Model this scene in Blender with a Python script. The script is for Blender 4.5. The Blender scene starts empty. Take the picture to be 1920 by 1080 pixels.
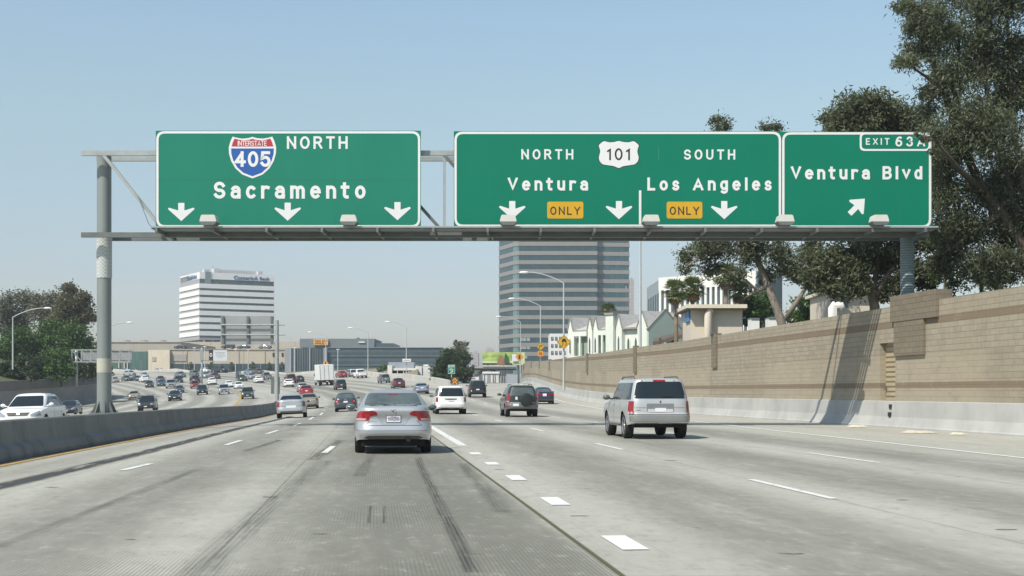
import bpy, bmesh, math, random
import numpy as np
from mathutils import Vector, Matrix
from mathutils.bvhtree import BVHTree

random.seed(7)
rng = np.random.default_rng(11)
R = math.radians
scene = bpy.context.scene
COL = scene.collection

# ------------------------------------------------------------------ camera, sky, sun
FPX, HZ, EYE = 2530.0, 733.0, 1.40          # focal length and horizon of the photograph, eye height in metres
cam_d = bpy.data.cameras.new('camera')
cam = bpy.data.objects.new('camera', cam_d); COL.objects.link(cam)
cam.location = (0, 0, EYE); cam.rotation_euler = (R(90), 0, 0)
cam_d.sensor_width = 36; cam_d.lens = 36 * FPX / 1920
cam_d.shift_y = (HZ - 540) / 1920
cam_d.clip_start = 0.2; cam_d.clip_end = 20000
scene.camera = cam

SUN = Vector((-0.57, -0.62, 1.0)).normalized()   # towards the sun: behind the viewer's left shoulder
SUN_ELEV = math.asin(SUN.z)
SUN_AZ = math.atan2(SUN.x, SUN.y)
world = bpy.data.worlds.new('World'); scene.world = world; world.use_nodes = True
wn = world.node_tree.nodes; wl = world.node_tree.links
bg = wn['Background']
sky = wn.new('ShaderNodeTexSky'); sky.sky_type = 'NISHITA'; sky.sun_disc = False
sky.sun_elevation = SUN_ELEV; sky.sun_rotation = SUN_AZ
sky.altitude = 0; sky.air_density = 1.0; sky.dust_density = 0.35; sky.ozone_density = 1.0
tint = wn.new('ShaderNodeMix'); tint.data_type = 'RGBA'; tint.blend_type = 'MULTIPLY'; tint.inputs[0].default_value = 1
wtc = wn.new('ShaderNodeTexCoord'); wsx = wn.new('ShaderNodeSeparateXYZ'); wr = wn.new('ShaderNodeValToRGB')      # smog: the low sky is duller than the clear-air model
for p_, c_ in ((.084, (.72, .665, .665)), (.206, (1.0, .95, .785)), (.264, (1.07, 1.04, .90))): e_ = wr.color_ramp.elements.new(p_); e_.color = (*c_, 1)
wr.color_ramp.elements[0].color = (.64, .59, .60, 1); wr.color_ramp.elements[-1].color = (1.07, 1.04, .92, 1)
wl.new(wtc.outputs['Generated'], wsx.inputs[0]); wl.new(wsx.outputs[2], wr.inputs[0]); wl.new(wr.outputs[0], tint.inputs[7])
wl.new(sky.outputs[0], tint.inputs[6]); wl.new(tint.outputs[2], bg.inputs[0]); bg.inputs[1].default_value = 0.148
sun_d = bpy.data.lights.new('sun', 'SUN'); sun_d.energy = 4.6; sun_d.angle = R(0.55); sun_d.color = (1.0, 0.95, 0.84)
sun = bpy.data.objects.new('sun', sun_d); COL.objects.link(sun)
sun.rotation_euler = SUN.to_track_quat('Z', 'Y').to_euler()
scene.view_settings.view_transform = 'Standard'; scene.view_settings.look = 'None'
scene.view_settings.gamma = 1; scene.view_settings.exposure = 0.2
scene.render.engine = 'CYCLES'
scene.cycles.max_bounces = 6; scene.cycles.diffuse_bounces = 3; scene.cycles.glossy_bounces = 3
scene.cycles.transparent_max_bounces = 6; scene.cycles.volume_bounces = 0
scene.cycles.use_denoising = True

# ------------------------------------------------------------------ helpers: tags and meshes
def tag(o, label=None, cat=None, group=None, kind=None):
    if label: o['label'] = label
    if cat: o['category'] = cat
    if group: o['group'] = group
    if kind or label: o['kind'] = kind or 'thing'
    return o

def empty(name, loc=(0, 0, 0), rz=0.0, label=None, cat=None, group=None):
    o = bpy.data.objects.new(name, None); COL.objects.link(o)
    o.location = loc; o.rotation_euler = (0, 0, rz); o.empty_display_size = 0.3
    return tag(o, label, cat, group)

def copy_tree(o, parent=None):
    c = o.copy(); COL.objects.link(c)
    if parent is not None: c.parent = parent
    for ch in list(o.children): copy_tree(ch, c)
    return c

def world_of(o):
    m = o.matrix_basis.copy()
    while o.parent: o = o.parent; m = o.matrix_basis @ m
    return m

class MB:
    """collects shapes and links them as one mesh object"""
    def __init__(s): s.v = []; s.f = []; s.uv = None; s.fm = []
    def add(s, vs, fs):
        n = len(s.v); s.v += [tuple(v) for v in vs]; s.f += [tuple(i + n for i in f) for f in fs]; return s
    def box(s, c, d, rz=0.0, rx=0.0, ry=0.0):
        m = Matrix.Rotation(rz, 3, 'Z') @ Matrix.Rotation(ry, 3, 'Y') @ Matrix.Rotation(rx, 3, 'X')
        c = Vector(c); vs = []
        for x in (-.5, .5):
            for y in (-.5, .5):
                for z in (-.5, .5): vs.append(c + m @ Vector((x * d[0], y * d[1], z * d[2])))
        return s.add(vs, [(0, 1, 3, 2), (4, 6, 7, 5), (0, 4, 5, 1), (2, 3, 7, 6), (0, 2, 6, 4), (1, 5, 7, 3)])
    def box2(s, a, b):
        return s.box([(p + q) / 2 for p, q in zip(a, b)], [abs(q - p) for p, q in zip(a, b)])
    def beam(s, a, b, w, h=None):
        """square bar from a to b"""
        a = Vector(a); b = Vector(b); d = (b - a); h = h or w
        q = d.to_track_quat('Y', 'Z').to_matrix(); vs = []
        for t in (a, b):
            for x, z in ((-.5, -.5), (.5, -.5), (.5, .5), (-.5, .5)): vs.append(t + q @ Vector((x * w, 0, z * h)))
        return s.add(vs, [(3, 2, 1, 0), (4, 5, 6, 7), (0, 1, 5, 4), (1, 2, 6, 5), (2, 3, 7, 6), (3, 0, 4, 7)])
    def tube(s, pts, rad, n=8, caps=True):
        pts = [Vector(p) for p in pts]; k = len(pts)
        if not hasattr(rad, '__len__'): rad = [rad] * k
        vs = []; ref = Vector((0.13, 0.97, 0.21)).normalized()
        for i, p in enumerate(pts):
            d = (pts[min(i + 1, k - 1)] - pts[max(i - 1, 0)]).normalized()
            a = d.cross(ref)
            if a.length < 1e-3: a = d.cross(Vector((1, 0, 0)))
            a.normalize(); b = d.cross(a)
            for j in range(n):
                t = 2 * math.pi * j / n; vs.append(p + (a * math.cos(t) + b * math.sin(t)) * rad[i])
        fs = [(i * n + j, i * n + (j + 1) % n, (i + 1) * n + (j + 1) % n, (i + 1) * n + j) for i in range(k - 1) for j in range(n)]
        if caps: fs += [tuple(range(n - 1, -1, -1)), tuple(range((k - 1) * n, k * n))]
        return s.add(vs, fs)
    def prism(s, poly, lo, hi, axis='z'):
        """extrude a 2-D outline; axis z: (x,y), y: (x,z), x: (y,z)"""
        def P(p, t): return {'z': (p[0], p[1], t), 'y': (p[0], t, p[1]), 'x': (t, p[0], p[1])}[axis]
        n = len(poly); vs = [P(p, lo) for p in poly] + [P(p, hi) for p in poly]
        return s.add(vs, [tuple(range(n - 1, -1, -1)), tuple(range(n, 2 * n))] + [(i, (i + 1) % n, n + (i + 1) % n, n + i) for i in range(n)])
    def ring(s, outer, inner, lo, hi, axis='y'):
        """flat frame between two outlines of equal point count"""
        def P(p, t): return {'z': (p[0], p[1], t), 'y': (p[0], t, p[1]), 'x': (t, p[0], p[1])}[axis]
        n = len(outer); vs = [P(p, lo) for p in outer] + [P(p, lo) for p in inner] + [P(p, hi) for p in outer] + [P(p, hi) for p in inner]
        fs = []
        for i in range(n):
            j = (i + 1) % n
            fs += [(i, j, n + j, n + i), (2 * n + i, 3 * n + i, 3 * n + j, 2 * n + j), (i, 2 * n + i, 2 * n + j, j), (n + i, n + j, 3 * n + j, 3 * n + i)]
        return s.add(vs, fs)
    def lathe(s, prof, c, axis='z', n=24):
        """prof: (radius, height) list"""
        vs = []; c = Vector(c)
        for r, h in prof:
            for j in range(n):
                t = 2 * math.pi * j / n; a, b = r * math.cos(t), r * math.sin(t)
                vs.append(c + Vector({'z': (a, b, h), 'x': (h, a, b), 'y': (a, h, b)}[axis]))
        k = len(prof)
        return s.add(vs, [(i * n + j, i * n + (j + 1) % n, (i + 1) * n + (j + 1) % n, (i + 1) * n + j) for i in range(k - 1) for j in range(n)])
    def ball(s, c, r, n=12, m=8):
        if not hasattr(r, '__len__'): r = (r, r, r)
        vs = []; c = Vector(c)
        for i in range(m + 1):
            p = math.pi * i / m
            for j in range(n):
                t = 2 * math.pi * j / n
                vs.append(c + Vector((r[0] * math.sin(p) * math.cos(t), r[1] * math.sin(p) * math.sin(t), r[2] * math.cos(p))))
        return s.add(vs, [(i * n + j, (i + 1) * n + j, (i + 1) * n + (j + 1) % n, i * n + (j + 1) % n) for i in range(m) for j in range(n)])
    def build(s, name, m, parent=None, local=False, smooth=False, sharp=None, fix=True):
        me = bpy.data.meshes.new(name)
        v = s.v
        if parent is not None and not local:
            inv = world_of(parent).inverted(); v = [inv @ Vector(p) for p in v]
        me.from_pydata([tuple(p) for p in v], [], s.f)
        if fix:
            bm = bmesh.new(); bm.from_mesh(me)
            bmesh.ops.recalc_face_normals(bm, faces=bm.faces); bm.to_mesh(me); bm.free()
        ms = m if isinstance(m, (list, tuple)) else [m]
        for q in ms: me.materials.append(q)
        if s.fm: me.polygons.foreach_set('material_index', s.fm)
        if s.uv is not None:
            u = me.uv_layers.new(name='UVMap'); idx = np.empty(len(me.loops), dtype=np.int32); me.loops.foreach_get('vertex_index', idx)
            u.data.foreach_set('uv', np.asarray(s.uv, dtype=np.float32)[idx].ravel())
        if smooth:
            me.polygons.foreach_set('use_smooth', [True] * len(me.polygons))
            if sharp: me.set_sharp_from_angle(angle=R(sharp))
        me.update()
        o = bpy.data.objects.new(name, me); COL.objects.link(o)
        if parent is not None: o.parent = parent
        return o

def rp(poly, r, k=4):
    """round the corners of a 2-D outline"""
    out = []; n = len(poly)
    for i in range(n):
        p = Vector(poly[i]).to_2d(); a = Vector(poly[i - 1]).to_2d(); b = Vector(poly[(i + 1) % n]).to_2d()
        da, db = (a - p), (b - p); rr = r[i] if hasattr(r, '__len__') else r
        q = min(rr, da.length * .48, db.length * .48)
        if q < 1e-5: out.append((p.x, p.y)); continue
        s, e = p + da.normalized() * q, p + db.normalized() * q
        for j in range(k + 1):
            t = j / k; w = s * (1 - t) ** 2 + p * 2 * t * (1 - t) + e * t * t; out.append((w.x, w.y))
    return out

def rrect(x0, z0, x1, z1, r, k=4): return rp([(x0, z0), (x1, z0), (x1, z1), (x0, z1)], r, k)

# ------------------------------------------------------------------ materials
MATS = {}
def mat(name, col, rough=.6, metal=0.0, var=.12, scale=3.0, bump=0.0, bscale=30.0, coat=0.0, spec=.5, stretch=(1, 1, 1), emit=None, detail=4):
    if name in MATS: return MATS[name]
    m = bpy.data.materials.new(name); m.use_nodes = True; n = m.node_tree.nodes; l = m.node_tree.links
    b = n['Principled BSDF']; b.inputs['Roughness'].default_value = rough; b.inputs['Metallic'].default_value = metal
    b.inputs['Specular IOR Level'].default_value = spec; b.inputs['Coat Weight'].default_value = coat; b.inputs['Coat Roughness'].default_value = .05
    if var > 0:
        tc = n.new('ShaderNodeTexCoord'); mp = n.new('ShaderNodeMapping'); mp.inputs['Scale'].default_value = stretch
        nz = n.new('ShaderNodeTexNoise'); nz.inputs['Scale'].default_value = scale; nz.inputs['Detail'].default_value = detail; nz.inputs['Roughness'].default_value = .65
        cr = n.new('ShaderNodeValToRGB'); cr.color_ramp.elements[0].position = .3; cr.color_ramp.elements[1].position = .7
        cr.color_ramp.elements[0].color = [c * (1 - var) for c in col] + [1]; cr.color_ramp.elements[1].color = [min(1, c * (1 + var)) for c in col] + [1]
        l.new(tc.outputs['Object'], mp.inputs[0]); l.new(mp.outputs[0], nz.inputs[0]); l.new(nz.outputs[0], cr.inputs[0]); l.new(cr.outputs[0], b.inputs['Base Color'])
        if bump > 0:
            n2 = n.new('ShaderNodeTexNoise'); n2.inputs['Scale'].default_value = bscale; n2.inputs['Detail'].default_value = 3
            bp = n.new('ShaderNodeBump'); bp.inputs['Strength'].default_value = bump; bp.inputs['Distance'].default_value = .02
            l.new(mp.outputs[0], n2.inputs[0]); l.new(n2.outputs[0], bp.inputs['Height']); l.new(bp.outputs[0], b.inputs['Normal'])
    else: b.inputs['Base Color'].default_value = list(col) + [1]
    if emit: b.inputs['Emission Color'].default_value = list(emit[0]) + [1]; b.inputs['Emission Strength'].default_value = emit[1]
    MATS[name] = m; return m

class NT:
    """small node-graph helper"""
    def __init__(s, name):
        s.m = bpy.data.materials.new(name); s.m.use_nodes = True; s.n = s.m.node_tree.nodes; s.l = s.m.node_tree.links
        s.b = s.n['Principled BSDF']; MATS[name] = s.m
    def node(s, t, **k):
        o = s.n.new('ShaderNode' + t)
        for a, b in k.items(): setattr(o, a, b)
        return o
    def set(s, sock, v):
        if isinstance(v, bpy.types.NodeSocket): s.l.new(v, sock)
        elif hasattr(v, '__len__') and len(v) == 3 and sock.type == 'RGBA': sock.default_value = list(v) + [1]
        else: sock.default_value = v
    def math(s, op, a, b=0.0, c=None, clamp=False):
        o = s.node('Math', operation=op); o.use_clamp = clamp; s.set(o.inputs[0], a); s.set(o.inputs[1], b)
        if c is not None: s.set(o.inputs[2], c)
        return o.outputs[0]
    def mix(s, f, a, b, mode='MIX'):
        o = s.node('Mix', data_type='RGBA', blend_type=mode); s.set(o.inputs[0], f); s.set(o.inputs[6], a); s.set(o.inputs[7], b); return o.outputs[2]
    def ramp(s, v, lo, hi, a=0.0, b=1.0):
        o = s.node('MapRange'); o.interpolation_type = 'SMOOTHSTEP'; s.set(o.inputs[0], v)
        for i, q in zip((1, 2, 3, 4), (lo, hi, a, b)): o.inputs[i].default_value = q
        return o.outputs[0]
    def noise(s, vec, scale, detail=4, rough=.6):
        o = s.node('TexNoise'); s.set(o.inputs['Vector'], vec); o.inputs['Scale'].default_value = scale; o.inputs['Detail'].default_value = detail; o.inputs['Roughness'].default_value = rough; return o.outputs[0]
    def mapv(s, vec, scale, loc=(0, 0, 0)):
        o = s.node('Mapping'); s.set(o.inputs[0], vec); o.inputs['Scale'].default_value = scale; o.inputs['Location'].default_value = loc; return o.outputs[0]
    def bump(s, h, st=.3, d=.01):
        o = s.node('Bump'); s.set(o.inputs['Height'], h); o.inputs['Strength'].default_value = st; o.inputs['Distance'].default_value = d; s.l.new(o.outputs[0], s.b.inputs['Normal'])

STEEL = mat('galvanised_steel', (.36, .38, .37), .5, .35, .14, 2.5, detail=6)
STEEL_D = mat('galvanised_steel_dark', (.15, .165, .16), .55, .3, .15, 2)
POLE = mat('pole_paint', (.23, .255, .245), .5, .2, .10, .8, stretch=(1, 1, .4))
BLACK = mat('black_rubber', (.012, .012, .013), .8, 0, .2, 8)
WHITE = mat('white_paint', (.78, .78, .76), .5, 0, .05, 3)
SIGN_W = mat('sign_white', (.70, .70, .70), .55, 0, .03, 6)
SIGN_Y = mat('sign_yellow', (.58, .33, .012), .45, 0, .06, 5)
SIGN_O = mat('sign_orange', (.72, .28, .02), .45, 0, .06, 5)
SIGN_K = mat('sign_black', (.02, .02, .02), .5, 0, 0)

# ------------------------------------------------------------------ the lie of the land
def smooth(a, b, x):
    t = np.clip((x - a) / (b - a), 0, 1); return t * t * (3 - 2 * t)
def zroad(X, Y):
    X = np.asarray(X, float); Y = np.asarray(Y, float); Yc = np.clip(Y, 0, 420)
    s = np.maximum(0, Yc - 85); t = np.minimum(X, -8) + 8
    main = .00647 * s + .0106 * s * s / 100 + .049 * t * np.minimum(Yc, 100) / 100 + .0021 * t * s / 100
    xp = np.interp(Y, [0, 150, 195, 232, 260, 292, 320, 350, 390, 420], [-3, -5, -8.9, -14.4, -20.5, -31, -45.5, -66, -97, -126])   # the far parapet
    ramp = np.interp(Y, [0, 85, 100, 121, 142, 175, 210, 235, 262, 320, 420], [0, 0, 0.08, .25, .72, 1.55, 2.45, 2.75, 2.3, .2, 0])
    w = smooth(0, 3.5, X - xp - .4) * smooth(120, 180, Y)
    return main * (1 - w) + ramp * w
def G(px, py, y0=6.0, y1=440.0):
    """where the sight line through a pixel of the photograph meets the road"""
    Y = np.arange(y0, y1, .1); X = (px - 960) * Y / FPX; Z = EYE - (py - HZ) * Y / FPX
    d = Z - zroad(X, Y); i = np.argmax(d <= 0) if (d <= 0).any() else int(np.argmin(np.abs(d)))
    return Vector((X[i], Y[i], float(zroad(X[i], Y[i]))))
def P(px, py, Y): return Vector(((px - 960) * Y / FPX, Y, EYE - (py - HZ) * Y / FPX))
def on(X, Y, dz=0.0): return Vector((X, Y, float(zroad(X, Y)) + dz))
def line0(Y):
    Y = np.asarray(Y, float); return 2.33 - .1046 * Y - .00085 * np.maximum(0, Y - 130) ** 2
def slope0(Y): return -.1046 - .0017 * max(0, Y - 130)
WALL_Y = [-30, 0, 41.7, 58, 76, 98, 124, 148, 172, 196, 220, 247]
WALL_X = [24.0, 20.4, 15.4, 13.44, 11.28, 8.64, 6.55, 5.4, 4.5, 3.7, 2.9, 1.5]
def wallx(Y): return float(np.interp(Y, WALL_Y, WALL_X))
# ------------------------------------------------------------------ road and ground materials
def road_material():
    t = NT('concrete_road'); uv = t.node('TexCoord').outputs['UV']
    sx = t.node('SeparateXYZ'); t.l.new(uv, sx.inputs[0]); lat, s = sx.outputs[0], sx.outputs[1]
    big = t.noise(t.mapv(uv, (.25, .05, 1)), 1.0, 5); mid = t.noise(t.mapv(uv, (1.3, .22, 1)), 1.0, 6, .7)
    fine = t.noise(t.mapv(uv, (14, 9, 1)), 1.0, 5, .75); streak = t.noise(t.mapv(uv, (5.5, .06, 1)), 1.0, 4, .7)
    # tyre-polished band down each lane, lanes 3.65 m wide, the painted lines at whole multiples
    ph = t.math('FRACT', t.math('DIVIDE', t.math('ADD', lat, 365.0), 3.65))
    tri = t.math('ABSOLUTE', t.math('SUBTRACT', ph, .5))
    lane = t.ramp(tri, .10, .46, 1.0, 0.0)
    inside = t.math('MULTIPLY', t.ramp(lat, -9.6, -8.0), t.ramp(lat, 11.6, 10.4))
    opp = t.ramp(lat, -13.0, -14.5)
    lane = t.math('MULTIPLY', lane, t.math('MAXIMUM', inside, opp))
    lane = t.math('MULTIPLY', lane, t.ramp(mid, .25, .7, .55, 1.1))
    c = t.mix(t.ramp(big, .3, .7), (.355, .347, .30), (.425, .415, .365))
    c = t.mix(t.math('MULTIPLY', lane, .8), c, (.185, .180, .152))
    oil = t.math('MULTIPLY', t.math('MULTIPLY', t.ramp(lat, -4.4, -2.6), t.ramp(lat, -.35, -.6)), t.ramp(mid, .2, .65, .45, 1.0))
    c = t.mix(t.math('MULTIPLY', oil, .78), c, (.155, .153, .125))
    c = t.mix(t.ramp(mid, .45, .8, 0, .45), c, (.225, .22, .185))
    c = t.mix(t.ramp(mid, .42, .2, 0, .35), c, (.53, .52, .465))
    c = t.mix(t.ramp(streak, .56, .75, 0, .45), c, (.20, .195, .175))
    c = t.mix(t.ramp(fine, .55, .8, 0, .35), c, (.22, .21, .19))
    agg = t.noise(t.mapv(uv, (5, 2.2, 1), (1, 3, 0)), 1.0, 8, .82)
    c = t.mix(t.ramp(agg, .50, .66, 0, .38), c, (.15, .147, .125)); c = t.mix(t.ramp(agg, .47, .34, 0, .30), c, (.56, .55, .50))
    # dark specks and chips
    sp = t.node('TexVoronoi'); t.set(sp.inputs['Vector'], t.mapv(uv, (1.1, .8, 1))); sp.inputs['Scale'].default_value = 1.0
    c = t.mix(t.ramp(sp.outputs['Distance'], .07, .03, 0, .55), c, (.1, .1, .09))
    # transverse joints of the slabs and the long joints between lanes
    js = t.math('ABSOLUTE', t.math('SUBTRACT', t.math('FRACT', t.math('DIVIDE', t.math('ADD', s, 200.0), 4.57)), .5))
    jl = t.math('ABSOLUTE', t.math('SUBTRACT', ph, .5))
    jm = t.math('MAXIMUM', t.ramp(js, .4965, .4995, 0, .5), t.math('MULTIPLY', t.ramp(jl, .4955, .4985, 0, .6), t.ramp(t.math('ABSOLUTE', lat), .3, .6)))
    c = t.mix(t.math('MULTIPLY', jm, t.ramp(mid, .3, .6, .3, 1)), c, (.09, .09, .07))
    # grooves ground along the lane, worn away in patches
    gm = t.math('MULTIPLY', t.math('MULTIPLY', t.ramp(lat, -6.8, -4.8), t.ramp(lat, -.35, -.45)), t.ramp(t.noise(t.mapv(uv, (.35, .2, 1), (3, 7, 0)), 1.0, 4, .6), .40, .60))
    wob = t.noise(t.mapv(uv, (9, .8, 1)), 1.0, 3, .7); gv = t.math('SINE', t.math('MULTIPLY', t.math('ADD', lat, t.math('MULTIPLY', wob, .012)), 2 * math.pi / .036))
    c = t.mix(t.math('MULTIPLY', t.math('MULTIPLY', gm, t.ramp(gv, .1, .8)), .5), c, (.115, .115, .095))
    t.set(t.b.inputs['Base Color'], c); t.b.inputs['Roughness'].default_value = .8; t.b.inputs['Specular IOR Level'].default_value = .3
    t.bump(t.math('ADD', t.math('MULTIPLY', fine, .5), t.math('MULTIPLY', t.math('MULTIPLY', gv, gm), .15)), .25, .012)
    return t.m
ROAD = road_material()

def stain_material(name, col, lo=.35, hi=.6, amax=.85, sc=(6, .5, 1), lines=0):
    t = NT(name); tc = t.node('TexCoord').outputs['UV']
    n1 = t.noise(t.mapv(tc, sc), 1.0, 5, .7); sx = t.node('SeparateXYZ'); t.l.new(tc, sx.inputs[0])
    edge = t.ramp(t.math('ABSOLUTE', sx.outputs[0]), .5, .12)
    a = t.math('MULTIPLY', t.ramp(n1, lo, hi, .12, amax), edge)
    if lines: a = t.math('MULTIPLY', a, t.ramp(t.math('SINE', t.math('MULTIPLY', sx.outputs[0], 6.283 * lines)), -.9, .5, .45, 1.0))
    t.set(t.b.inputs['Base Color'], col); t.set(t.b.inputs['Alpha'], a); t.b.inputs['Roughness'].default_value = .85
    return t.m
SKID = stain_material('tyre_rubber_on_concrete', (.055, .055, .05), .3, .7, .68, (2.2, .45, 1), 5)
SKID_F = stain_material('faint_tyre_rubber', (.07, .07, .06), .35, .75, .5, (2.2, .3, 1), 9)
SEAM = stain_material('bitumen_seam', (.05, .05, .05), .32, .55, .95, (2.5, .5, 1))
WEED = stain_material('weedy_joint', (.085, .082, .035), .1, .4, 1.0, (1, 1.2, 1))
DIRT = stain_material('rusty_dirt', (.22, .15, .075), .3, .6, .9, (2, .4, 1))
def paint_material(name, col, wear):
    t = NT(name); tc = t.node('TexCoord').outputs['Object']
    n1 = t.noise(tc, 5.0, 6, .75); n2 = t.noise(tc, 40.0, 3, .7)
    c = t.mix(t.ramp(n2, .3, .7, 0, .25), col, [q * .7 for q in col])
    t.set(t.b.inputs['Base Color'], c); t.b.inputs['Roughness'].default_value = .7
    t.set(t.b.inputs['Alpha'], t.ramp(n1, wear - .06, wear + .06, .25, 1)); return t.m
LINE_W = paint_material('road_paint_white', (.70, .70, .67), .40)
LINE_W2 = paint_material('road_paint_white_fresh', (.74, .74, .71), .32)
LINE_Y = paint_material('road_paint_yellow', (.46, .30, .10), .42)

# ------------------------------------------------------------------ the road sheet
def sheet(name, xs_of, ys, uvs, m, dz=0.0):
    b = MB(); n = len(uvs); b.uv = []
    for Y in ys:
        for u, X in zip(uvs, xs_of(Y)):
            b.v.append((X, Y, float(zroad(X, Y)) + dz)); b.uv.append((u, Y))
    for i in range(len(ys) - 1):
        for j in range(n - 1):
            a = i * n + j; b.f.append((a, a + 1, a + n + 1, a + n))
    o = b.build(name, m, smooth=True, fix=False); o['kind'] = 'structure'; return o
lats = np.concatenate([np.arange(-100, -14, 1.5), np.arange(-14, 30.01, .5)])
ysr = np.concatenate([np.arange(-30, 120, 2.0), np.arange(120, 441, 3.0)])
sheet('road', lambda Y: line0(Y) + lats, ysr, lats, ROAD)

EARTH = mat('dry_earth', (.23, .19, .13), .95, 0, .3, .4, .3, 8)
GRASSY = mat('dry_grass_bank', (.075, .085, .035), .95, 0, .35, .5, .4, 6)
g = MB(); far = [-4500, -2000, -900, -300, 300, 900, 2000, 4500]; fy = [-400, -60, 300, 460, 1000, 2000, 3500, 5500]
for y in fy:
    for x in far: g.v.append((x, y, -4.5))
g.f = [(i * 8 + j, i * 8 + j + 1, i * 8 + j + 9, i * 8 + j + 8) for i in range(7) for j in range(7)]
tag(g.build('ground', EARTH), kind='structure')
# terrace behind the block wall
g = MB(); ry = [-30, 0, 20, 41.7, 58, 76, 98, 124, 148, 172, 196, 220, 247]; cols = [.62, 6, 20, 60, 300]
for y in ry:
    for c in cols: g.v.append((wallx(y) + c, y + c * .05, 3.2 + float(zroad(wallx(y) - .3, y)) * .8 + .02 * min(c, 20)))
g.f = [(i * 5 + j, i * 5 + j + 1, i * 5 + j + 6, i * 5 + j + 5) for i in range(len(ry) - 1) for j in range(4)]
tag(g.build('bank', GRASSY), kind='structure')
PAR = [(-8.9, 195), (-11.4, 214), (-14.4, 232), (-17.2, 246), (-20.5, 260), (-25.3, 276), (-31, 292), (-38, 306.5), (-45.5, 320), (-55, 335), (-66, 350), (-81, 370.5), (-97, 390), (-111, 405), (-126, 420), (-150, 440)]
g = MB()
for k in (1.012, 1.3, 2.2, 5, 12):
    for x, y in PAR[3:]: g.v.append((x * k, y * k, (float(zroad(x, y)) - .3) if k < 1.2 else 7.6))
n = len(PAR) - 3; g.f = [(i * n + j, i * n + j + 1, i * n + n + j + 1, i * n + n + j) for i in range(4) for j in range(n - 1)]
tag(g.build('far_ground', EARTH), kind='structure')

# ------------------------------------------------------------------ painted lines, seams and tyre marks
def ribbon(pts, w, dz, b=None, step=1.5):
    b = b or MB()
    if b.uv is None: b.uv = []
    pts = [Vector(p).to_2d() for p in pts]; fine = []; s = 0.0
    for a, c in zip(pts[:-1], pts[1:]):
        k = max(1, int((c - a).length / step))
        fine += [a.lerp(c, i / k) for i in range(k)]
    fine.append(pts[-1]); n0 = len(b.v)
    for i, p in enumerate(fine):
        d = (fine[min(i + 1, len(fine) - 1)] - fine[max(i - 1, 0)]).normalized(); nr = Vector((d.y, -d.x))
        if i: s += (p - fine[i - 1]).length
        for q, u in ((-.5, -.5), (.5, .5)):
            e = p + nr * w * q; b.v.append(tuple(on(e.x, e.y, dz))); b.uv.append((u, s + n0))
    b.f += [(n0 + 2 * i, n0 + 2 * i + 1, n0 + 2 * i + 3, n0 + 2 * i + 2) for i in range(len(fine) - 1)]
    return b
def struct(b, name, m): return tag(b.build(name, m, fix=False), kind='structure')
def L(lat, Y): return (float(line0(Y)) + lat, Y)
def along(lat, y0, y1, st=4): return [L(lat, y) for y in np.linspace(y0, y1, max(2, int((y1 - y0) / st) + 1))]

b = MB()
for y0, y1 in ((7.2, 8.2), (11.85, 13.0), (16.5, 17.7), (21.1, 22.3), (25.5, 26.4), (29.6, 30.6)): ribbon(along(0, y0, y1), .24, .008, b)
struct(b, 'lane_drop_line', LINE_W2)
struct(ribbon(along(.02, 34.3, 128), .22, .008), 'gore_line', LINE_W)
b = MB()
for k in range(-1, 9):
    ribbon(along(3.66, 17.45 + 14.63 * k, 21.3 + 14.63 * k), .13, .008, b); ribbon(along(7.55, 26.2 + 14.63 * k, 30.5 + 14.63 * k), .13, .008, b)
for a, c in (((229, 883), (283, 870)), ((423, 835), (452, 826)), ((500, 814), (521, 807)), ((551, 799), (564, 793.5)), ((580, 787), (589, 781.5)), ((600, 778.5), (605, 774))):
    ribbon([G(*a), G(*c)], .14, .008, b)
ribbon([G(608, 849.6), G(625, 837)], .14, .008, b)
for px, py in ((609, 769.5), (612, 764), (613, 759), (611, 749), (607, 744), (602, 740)):
    q = G(px, py); ribbon([(q.x, q.y - .6), (q.x - .1, q.y + .8)], .3, .008, b)
for k in range(7):                                     # the connector and the oncoming side
    for la in (-25.5, -29.2, -32.9): ribbon(along(la, 120 + 14.63 * k + la * .2, 124 + 14.63 * k + la * .2), .15, .008, b)
struct(b, 'lane_line', LINE_W)
struct(ribbon([(12.9, 0), (10.67, 28.1), (9.05, 50.9), (6.6, 95.7), (4.75, 124), (3.2, 160), (1.7, 200), (.2, 240)], .15, .008), 'edge_line', LINE_W2)
struct(ribbon(along(-9.33, -20, 122), .15, .008), 'yellow_edge_line', LINE_Y)
struct(ribbon([G(436, 763), G(449, 751), G(452, 743), G(449, 738), (G(440, 735).x, G(440, 735).y)], .35, .01), 'yellow_gore_line', LINE_Y)
struct(ribbon(along(-9.45, -20, 120), .75, .004), 'roadside_dirt', DIRT)
struct(ribbon([(-6.9, 8), (-7.55, 20.6), (-8.35, 30.3), (-10.6, 52), (-12.2, 68), (-14.4, 88)], .62, .005), 'bitumen_seam', SEAM)
struct(ribbon(along(-.43, 3, 60), .065, .005), 'weedy_joint', WEED)
b = MB()
ribbon([(-1.98, 28.3), (-1.60, 24), (-1.12, 19), (-.30, 10.4)], .21, .006, b)
ribbon([(-4.86, 38.2), (-4.02, 27.3)], .42, .006, b); ribbon([(-6.6, 38.4), (-6.2, 31.5)], .3, .006, b)
ribbon([(-1.72, 16.4), (-1.52, 14.3)], .05, .006, b); ribbon([(-1.55, 16.4), (-1.36, 14.3)], .05, .006, b)
struct(b, 'tyre_marks', SKID); b = MB()
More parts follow.
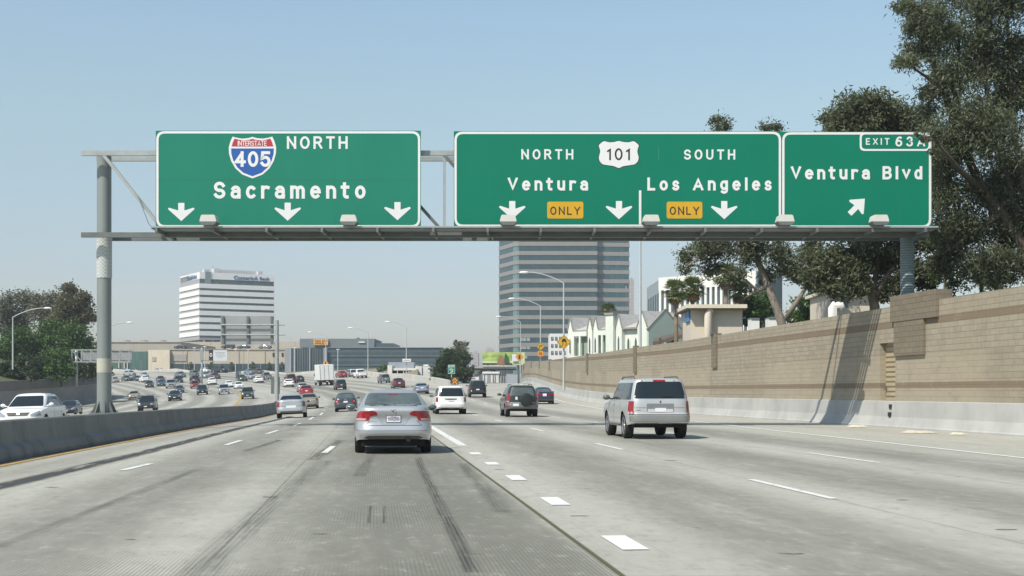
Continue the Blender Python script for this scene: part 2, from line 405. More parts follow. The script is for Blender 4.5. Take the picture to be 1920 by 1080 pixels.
ribbon([(-3.75, 27), (-3.3, 21), (-2.75, 14), (-2.3, 9)], .5, .0065, b); ribbon([(-.95, 26), (-.62, 22), (-.1, 15.5)], .35, .0065, b); ribbon([(-3.1, 30), (-2.5, 22)], .3, .0065, b); ribbon([(-5.6, 24), (-4.6, 12)], .25, .0065, b); ribbon([(-2.9, 44), (-3.6, 50)], .3, .0065, b)
struct(b, 'faint_tyre_marks', SKID_F)
SPALL = mat('spalled_concrete', (.19, .185, .16), .95, 0, .5, 9, .6, 30); b = MB()
for px, py, w in ((505, 932, .3), (1085, 968, .26), (936, 881, .22), (1492, 1041, .2), (1690, 938, .22), (1888, 995, .24), (602, 1003, .16), (243, 1012, .14), (96, 914, .26), (1260, 864, .3)):
    q = G(px, py); k = 9
    pts = [(q.x + w * .5 * math.cos(2 * math.pi * i / k) * random.uniform(.6, 1.2), q.y + w * .22 * math.sin(2 * math.pi * i / k) * random.uniform(.5, 1.2)) for i in range(k)]; n0 = len(b.v)
    b.v += [tuple(on(x, y, .0045)) for x, y in pts] ; b.f.append(tuple(range(n0, n0 + k)))
o = b.build('spalled_patches', SPALL, fix=False); o['kind'] = 'structure'
struct(ribbon(along(-9.68, -10, 118), .14, .0062), 'barrier_foot_dirt', SEAM)


# ------------------------------------------------------------------ concrete barriers
def concrete_material(name, base, dark, wear=.5, coord='Object'):
    t = NT(name); tc = t.node('TexCoord').outputs[coord]
    st = t.noise(t.mapv(tc, (1.2, .55, .18)), 1.0, 6, .72); mid = t.noise(tc, .45, 5, .65); fine = t.noise(tc, 22, 4, .7)
    c = t.mix(t.ramp(mid, .32, .68), base, [q * .8 for q in base])
    c = t.mix(t.ramp(st, .48, .78, 0, wear), c, dark)
    c = t.mix(t.ramp(fine, .55, .8, 0, .3), c, dark)
    t.set(t.b.inputs['Base Color'], c); t.b.inputs['Roughness'].default_value = .88; t.bump(fine, .35, .012); return t.m
CONC = concrete_material('weathered_concrete', (.33, .33, .315), (.14, .14, .13), .6)
CONC_D = concrete_material('dark_median_concrete', (.225, .232, .22), (.07, .074, .07), .95)
CONC_L = concrete_material('pale_concrete', (.44, .44, .42), (.24, .24, .225), .4)

def extrude_profile(prof, path, m, name, parent=None, smooth=False):
    """prof: (offset to the path's right, height); path: (X, Y, z)"""
    b = MB(); k = len(prof); path = [Vector(p) for p in path]
    for i, p in enumerate(path):
        d = (path[min(i + 1, len(path) - 1)] - path[max(i - 1, 0)]); d = Vector((d.x, d.y)).normalized(); r = Vector((d.y, -d.x))
        for o, h in prof: b.v.append((p.x + r.x * o, p.y + r.y * o, p.z + h))
    b.f = [(i * k + j, i * k + (j + 1) % k, (i + 1) * k + (j + 1) % k, (i + 1) * k + j) for i in range(len(path) - 1) for j in range(k)]
    b.f += [tuple(range(k)), tuple(range((len(path) - 1) * k, len(path) * k))]
    return b.build(name, m, parent, smooth=smooth, sharp=35)
prof = [(0, -.6), (0, .08), (-.06, .24), (-.19, .33), (-.24, .79), (-.27, .82), (-.37, .82), (-.40, .79), (-.45, .33), (-.58, .24), (-.64, .08), (-.64, -.6)]
path = [on(*L(-9.72, y)) for y in np.concatenate([np.arange(-20, 60, 6.1), np.arange(60, 121, 6)])]
o = extrude_profile(prof, path, CONC_D, 'median_barrier')
tag(o, 'long stained dark concrete median barrier between the two directions of traffic', 'barrier')
prof = [(0, -.6), (0, .06), (.04, .1), (.16, .42), (.2, 1.0), (.23, 1.02), (.42, 1.02), (.42, -.6)]
wy = np.concatenate([np.arange(-20, 130, 4.0), np.arange(130, 248, 4.0)])
path = [(wallx(y), y, float(zroad(wallx(y) - .3, y))) for y in wy]
o = extrude_profile(prof, path, CONC_L, 'roadside_barrier')
tag(o, 'pale concrete safety barrier flaring out along the foot of the tan block wall', 'barrier')
prof = [(0, -.5), (0, .9), (-.03, 1.0), (-.25, 1.0), (-.28, .9), (-.28, -.5)]
path = [(x, y, float(zroad(x + .6, y))) for x, y in PAR]
path = [Vector(a).lerp(Vector(c), t) for a, c in zip(path[:-1], path[1:]) for t in (0, .5)] + [Vector(path[-1])]
PARC = concrete_material('bright_parapet_concrete', (.50, .49, .45), (.32, .31, .28), .3)
o = extrude_profile(prof, path, PARC, 'connector_parapet')
tag(o, 'bright concrete parapet sweeping left along the far edge of the freeway', 'barrier')
# the vents and litter at the foot of the wall
# ------------------------------------------------------------------ the block wall on the right
def block_material():
    t = NT('tan_blockwork'); uv = t.node('TexCoord').outputs['UV']
    sx = t.node('SeparateXYZ'); t.l.new(uv, sx.inputs[0]); s, v = sx.outputs[0], sx.outputs[1]
    br = t.node('TexBrick'); t.l.new(uv, br.inputs['Vector']); br.inputs['Scale'].default_value = 1; br.inputs['Brick Width'].default_value = .6; br.inputs['Row Height'].default_value = .2
    br.inputs['Mortar Size'].default_value = .014; br.inputs['Mortar Smooth'].default_value = .3
    br.inputs['Color1'].default_value = (.345, .302, .228, 1); br.inputs['Color2'].default_value = (.30, .262, .196, 1); br.inputs['Mortar'].default_value = (.215, .185, .138, 1)
    big = t.noise(t.mapv(uv, (.12, .35, 1)), 1.0, 5, .65); st = t.noise(t.mapv(uv, (1.6, .28, 1)), 1.0, 6, .75); fine = t.noise(uv, 26, 4, .75)
    c = br.outputs['Color']
    c = t.mix(t.ramp(big, .35, .7, 0, .5), c, (.265, .225, .165))
    c = t.mix(t.ramp(st, .48, .78, 0, .7), c, (.19, .16, .115))
    c = t.mix(t.ramp(st, .42, .2, 0, .4), c, (.47, .41, .31))
    for a, d, k in ((3.78, 4.06, .85), (1.5, 1.72, .82)):
        bandm = t.math('MULTIPLY', t.ramp(v, a - .012, a + .012), t.ramp(v, d + .012, d - .012))
        c = t.mix(t.math('MULTIPLY', bandm, k), c, (.175, .13, .085))
    bandm = t.math('MULTIPLY', t.math('MULTIPLY', t.ramp(v, 2.55, 2.58), t.ramp(v, 2.83, 2.8)), t.ramp(big, .4, .6))
    c = t.mix(t.math('MULTIPLY', bandm, .4), c, (.22, .19, .13))
    pt = t.math('MULTIPLY', t.math('MULTIPLY', t.ramp(v, 2.78, 2.74), t.ramp(t.noise(t.mapv(uv, (.09, .01, 1), (4, 0, 0)), 1.0, 1), .46, .5)), .55)
    c = t.mix(t.math('MULTIPLY', pt, t.math('SUBTRACT', 1.0, t.math('MULTIPLY', t.ramp(v, 1.49, 1.5), t.ramp(v, 1.73, 1.72)))), c, (.375, .32, .24))     # painted-out patches
    blot = t.noise(t.mapv(uv, (.9, 1.6, 1), (7, 2, 0)), 1.0, 7, .8)
    c = t.mix(t.ramp(blot, .5, .7, 0, .45), c, (.19, .155, .108)); c = t.mix(t.ramp(blot, .46, .32, 0, .3), c, (.43, .375, .29))
    c = t.mix(t.ramp(fine, .5, .8, 0, .3), c, (.22, .17, .11))
    t.set(t.b.inputs['Base Color'], c); t.b.inputs['Roughness'].default_value = .92
    t.bump(t.math('ADD', t.math('MULTIPLY', br.outputs['Fac'], -1.2), t.math('MULTIPLY', fine, .6)), .55, .02); return t.m
BLOCK = block_material()
def split_block():
    t = NT('brown_split_block'); tc = t.node('TexCoord').outputs['Object']; sx = t.node('SeparateXYZ'); t.l.new(tc, sx.inputs[0]); cb = t.node('CombineXYZ'); t.l.new(sx.outputs[1], cb.inputs[0]); t.l.new(sx.outputs[2], cb.inputs[1])
    br = t.node('TexBrick'); t.l.new(cb.outputs[0], br.inputs['Vector']); br.inputs['Scale'].default_value = 1; br.inputs['Brick Width'].default_value = .6; br.inputs['Row Height'].default_value = .2; br.inputs['Mortar Size'].default_value = .012
    br.inputs['Color1'].default_value = (.205, .172, .125, 1); br.inputs['Color2'].default_value = (.17, .142, .102, 1); br.inputs['Mortar'].default_value = (.11, .09, .065, 1); f = t.noise(tc, 9, 5, .75)
    t.set(t.b.inputs['Base Color'], t.mix(t.ramp(f, .45, .75, 0, .6), br.outputs['Color'], (.11, .09, .065))); t.b.inputs['Roughness'].default_value = .95; t.bump(f, .5, .03); return t.m
BLOCK_D = split_block()
TOP_Y = [-30, 50, 98, 148, 172, 196, 220, 247]; TOP_H = [4.72, 4.62, 4.45, 4.15, 3.85, 3.62, 3.45, 3.45]
def wall_top(Y): return float(np.interp(Y, TOP_Y, TOP_H))
wall = empty('sound_wall', (wallx(58), 58, 0), 0, 'tall tan concrete block sound wall with dark bands and a recessed door', 'wall')
DY0, DY1 = 51.1, 52.6                                # the door opening
def wall_piece(y0, y1, h0, parent, name, step=3.0):
    ys = np.linspace(y0, y1, max(2, int((y1 - y0) / step) + 1)); b = MB(); b.uv = []
    for y in ys:
        d = Vector((wallx(y + .5) - wallx(y - .5), 1)).normalized(); r = Vector((d.y, -d.x)); zb = float(zroad(wallx(y) - .3, y))
        for o, h in ((.26, h0), (.26, wall_top(y)), (.58, wall_top(y)), (.58, h0)):
            b.v.append((wallx(y) + r.x * o, y + r.y * o, zb + h)); b.uv.append((y, h))
    n = len(ys); b.f = [(4 * i + j, 4 * i + (j + 1) % 4, 4 * i + 4 + (j + 1) % 4, 4 * i + 4 + j) for i in range(n - 1) for j in range(4)]
    b.f += [(0, 1, 2, 3), (4 * n - 4, 4 * n - 3, 4 * n - 2, 4 * n - 1)]
    return b
b = wall_piece(-20, DY0, .5, wall, '')
for y0, y1, h0 in ((DY1, 248, .5), (DY0, DY1, 3.25)):
    c = wall_piece(y0, y1, h0, wall, ''); n = len(b.v); b.v += c.v; b.uv += c.uv; b.f += [tuple(i + n for i in f) for f in c.f]
b.build('masonry', BLOCK, wall)
def wall_pt(y, off, h):
    d = Vector((wallx(y + .5) - wallx(y - .5), 1)).normalized(); r = Vector((d.y, -d.x))
    return Vector((wallx(y) + r.x * off, y + r.y * off, float(zroad(wallx(y) - .3, y)) + h))
def wall_slab(y0, y1, h0, h1, o0, o1):
    b = MB(); vs = [wall_pt(y, o, h) for y in (y0, y1) for o in (o0, o1) for h in (h0, h1)]
    return b.add(vs, [(0, 1, 3, 2), (4, 6, 7, 5), (0, 4, 5, 1), (2, 3, 7, 6), (0, 2, 6, 4), (1, 5, 7, 3)])
for yc, w in ((76.3, .95), (97.6, .95), (123, 1.0), (147.5, 1.0), (171.5, 1.0), (195.5, 1.0), (219.5, 1.0), (240, 1.0)):
    wall_slab(yc - w / 2, yc + w / 2, 2.62 if yc > 90 else 2.72, wall_top(yc) + .12, .15, .5).build('pilaster', BLOCK_D, wall)
b = wall_slab(47.3, 51.3, 4.0, 4.98, .13, .75); c = wall_slab(48.4, 51.0, 2.72, 4.0, .15, .5); b.add(c.v, c.f)
o = b.build('pilaster', BLOCK_D, wall); o['label'] = 'wide stepped pilaster under the gantry pole'
DOOR = mat('tan_door_paint', (.40, .33, .22), .6, 0, .12, 2)
d = wall_slab(DY0 + .01, DY1 - .01, .9, 3.24, .5, .56).build('door', DOOR, wall)
b = MB()
for h in np.arange(1.0, 3.1, .19): c = wall_slab(DY0 + .05, DY1 - .05, h, h + .03, .475, .52); b.add(c.v, c.f)
b.build('slat', mat('door_slat', (.2, .15, .09), .7, 0, .1), d)
wall_slab(DY1 - .16, DY1 - .1, 1.45, 1.58, .38, .5).build('handle', STEEL_D, d)
for h in (.42, .72):
    y = 51.35; o = wall_slab(y - .1, y + .1, h, h + .17, .10 if h < .5 else .14, .3).build('vent', SIGN_K, wall)

# litter at the foot of the wall
CARD = mat('bleached_cardboard', (.52, .47, .38), .9, 0, .2, 6)
for i, (px, py, w, lab) in enumerate(((1610, 801, .9, 'flat scrap of pale cardboard lying below the wall shadow'), (1718, 812, 1.5, 'long flattened cardboard strip lying on the shoulder under the door'), (1795, 815.5, .7, 'small pale scrap on the shoulder right of the cardboard strip'), (1320, 777, .8, 'dark lump of tyre tread lying by the barrier behind the silver SUV'))):
    q = G(px, py); b = MB(); n = 9
    dark = 'tread' in lab
    pts = [(q.x + w * .5 * math.cos(2 * math.pi * k / n) * random.uniform(.7, 1.1), q.y + w * .3 * math.sin(2 * math.pi * k / n) * random.uniform(.6, 1.2)) for k in range(n)]
    b.v = [tuple(on(x, y, .012)) for x, y in pts] + [tuple(on((x + q.x) / 2, (y + q.y) / 2, (.17 if dark else .07) + random.uniform(-.02, .03))) for x, y in pts]
    b.f = [(k, (k + 1) % n, n + (k + 1) % n, n + k) for k in range(n)] + [tuple(range(n, 2 * n)), tuple(range(n))]
    tag(b.build('tyre_scrap' if dark else 'litter', BLACK if dark else CARD), lab, 'tyre scrap' if dark else 'litter', None if dark else 'litter on the shoulder')

# ------------------------------------------------------------------ retaining wall and hillside on the left
LW = [(-60, 120), (-62, 145), (-63.5, 168), (-64.6, 190), (-66, 208), (-68, 224), (-70.5, 237), (-74.5, 248), (-82, 258), (-95, 266), (-112, 271), (-130, 274)]
lw = []
for (x, y), (x2, y2) in zip(LW[:-1], LW[1:]):
    for t in (0, .5): lw.append((x + (x2 - x) * t, y + (y2 - y) * t))
lw.append(LW[-1])
rw = empty('retaining_wall', (-64, 175, 0), 0, 'curving grey concrete retaining wall below the wooded bank', 'wall')
path = [(x, y, float(zroad(x, y))) for x, y in lw]
extrude_profile([(0, -1), (0, .1), (-.12, .5), (-.2, 2.9), (-.5, 2.9), (-.5, -1)], path, mat('mid_grey_concrete', (.26, .245, .225), .9, 0, .14, .35, .2, 5, stretch=(1, 1, 3)), 'wall_face', rw)  # wall face in one plain grey, varied by noise
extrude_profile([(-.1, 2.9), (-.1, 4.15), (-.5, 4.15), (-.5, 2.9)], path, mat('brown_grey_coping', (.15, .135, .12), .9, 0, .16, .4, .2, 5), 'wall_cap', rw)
g = MB(); n = len(path)
for off, dz in ((.45, 3.95), (6, 5.2), (18, 9.5), (45, 14), (140, 15)):
    for i, (x, y, z) in enumerate(path):
        a = Vector(path[min(i + 1, n - 1)]) - Vector(path[max(i - 1, 0)]); a = Vector((a.x, a.y)).normalized()
        g.v.append((x - a.y * off, y + a.x * off if off < 20 else y - off * .1, z + dz))
g.f = [(i * n + j, i * n + j + 1, i * n + n + j + 1, i * n + n + j) for i in range(4) for j in range(n - 1)]
tag(g.build('hillside', GRASSY), kind='structure')
# ------------------------------------------------------------------ road-sign alphabet drawn as strokes of one width
def arc(cx, cy, rx, ry, a0, a1, n=12): return [(cx + rx * math.cos(R(a0 + (a1 - a0) * i / n)), cy + ry * math.sin(R(a0 + (a1 - a0) * i / n))) for i in range(n + 1)]
def ell(cx, cy, rx, ry): return arc(cx, cy, rx, ry, 90, 450, 26)[:-1] + ['closed']
GL = {'N': (.68, [[(0, 0), (0, 1)], [(0, 1), (.68, 0)], [(.68, 0), (.68, 1)]]), 'O': (.72, [ell(.36, .5, .36, .5)]), 'R': (.64, [[(0, 0), (0, 1)], [(0, 1), (.36, 1)] + arc(.36, .745, .25, .255, 90, -90) + [(0, .49)], [(.34, .49), (.64, 0)]]),
  'T': (.62, [[(0, 1), (.62, 1)], [(.31, 1), (.31, 0)]]), 'H': (.66, [[(0, 0), (0, 1)], [(.66, 0), (.66, 1)], [(0, .5), (.66, .5)]]), 'S': (.60, [arc(.30, .74, .29, .26, 22, 262) + arc(.30, .25, .31, .25, 85, -158)]),
  'U': (.64, [[(0, 1), (0, .32)] + arc(.32, .32, .32, .32, 180, 360) + [(.64, .32), (.64, 1)]]), 'V': (.72, [[(0, 1), (.36, 0), (.72, 1)]]), 'L': (.50, [[(0, 1), (0, 0), (.50, 0)]]), 'A': (.76, [[(0, 0), (.38, 1), (.76, 0)], [(.13, .28), (.63, .28)]]),
  'B': (.62, [[(0, 0), (0, 1)], [(0, 1), (.34, 1)] + arc(.34, .76, .24, .24, 90, -90) + [(0, .52)], [(.3, .52), (.36, .52)] + arc(.36, .26, .26, .26, 90, -90) + [(0, 0)]]), 'E': (.54, [[(.54, 1), (0, 1), (0, 0), (.54, 0)], [(0, .5), (.45, .5)]]),
  'X': (.66, [[(0, 1), (.66, 0)], [(0, 0), (.66, 1)]]), 'I': (0, [[(0, 0), (0, 1)]]), 'Y': (.70, [[(0, 1), (.35, .47), (.70, 1)], [(.35, .47), (.35, 0)]]),
  '4': (.66, [[(.48, 0), (.48, 1)], [(.48, 1), (0, .28), (.66, .28)]]), '0': (.60, [ell(.30, .5, .30, .5)]), '5': (.58, [[(.54, 1), (.07, 1), (.03, .55)] + arc(.28, .32, .30, .32, 128, -152, 16)]), '1': (.18, [[(-.04, .8), (.18, 1), (.18, 0)]]),
  '6': (.60, [ell(.30, .3, .30, .30), arc(.40, .32, .40, .68, 68, 178)]), '3': (.58, [arc(.28, .75, .26, .25, 158, -85) + arc(.28, .25, .30, .25, 88, -158)]),
  'a': (.50, [[(.50, 0), (.50, .46)] + arc(.26, .48, .24, .24, 0, 150), [(.50, .42), (.22, .42)] + arc(.22, .21, .22, .21, 90, 270) + [(.34, .01), (.50, .12)]]), 'c': (.48, [arc(.27, .36, .27, .36, 48, 312, 18)]),
  'r': (.38, [[(0, 0), (0, .72)], arc(.27, .44, .27, .28, 180, 62)]), 'm': (.84, [[(0, 0), (0, .72)], arc(.21, .47, .21, .25, 180, 0) + [(.42, 0)], arc(.63, .47, .21, .25, 180, 0) + [(.84, 0)]]),
  'e': (.54, [[(.0, .38), (.54, .38)], arc(.27, .36, .27, .36, 4, 308, 20)]), 'n': (.50, [[(0, 0), (0, .72)], arc(.25, .46, .25, .26, 180, 0) + [(.50, 0)]]), 't': (.36, [[(.10, .96), (.10, .17)] + arc(.26, .17, .16, .17, 180, 282), [(-.06, .72), (.34, .72)]]),
  'o': (.54, [ell(.27, .36, .27, .36)]), 'u': (.50, [[(0, .72), (0, .26)] + arc(.25, .26, .25, .26, 180, 360), [(.50, .72), (.50, 0)]]), 's': (.42, [arc(.21, .53, .19, .19, 22, 262) + arc(.21, .17, .21, .18, 85, -158)]),
  'g': (.50, [ell(.25, .38, .25, .34), [(.50, .72), (.50, -.10)] + arc(.26, -.10, .24, .2, 0, -140)]), 'l': (0, [[(0, 0), (0, 1)]]), 'v': (.54, [[(0, .72), (.27, 0), (.54, .72)]]), 'd': (.50, [ell(.25, .36, .25, .36), [(.50, 1), (.50, 0)]]), ' ': (.22, [])}
def stroke_text(s, x0, x1, zbase, cap, stroke, place, m, parent, name='lettering', depth=.006):
    h = stroke / 2; tot = sum(GL[c][0] * (1 - stroke) + stroke for c in s) * cap; n = len(s) - 1
    gap = (x1 - x0 - tot) / max(n, 1); squeeze = 1.0
    if gap < .06 * cap: gap = .06 * cap; squeeze = (x1 - x0 - gap * n) / tot
    out = MB(); x = x0; lay = 0
    for c in s:
        w, strokes = GL[c]
        for st in strokes:
            closed = st[-1] == 'closed'; pts = [Vector(((p[0] * (1 - stroke) + h) * squeeze, h + p[1] * (1 - stroke))) for p in (st[:-1] if closed else st)]
            if not closed:
                pts[0] = pts[0] + (pts[0] - pts[1]).normalized() * h; pts[-1] = pts[-1] + (pts[-1] - pts[-2]).normalized() * h
            k = len(pts); L_, R_ = [], []; lay = (lay + 1) % 4; hs = h * (squeeze ** .5)
            for i, p in enumerate(pts):
                a = pts[(i - 1) % k] if (closed or i > 0) else p; b = pts[(i + 1) % k] if (closed or i < k - 1) else p
                d0 = (p - a).normalized() if (p - a).length > 1e-6 else (b - p).normalized(); d1 = (b - p).normalized() if (b - p).length > 1e-6 else d0
                n0, n1 = Vector((-d0.y, d0.x)), Vector((-d1.y, d1.x)); nn = (n0 + n1); nn = nn / max(.3, nn.dot(nn) / 2); L_.append(p + nn * hs); R_.append(p - nn * hs)
            lo = -.0 if min(q.y for q in pts) > -.05 else -1
            def cl(q): return Vector((q.x, min(1.0, max(0.0 if lo == 0 else -1, q.y))))
            dz = depth + lay * .0007; v = []
            for q in L_ + R_: q = cl(q); v.append(place(x + q.x * cap, zbase + q.y * cap, dz))
            for q in L_ + R_: q = cl(q); v.append(place(x + q.x * cap, zbase + q.y * cap, 0))
            rng_ = range(k if closed else k - 1); f = []
            for i in rng_: j = (i + 1) % k; f += [(i, j, k + j, k + i), (i, 2 * k + i, 2 * k + j, j), (k + i, k + j, 3 * k + j, 3 * k + i)]
            out.add(v, f)
        x += (w * (1 - stroke) + stroke) * cap * squeeze + gap
    return out.build(name, m, parent, fix=False)
# ------------------------------------------------------------------ lettering
_fc = {}
def text_mesh(s, bold=.02, space=1.0, depth=.02):
    k = (s, bold, space, depth)
    if k in _fc: return _fc[k]
    cu = bpy.data.curves.new('lettering', 'FONT'); cu.body = s; cu.size = 1; cu.space_character = space; cu.offset = bold; cu.extrude = depth; cu.resolution_u = 3
    o = bpy.data.objects.new('lettering', cu); COL.objects.link(o); bpy.context.view_layer.update()
    me = bpy.data.meshes.new_from_object(o.evaluated_get(bpy.context.evaluated_depsgraph_get()))
    v = [tuple(q.co) for q in me.vertices]; f = [tuple(p.vertices) for p in me.polygons]
    bpy.data.objects.remove(o); bpy.data.curves.remove(cu); bpy.data.meshes.remove(me); _fc[k] = (v, f); return v, f
def letter(s, x0, x1, zbase, cap, place, m, parent, bold=.02, space=1.0, name='lettering', depth=.006, b=None):
    """text fitted between x0 and x1 with capitals of height cap; place(u, w, d) gives the point on the sign's face"""
    v, f = text_mesh(s, bold, space); H = text_mesh('H', bold)[0]
    h0 = min(p[1] for p in H); hh = max(p[1] for p in H) - h0; a = min(p[0] for p in v); c = max(p[0] for p in v)
    out = b or MB()
    out.add([place(x0 + (p[0] - a) / (c - a) * (x1 - x0), zbase + (p[1] - h0) / hh * cap, depth if p[2] > 0 else 0) for p in v], f)
    if b is not None: return b
    return out.build(name, m, parent, fix=False)

# ------------------------------------------------------------------ the overhead sign gantry
GY = 51.5; GS = FPX / GY
def gx(px): return (px - 960) / GS
def gz(py): return EYE - (py - HZ) / GS
def gp(px, py, y=0.0): return Vector((gx(px), GY + y, gz(py)))
gantry = empty('sign_gantry', (gx(179), GY + 1.0, 0), 0, 'grey steel overhead truss gantry spanning the freeway with a round pole at each end', 'gantry')
PC = GY + 1.1
b = MB(); b.lathe([(0, gz(284)), (.275, gz(284)), (.275, gz(777)), (0, gz(777))], (gx(179), PC, 0), n=28)
pole = b.build('pole', POLE, gantry, smooth=True, sharp=40)
PATCH = mat('beige_paint_patch', (.42, .41, .34), .6, 0, .08, 2)
b = MB(); b.lathe([(.2, gz(698)), (.281, gz(698)), (.281, gz(671)), (.2, gz(671))], (gx(179), PC, 0), n=28); b.build('paint_patch', PATCH, pole, smooth=True, sharp=40)
b = MB(); b.lathe([(.2, gz(517)), (.297, gz(517)), (.297, gz(440)), (.2, gz(440))], (gx(179), PC, 0), n=28)
def mesh_wrap():
    t = NT('mesh_wrap'); tc = t.node('TexCoord').outputs['Object']; w = t.node('TexChecker'); t.l.new(t.mapv(tc, (1, 1, 1)), w.inputs[0]); w.inputs['Scale'].default_value = 14
    t.set(t.b.inputs['Base Color'], t.mix(w.outputs['Fac'], (.52, .54, .52), (.36, .39, .38))); t.b.inputs['Roughness'].default_value = .5; return t.m
WRAP = mesh_wrap()
b.build('mesh_collar', WRAP, pole, smooth=True, sharp=40)
b = MB()
for k in range(8):
    a = k * math.pi / 4 + .3; c = Vector((gx(179), PC, 0)); d = Vector((math.cos(a), math.sin(a), 0)); nn = Vector((-d.y, d.x, 0)) * .02
    q = [c + d * .26 + Vector((0, 0, gz(750))), c + d * .5 + Vector((0, 0, gz(776))), c + d * .26 + Vector((0, 0, gz(776)))]
    b.add([p + nn for p in q] + [p - nn for p in q], [(0, 1, 2), (5, 4, 3), (0, 3, 4, 1), (1, 4, 5, 2), (2, 5, 3, 0)])
b.lathe([(0, gz(776) + .03), (.58, gz(776) + .03), (.58, gz(776) - .03), (0, gz(776) - .03)], (gx(179), PC, 0), n=24)
for k in range(8):
    a = k * math.pi / 4; b.lathe([(.03, gz(776)), (.03, gz(771)), (0, gz(771))], (gx(179) + .5 * math.cos(a), PC + .5 * math.sin(a), 0), n=6)
b.build('base_plate', STEEL_D, pole)
b = MB(); b.prism(rrect(gx(128), PC - 1.0, gx(226), PC + 1.1, .1), -1.2, gz(776) - .031); b.build('footing', CONC, gantry)
b = MB(); b.lathe([(0, gz(284)), (.265, gz(284)), (.265, 4.7), (0, 4.7)], (gx(1717), PC, 0), n=28)
def ribbed():
    t = NT('ribbed_pole_paint'); tc = t.node('TexCoord').outputs['Object']; sx = t.node('SeparateXYZ'); t.l.new(tc, sx.inputs[0])
    w = t.math('SINE', t.math('MULTIPLY', sx.outputs[2], 62)); t.set(t.b.inputs['Base Color'], t.mix(t.ramp(w, -.2, .6), (.13, .17, .18), (.19, .24, .25)))
    t.b.inputs['Roughness'].default_value = .5; t.bump(w, .6, .02); return t.m
o = b.build('pole', ribbed(), gantry, smooth=True, sharp=40)
X0, X1 = 146, 1748
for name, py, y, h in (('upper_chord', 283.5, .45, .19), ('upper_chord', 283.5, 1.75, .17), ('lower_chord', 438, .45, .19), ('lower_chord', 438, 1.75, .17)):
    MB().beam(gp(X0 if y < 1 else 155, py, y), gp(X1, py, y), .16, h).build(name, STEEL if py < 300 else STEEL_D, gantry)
for px, k in [(305 + 131.75 * i, i) for i in range(-1, 11)]:
    if k >= 0: MB().beam(gp(px, 287, .45), gp(px, 434, .45), .1, .1).add(*[[], []]).build('post', STEEL, gantry)
    q = px + 131.75 if k >= 0 else 305; p = px if k >= 0 else 188
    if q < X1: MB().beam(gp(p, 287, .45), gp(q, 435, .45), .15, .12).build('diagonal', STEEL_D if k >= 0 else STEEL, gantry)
    if k % 2 == 0: MB().beam(gp(px, 283.5, .52), gp(px + 131.75 if q < X1 else px, 283.5, 1.68), .07).build('cross_brace', STEEL, gantry)
for px in (305, 410, 508, 610, 712, 815, 915, 1013, 1112, 1215, 1316, 1420, 1522, 1625, 1722):
    MB().beam(gp(px, 436.5, -.95), gp(px, 436.5, 1.85), .09, .15).build('bracket', STEEL_D, gantry)
MB().beam(gp(296, 430.5, -.85), gp(1746, 430.5, -.85), .06, .06).build('conduit', STEEL, gantry)
b = MB()
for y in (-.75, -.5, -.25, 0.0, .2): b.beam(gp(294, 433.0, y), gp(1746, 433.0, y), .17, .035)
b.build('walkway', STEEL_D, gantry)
b = MB(); b.tube([gp(255, 365, .3), gp(266, 395, .3), gp(275, 418, .3), gp(287, 431, .3)], .012, 5); b.build('cable', STEEL_D, gantry)
LAMPW = mat('lamp_white_metal', (.60, .59, .54), .4, 0, .06, 4)
for px in (404, 661, 953, 1215, 1461, 1634):
    x, z = gx(px), gz(428); f = MB()
    f.prism(rp([(x - .32, z + .1), (x + .32, z + .1), (x + .25, z + .35), (x - .25, z + .35)], .05), GY - 1.3, GY - .75, 'y')
    h = f.build('sign_lamp', LAMPW, gantry)
    b = MB(); b.prism(rp([(x - .34, z + .095), (x + .34, z + .095), (x + .22, z - .03), (x - .22, z - .03)], .03), GY - 1.33, GY - .72, 'y'); b.build('lens', STEEL_D, h)

def green(name, col):
    t = NT(name); tc = t.node('TexCoord').outputs['Object']
    st = t.noise(t.mapv(tc, (.8, 1, .3)), 1.0, 5, .7); f = t.noise(tc, 30, 3, .7)
    c = t.mix(t.ramp(st, .3, .75, 0, .35), col, [q * 1.18 for q in col]); c = t.mix(t.ramp(f, .5, .8, 0, .18), c, [q * .75 for q in col]); dr = t.noise(t.mapv(tc, (3.5, 1, .22), (2, 0, 5)), 1.0, 5, .7); c = t.mix(t.ramp(dr, .55, .8, 0, .35), c, [q * .7 + .012 for q in col])
    t.set(t.b.inputs['Base Color'], c); t.b.inputs['Roughness'].default_value = .6; t.b.inputs['Specular IOR Level'].default_value = .2; return t.m
GREEN_A = green('sign_green_faded', (.012, .185, .122)); GREEN_B = green('sign_green', (.0005, .165, .100))
SIGN_R = mat('shield_red', (.42, .03, .05), .45, 0, .06, 5); SIGN_B = mat('shield_blue', (.012, .09, .34), .45, 0, .06, 5)
SEAMG = mat('panel_seam', (.02, .12, .075), .6, 0, 0)

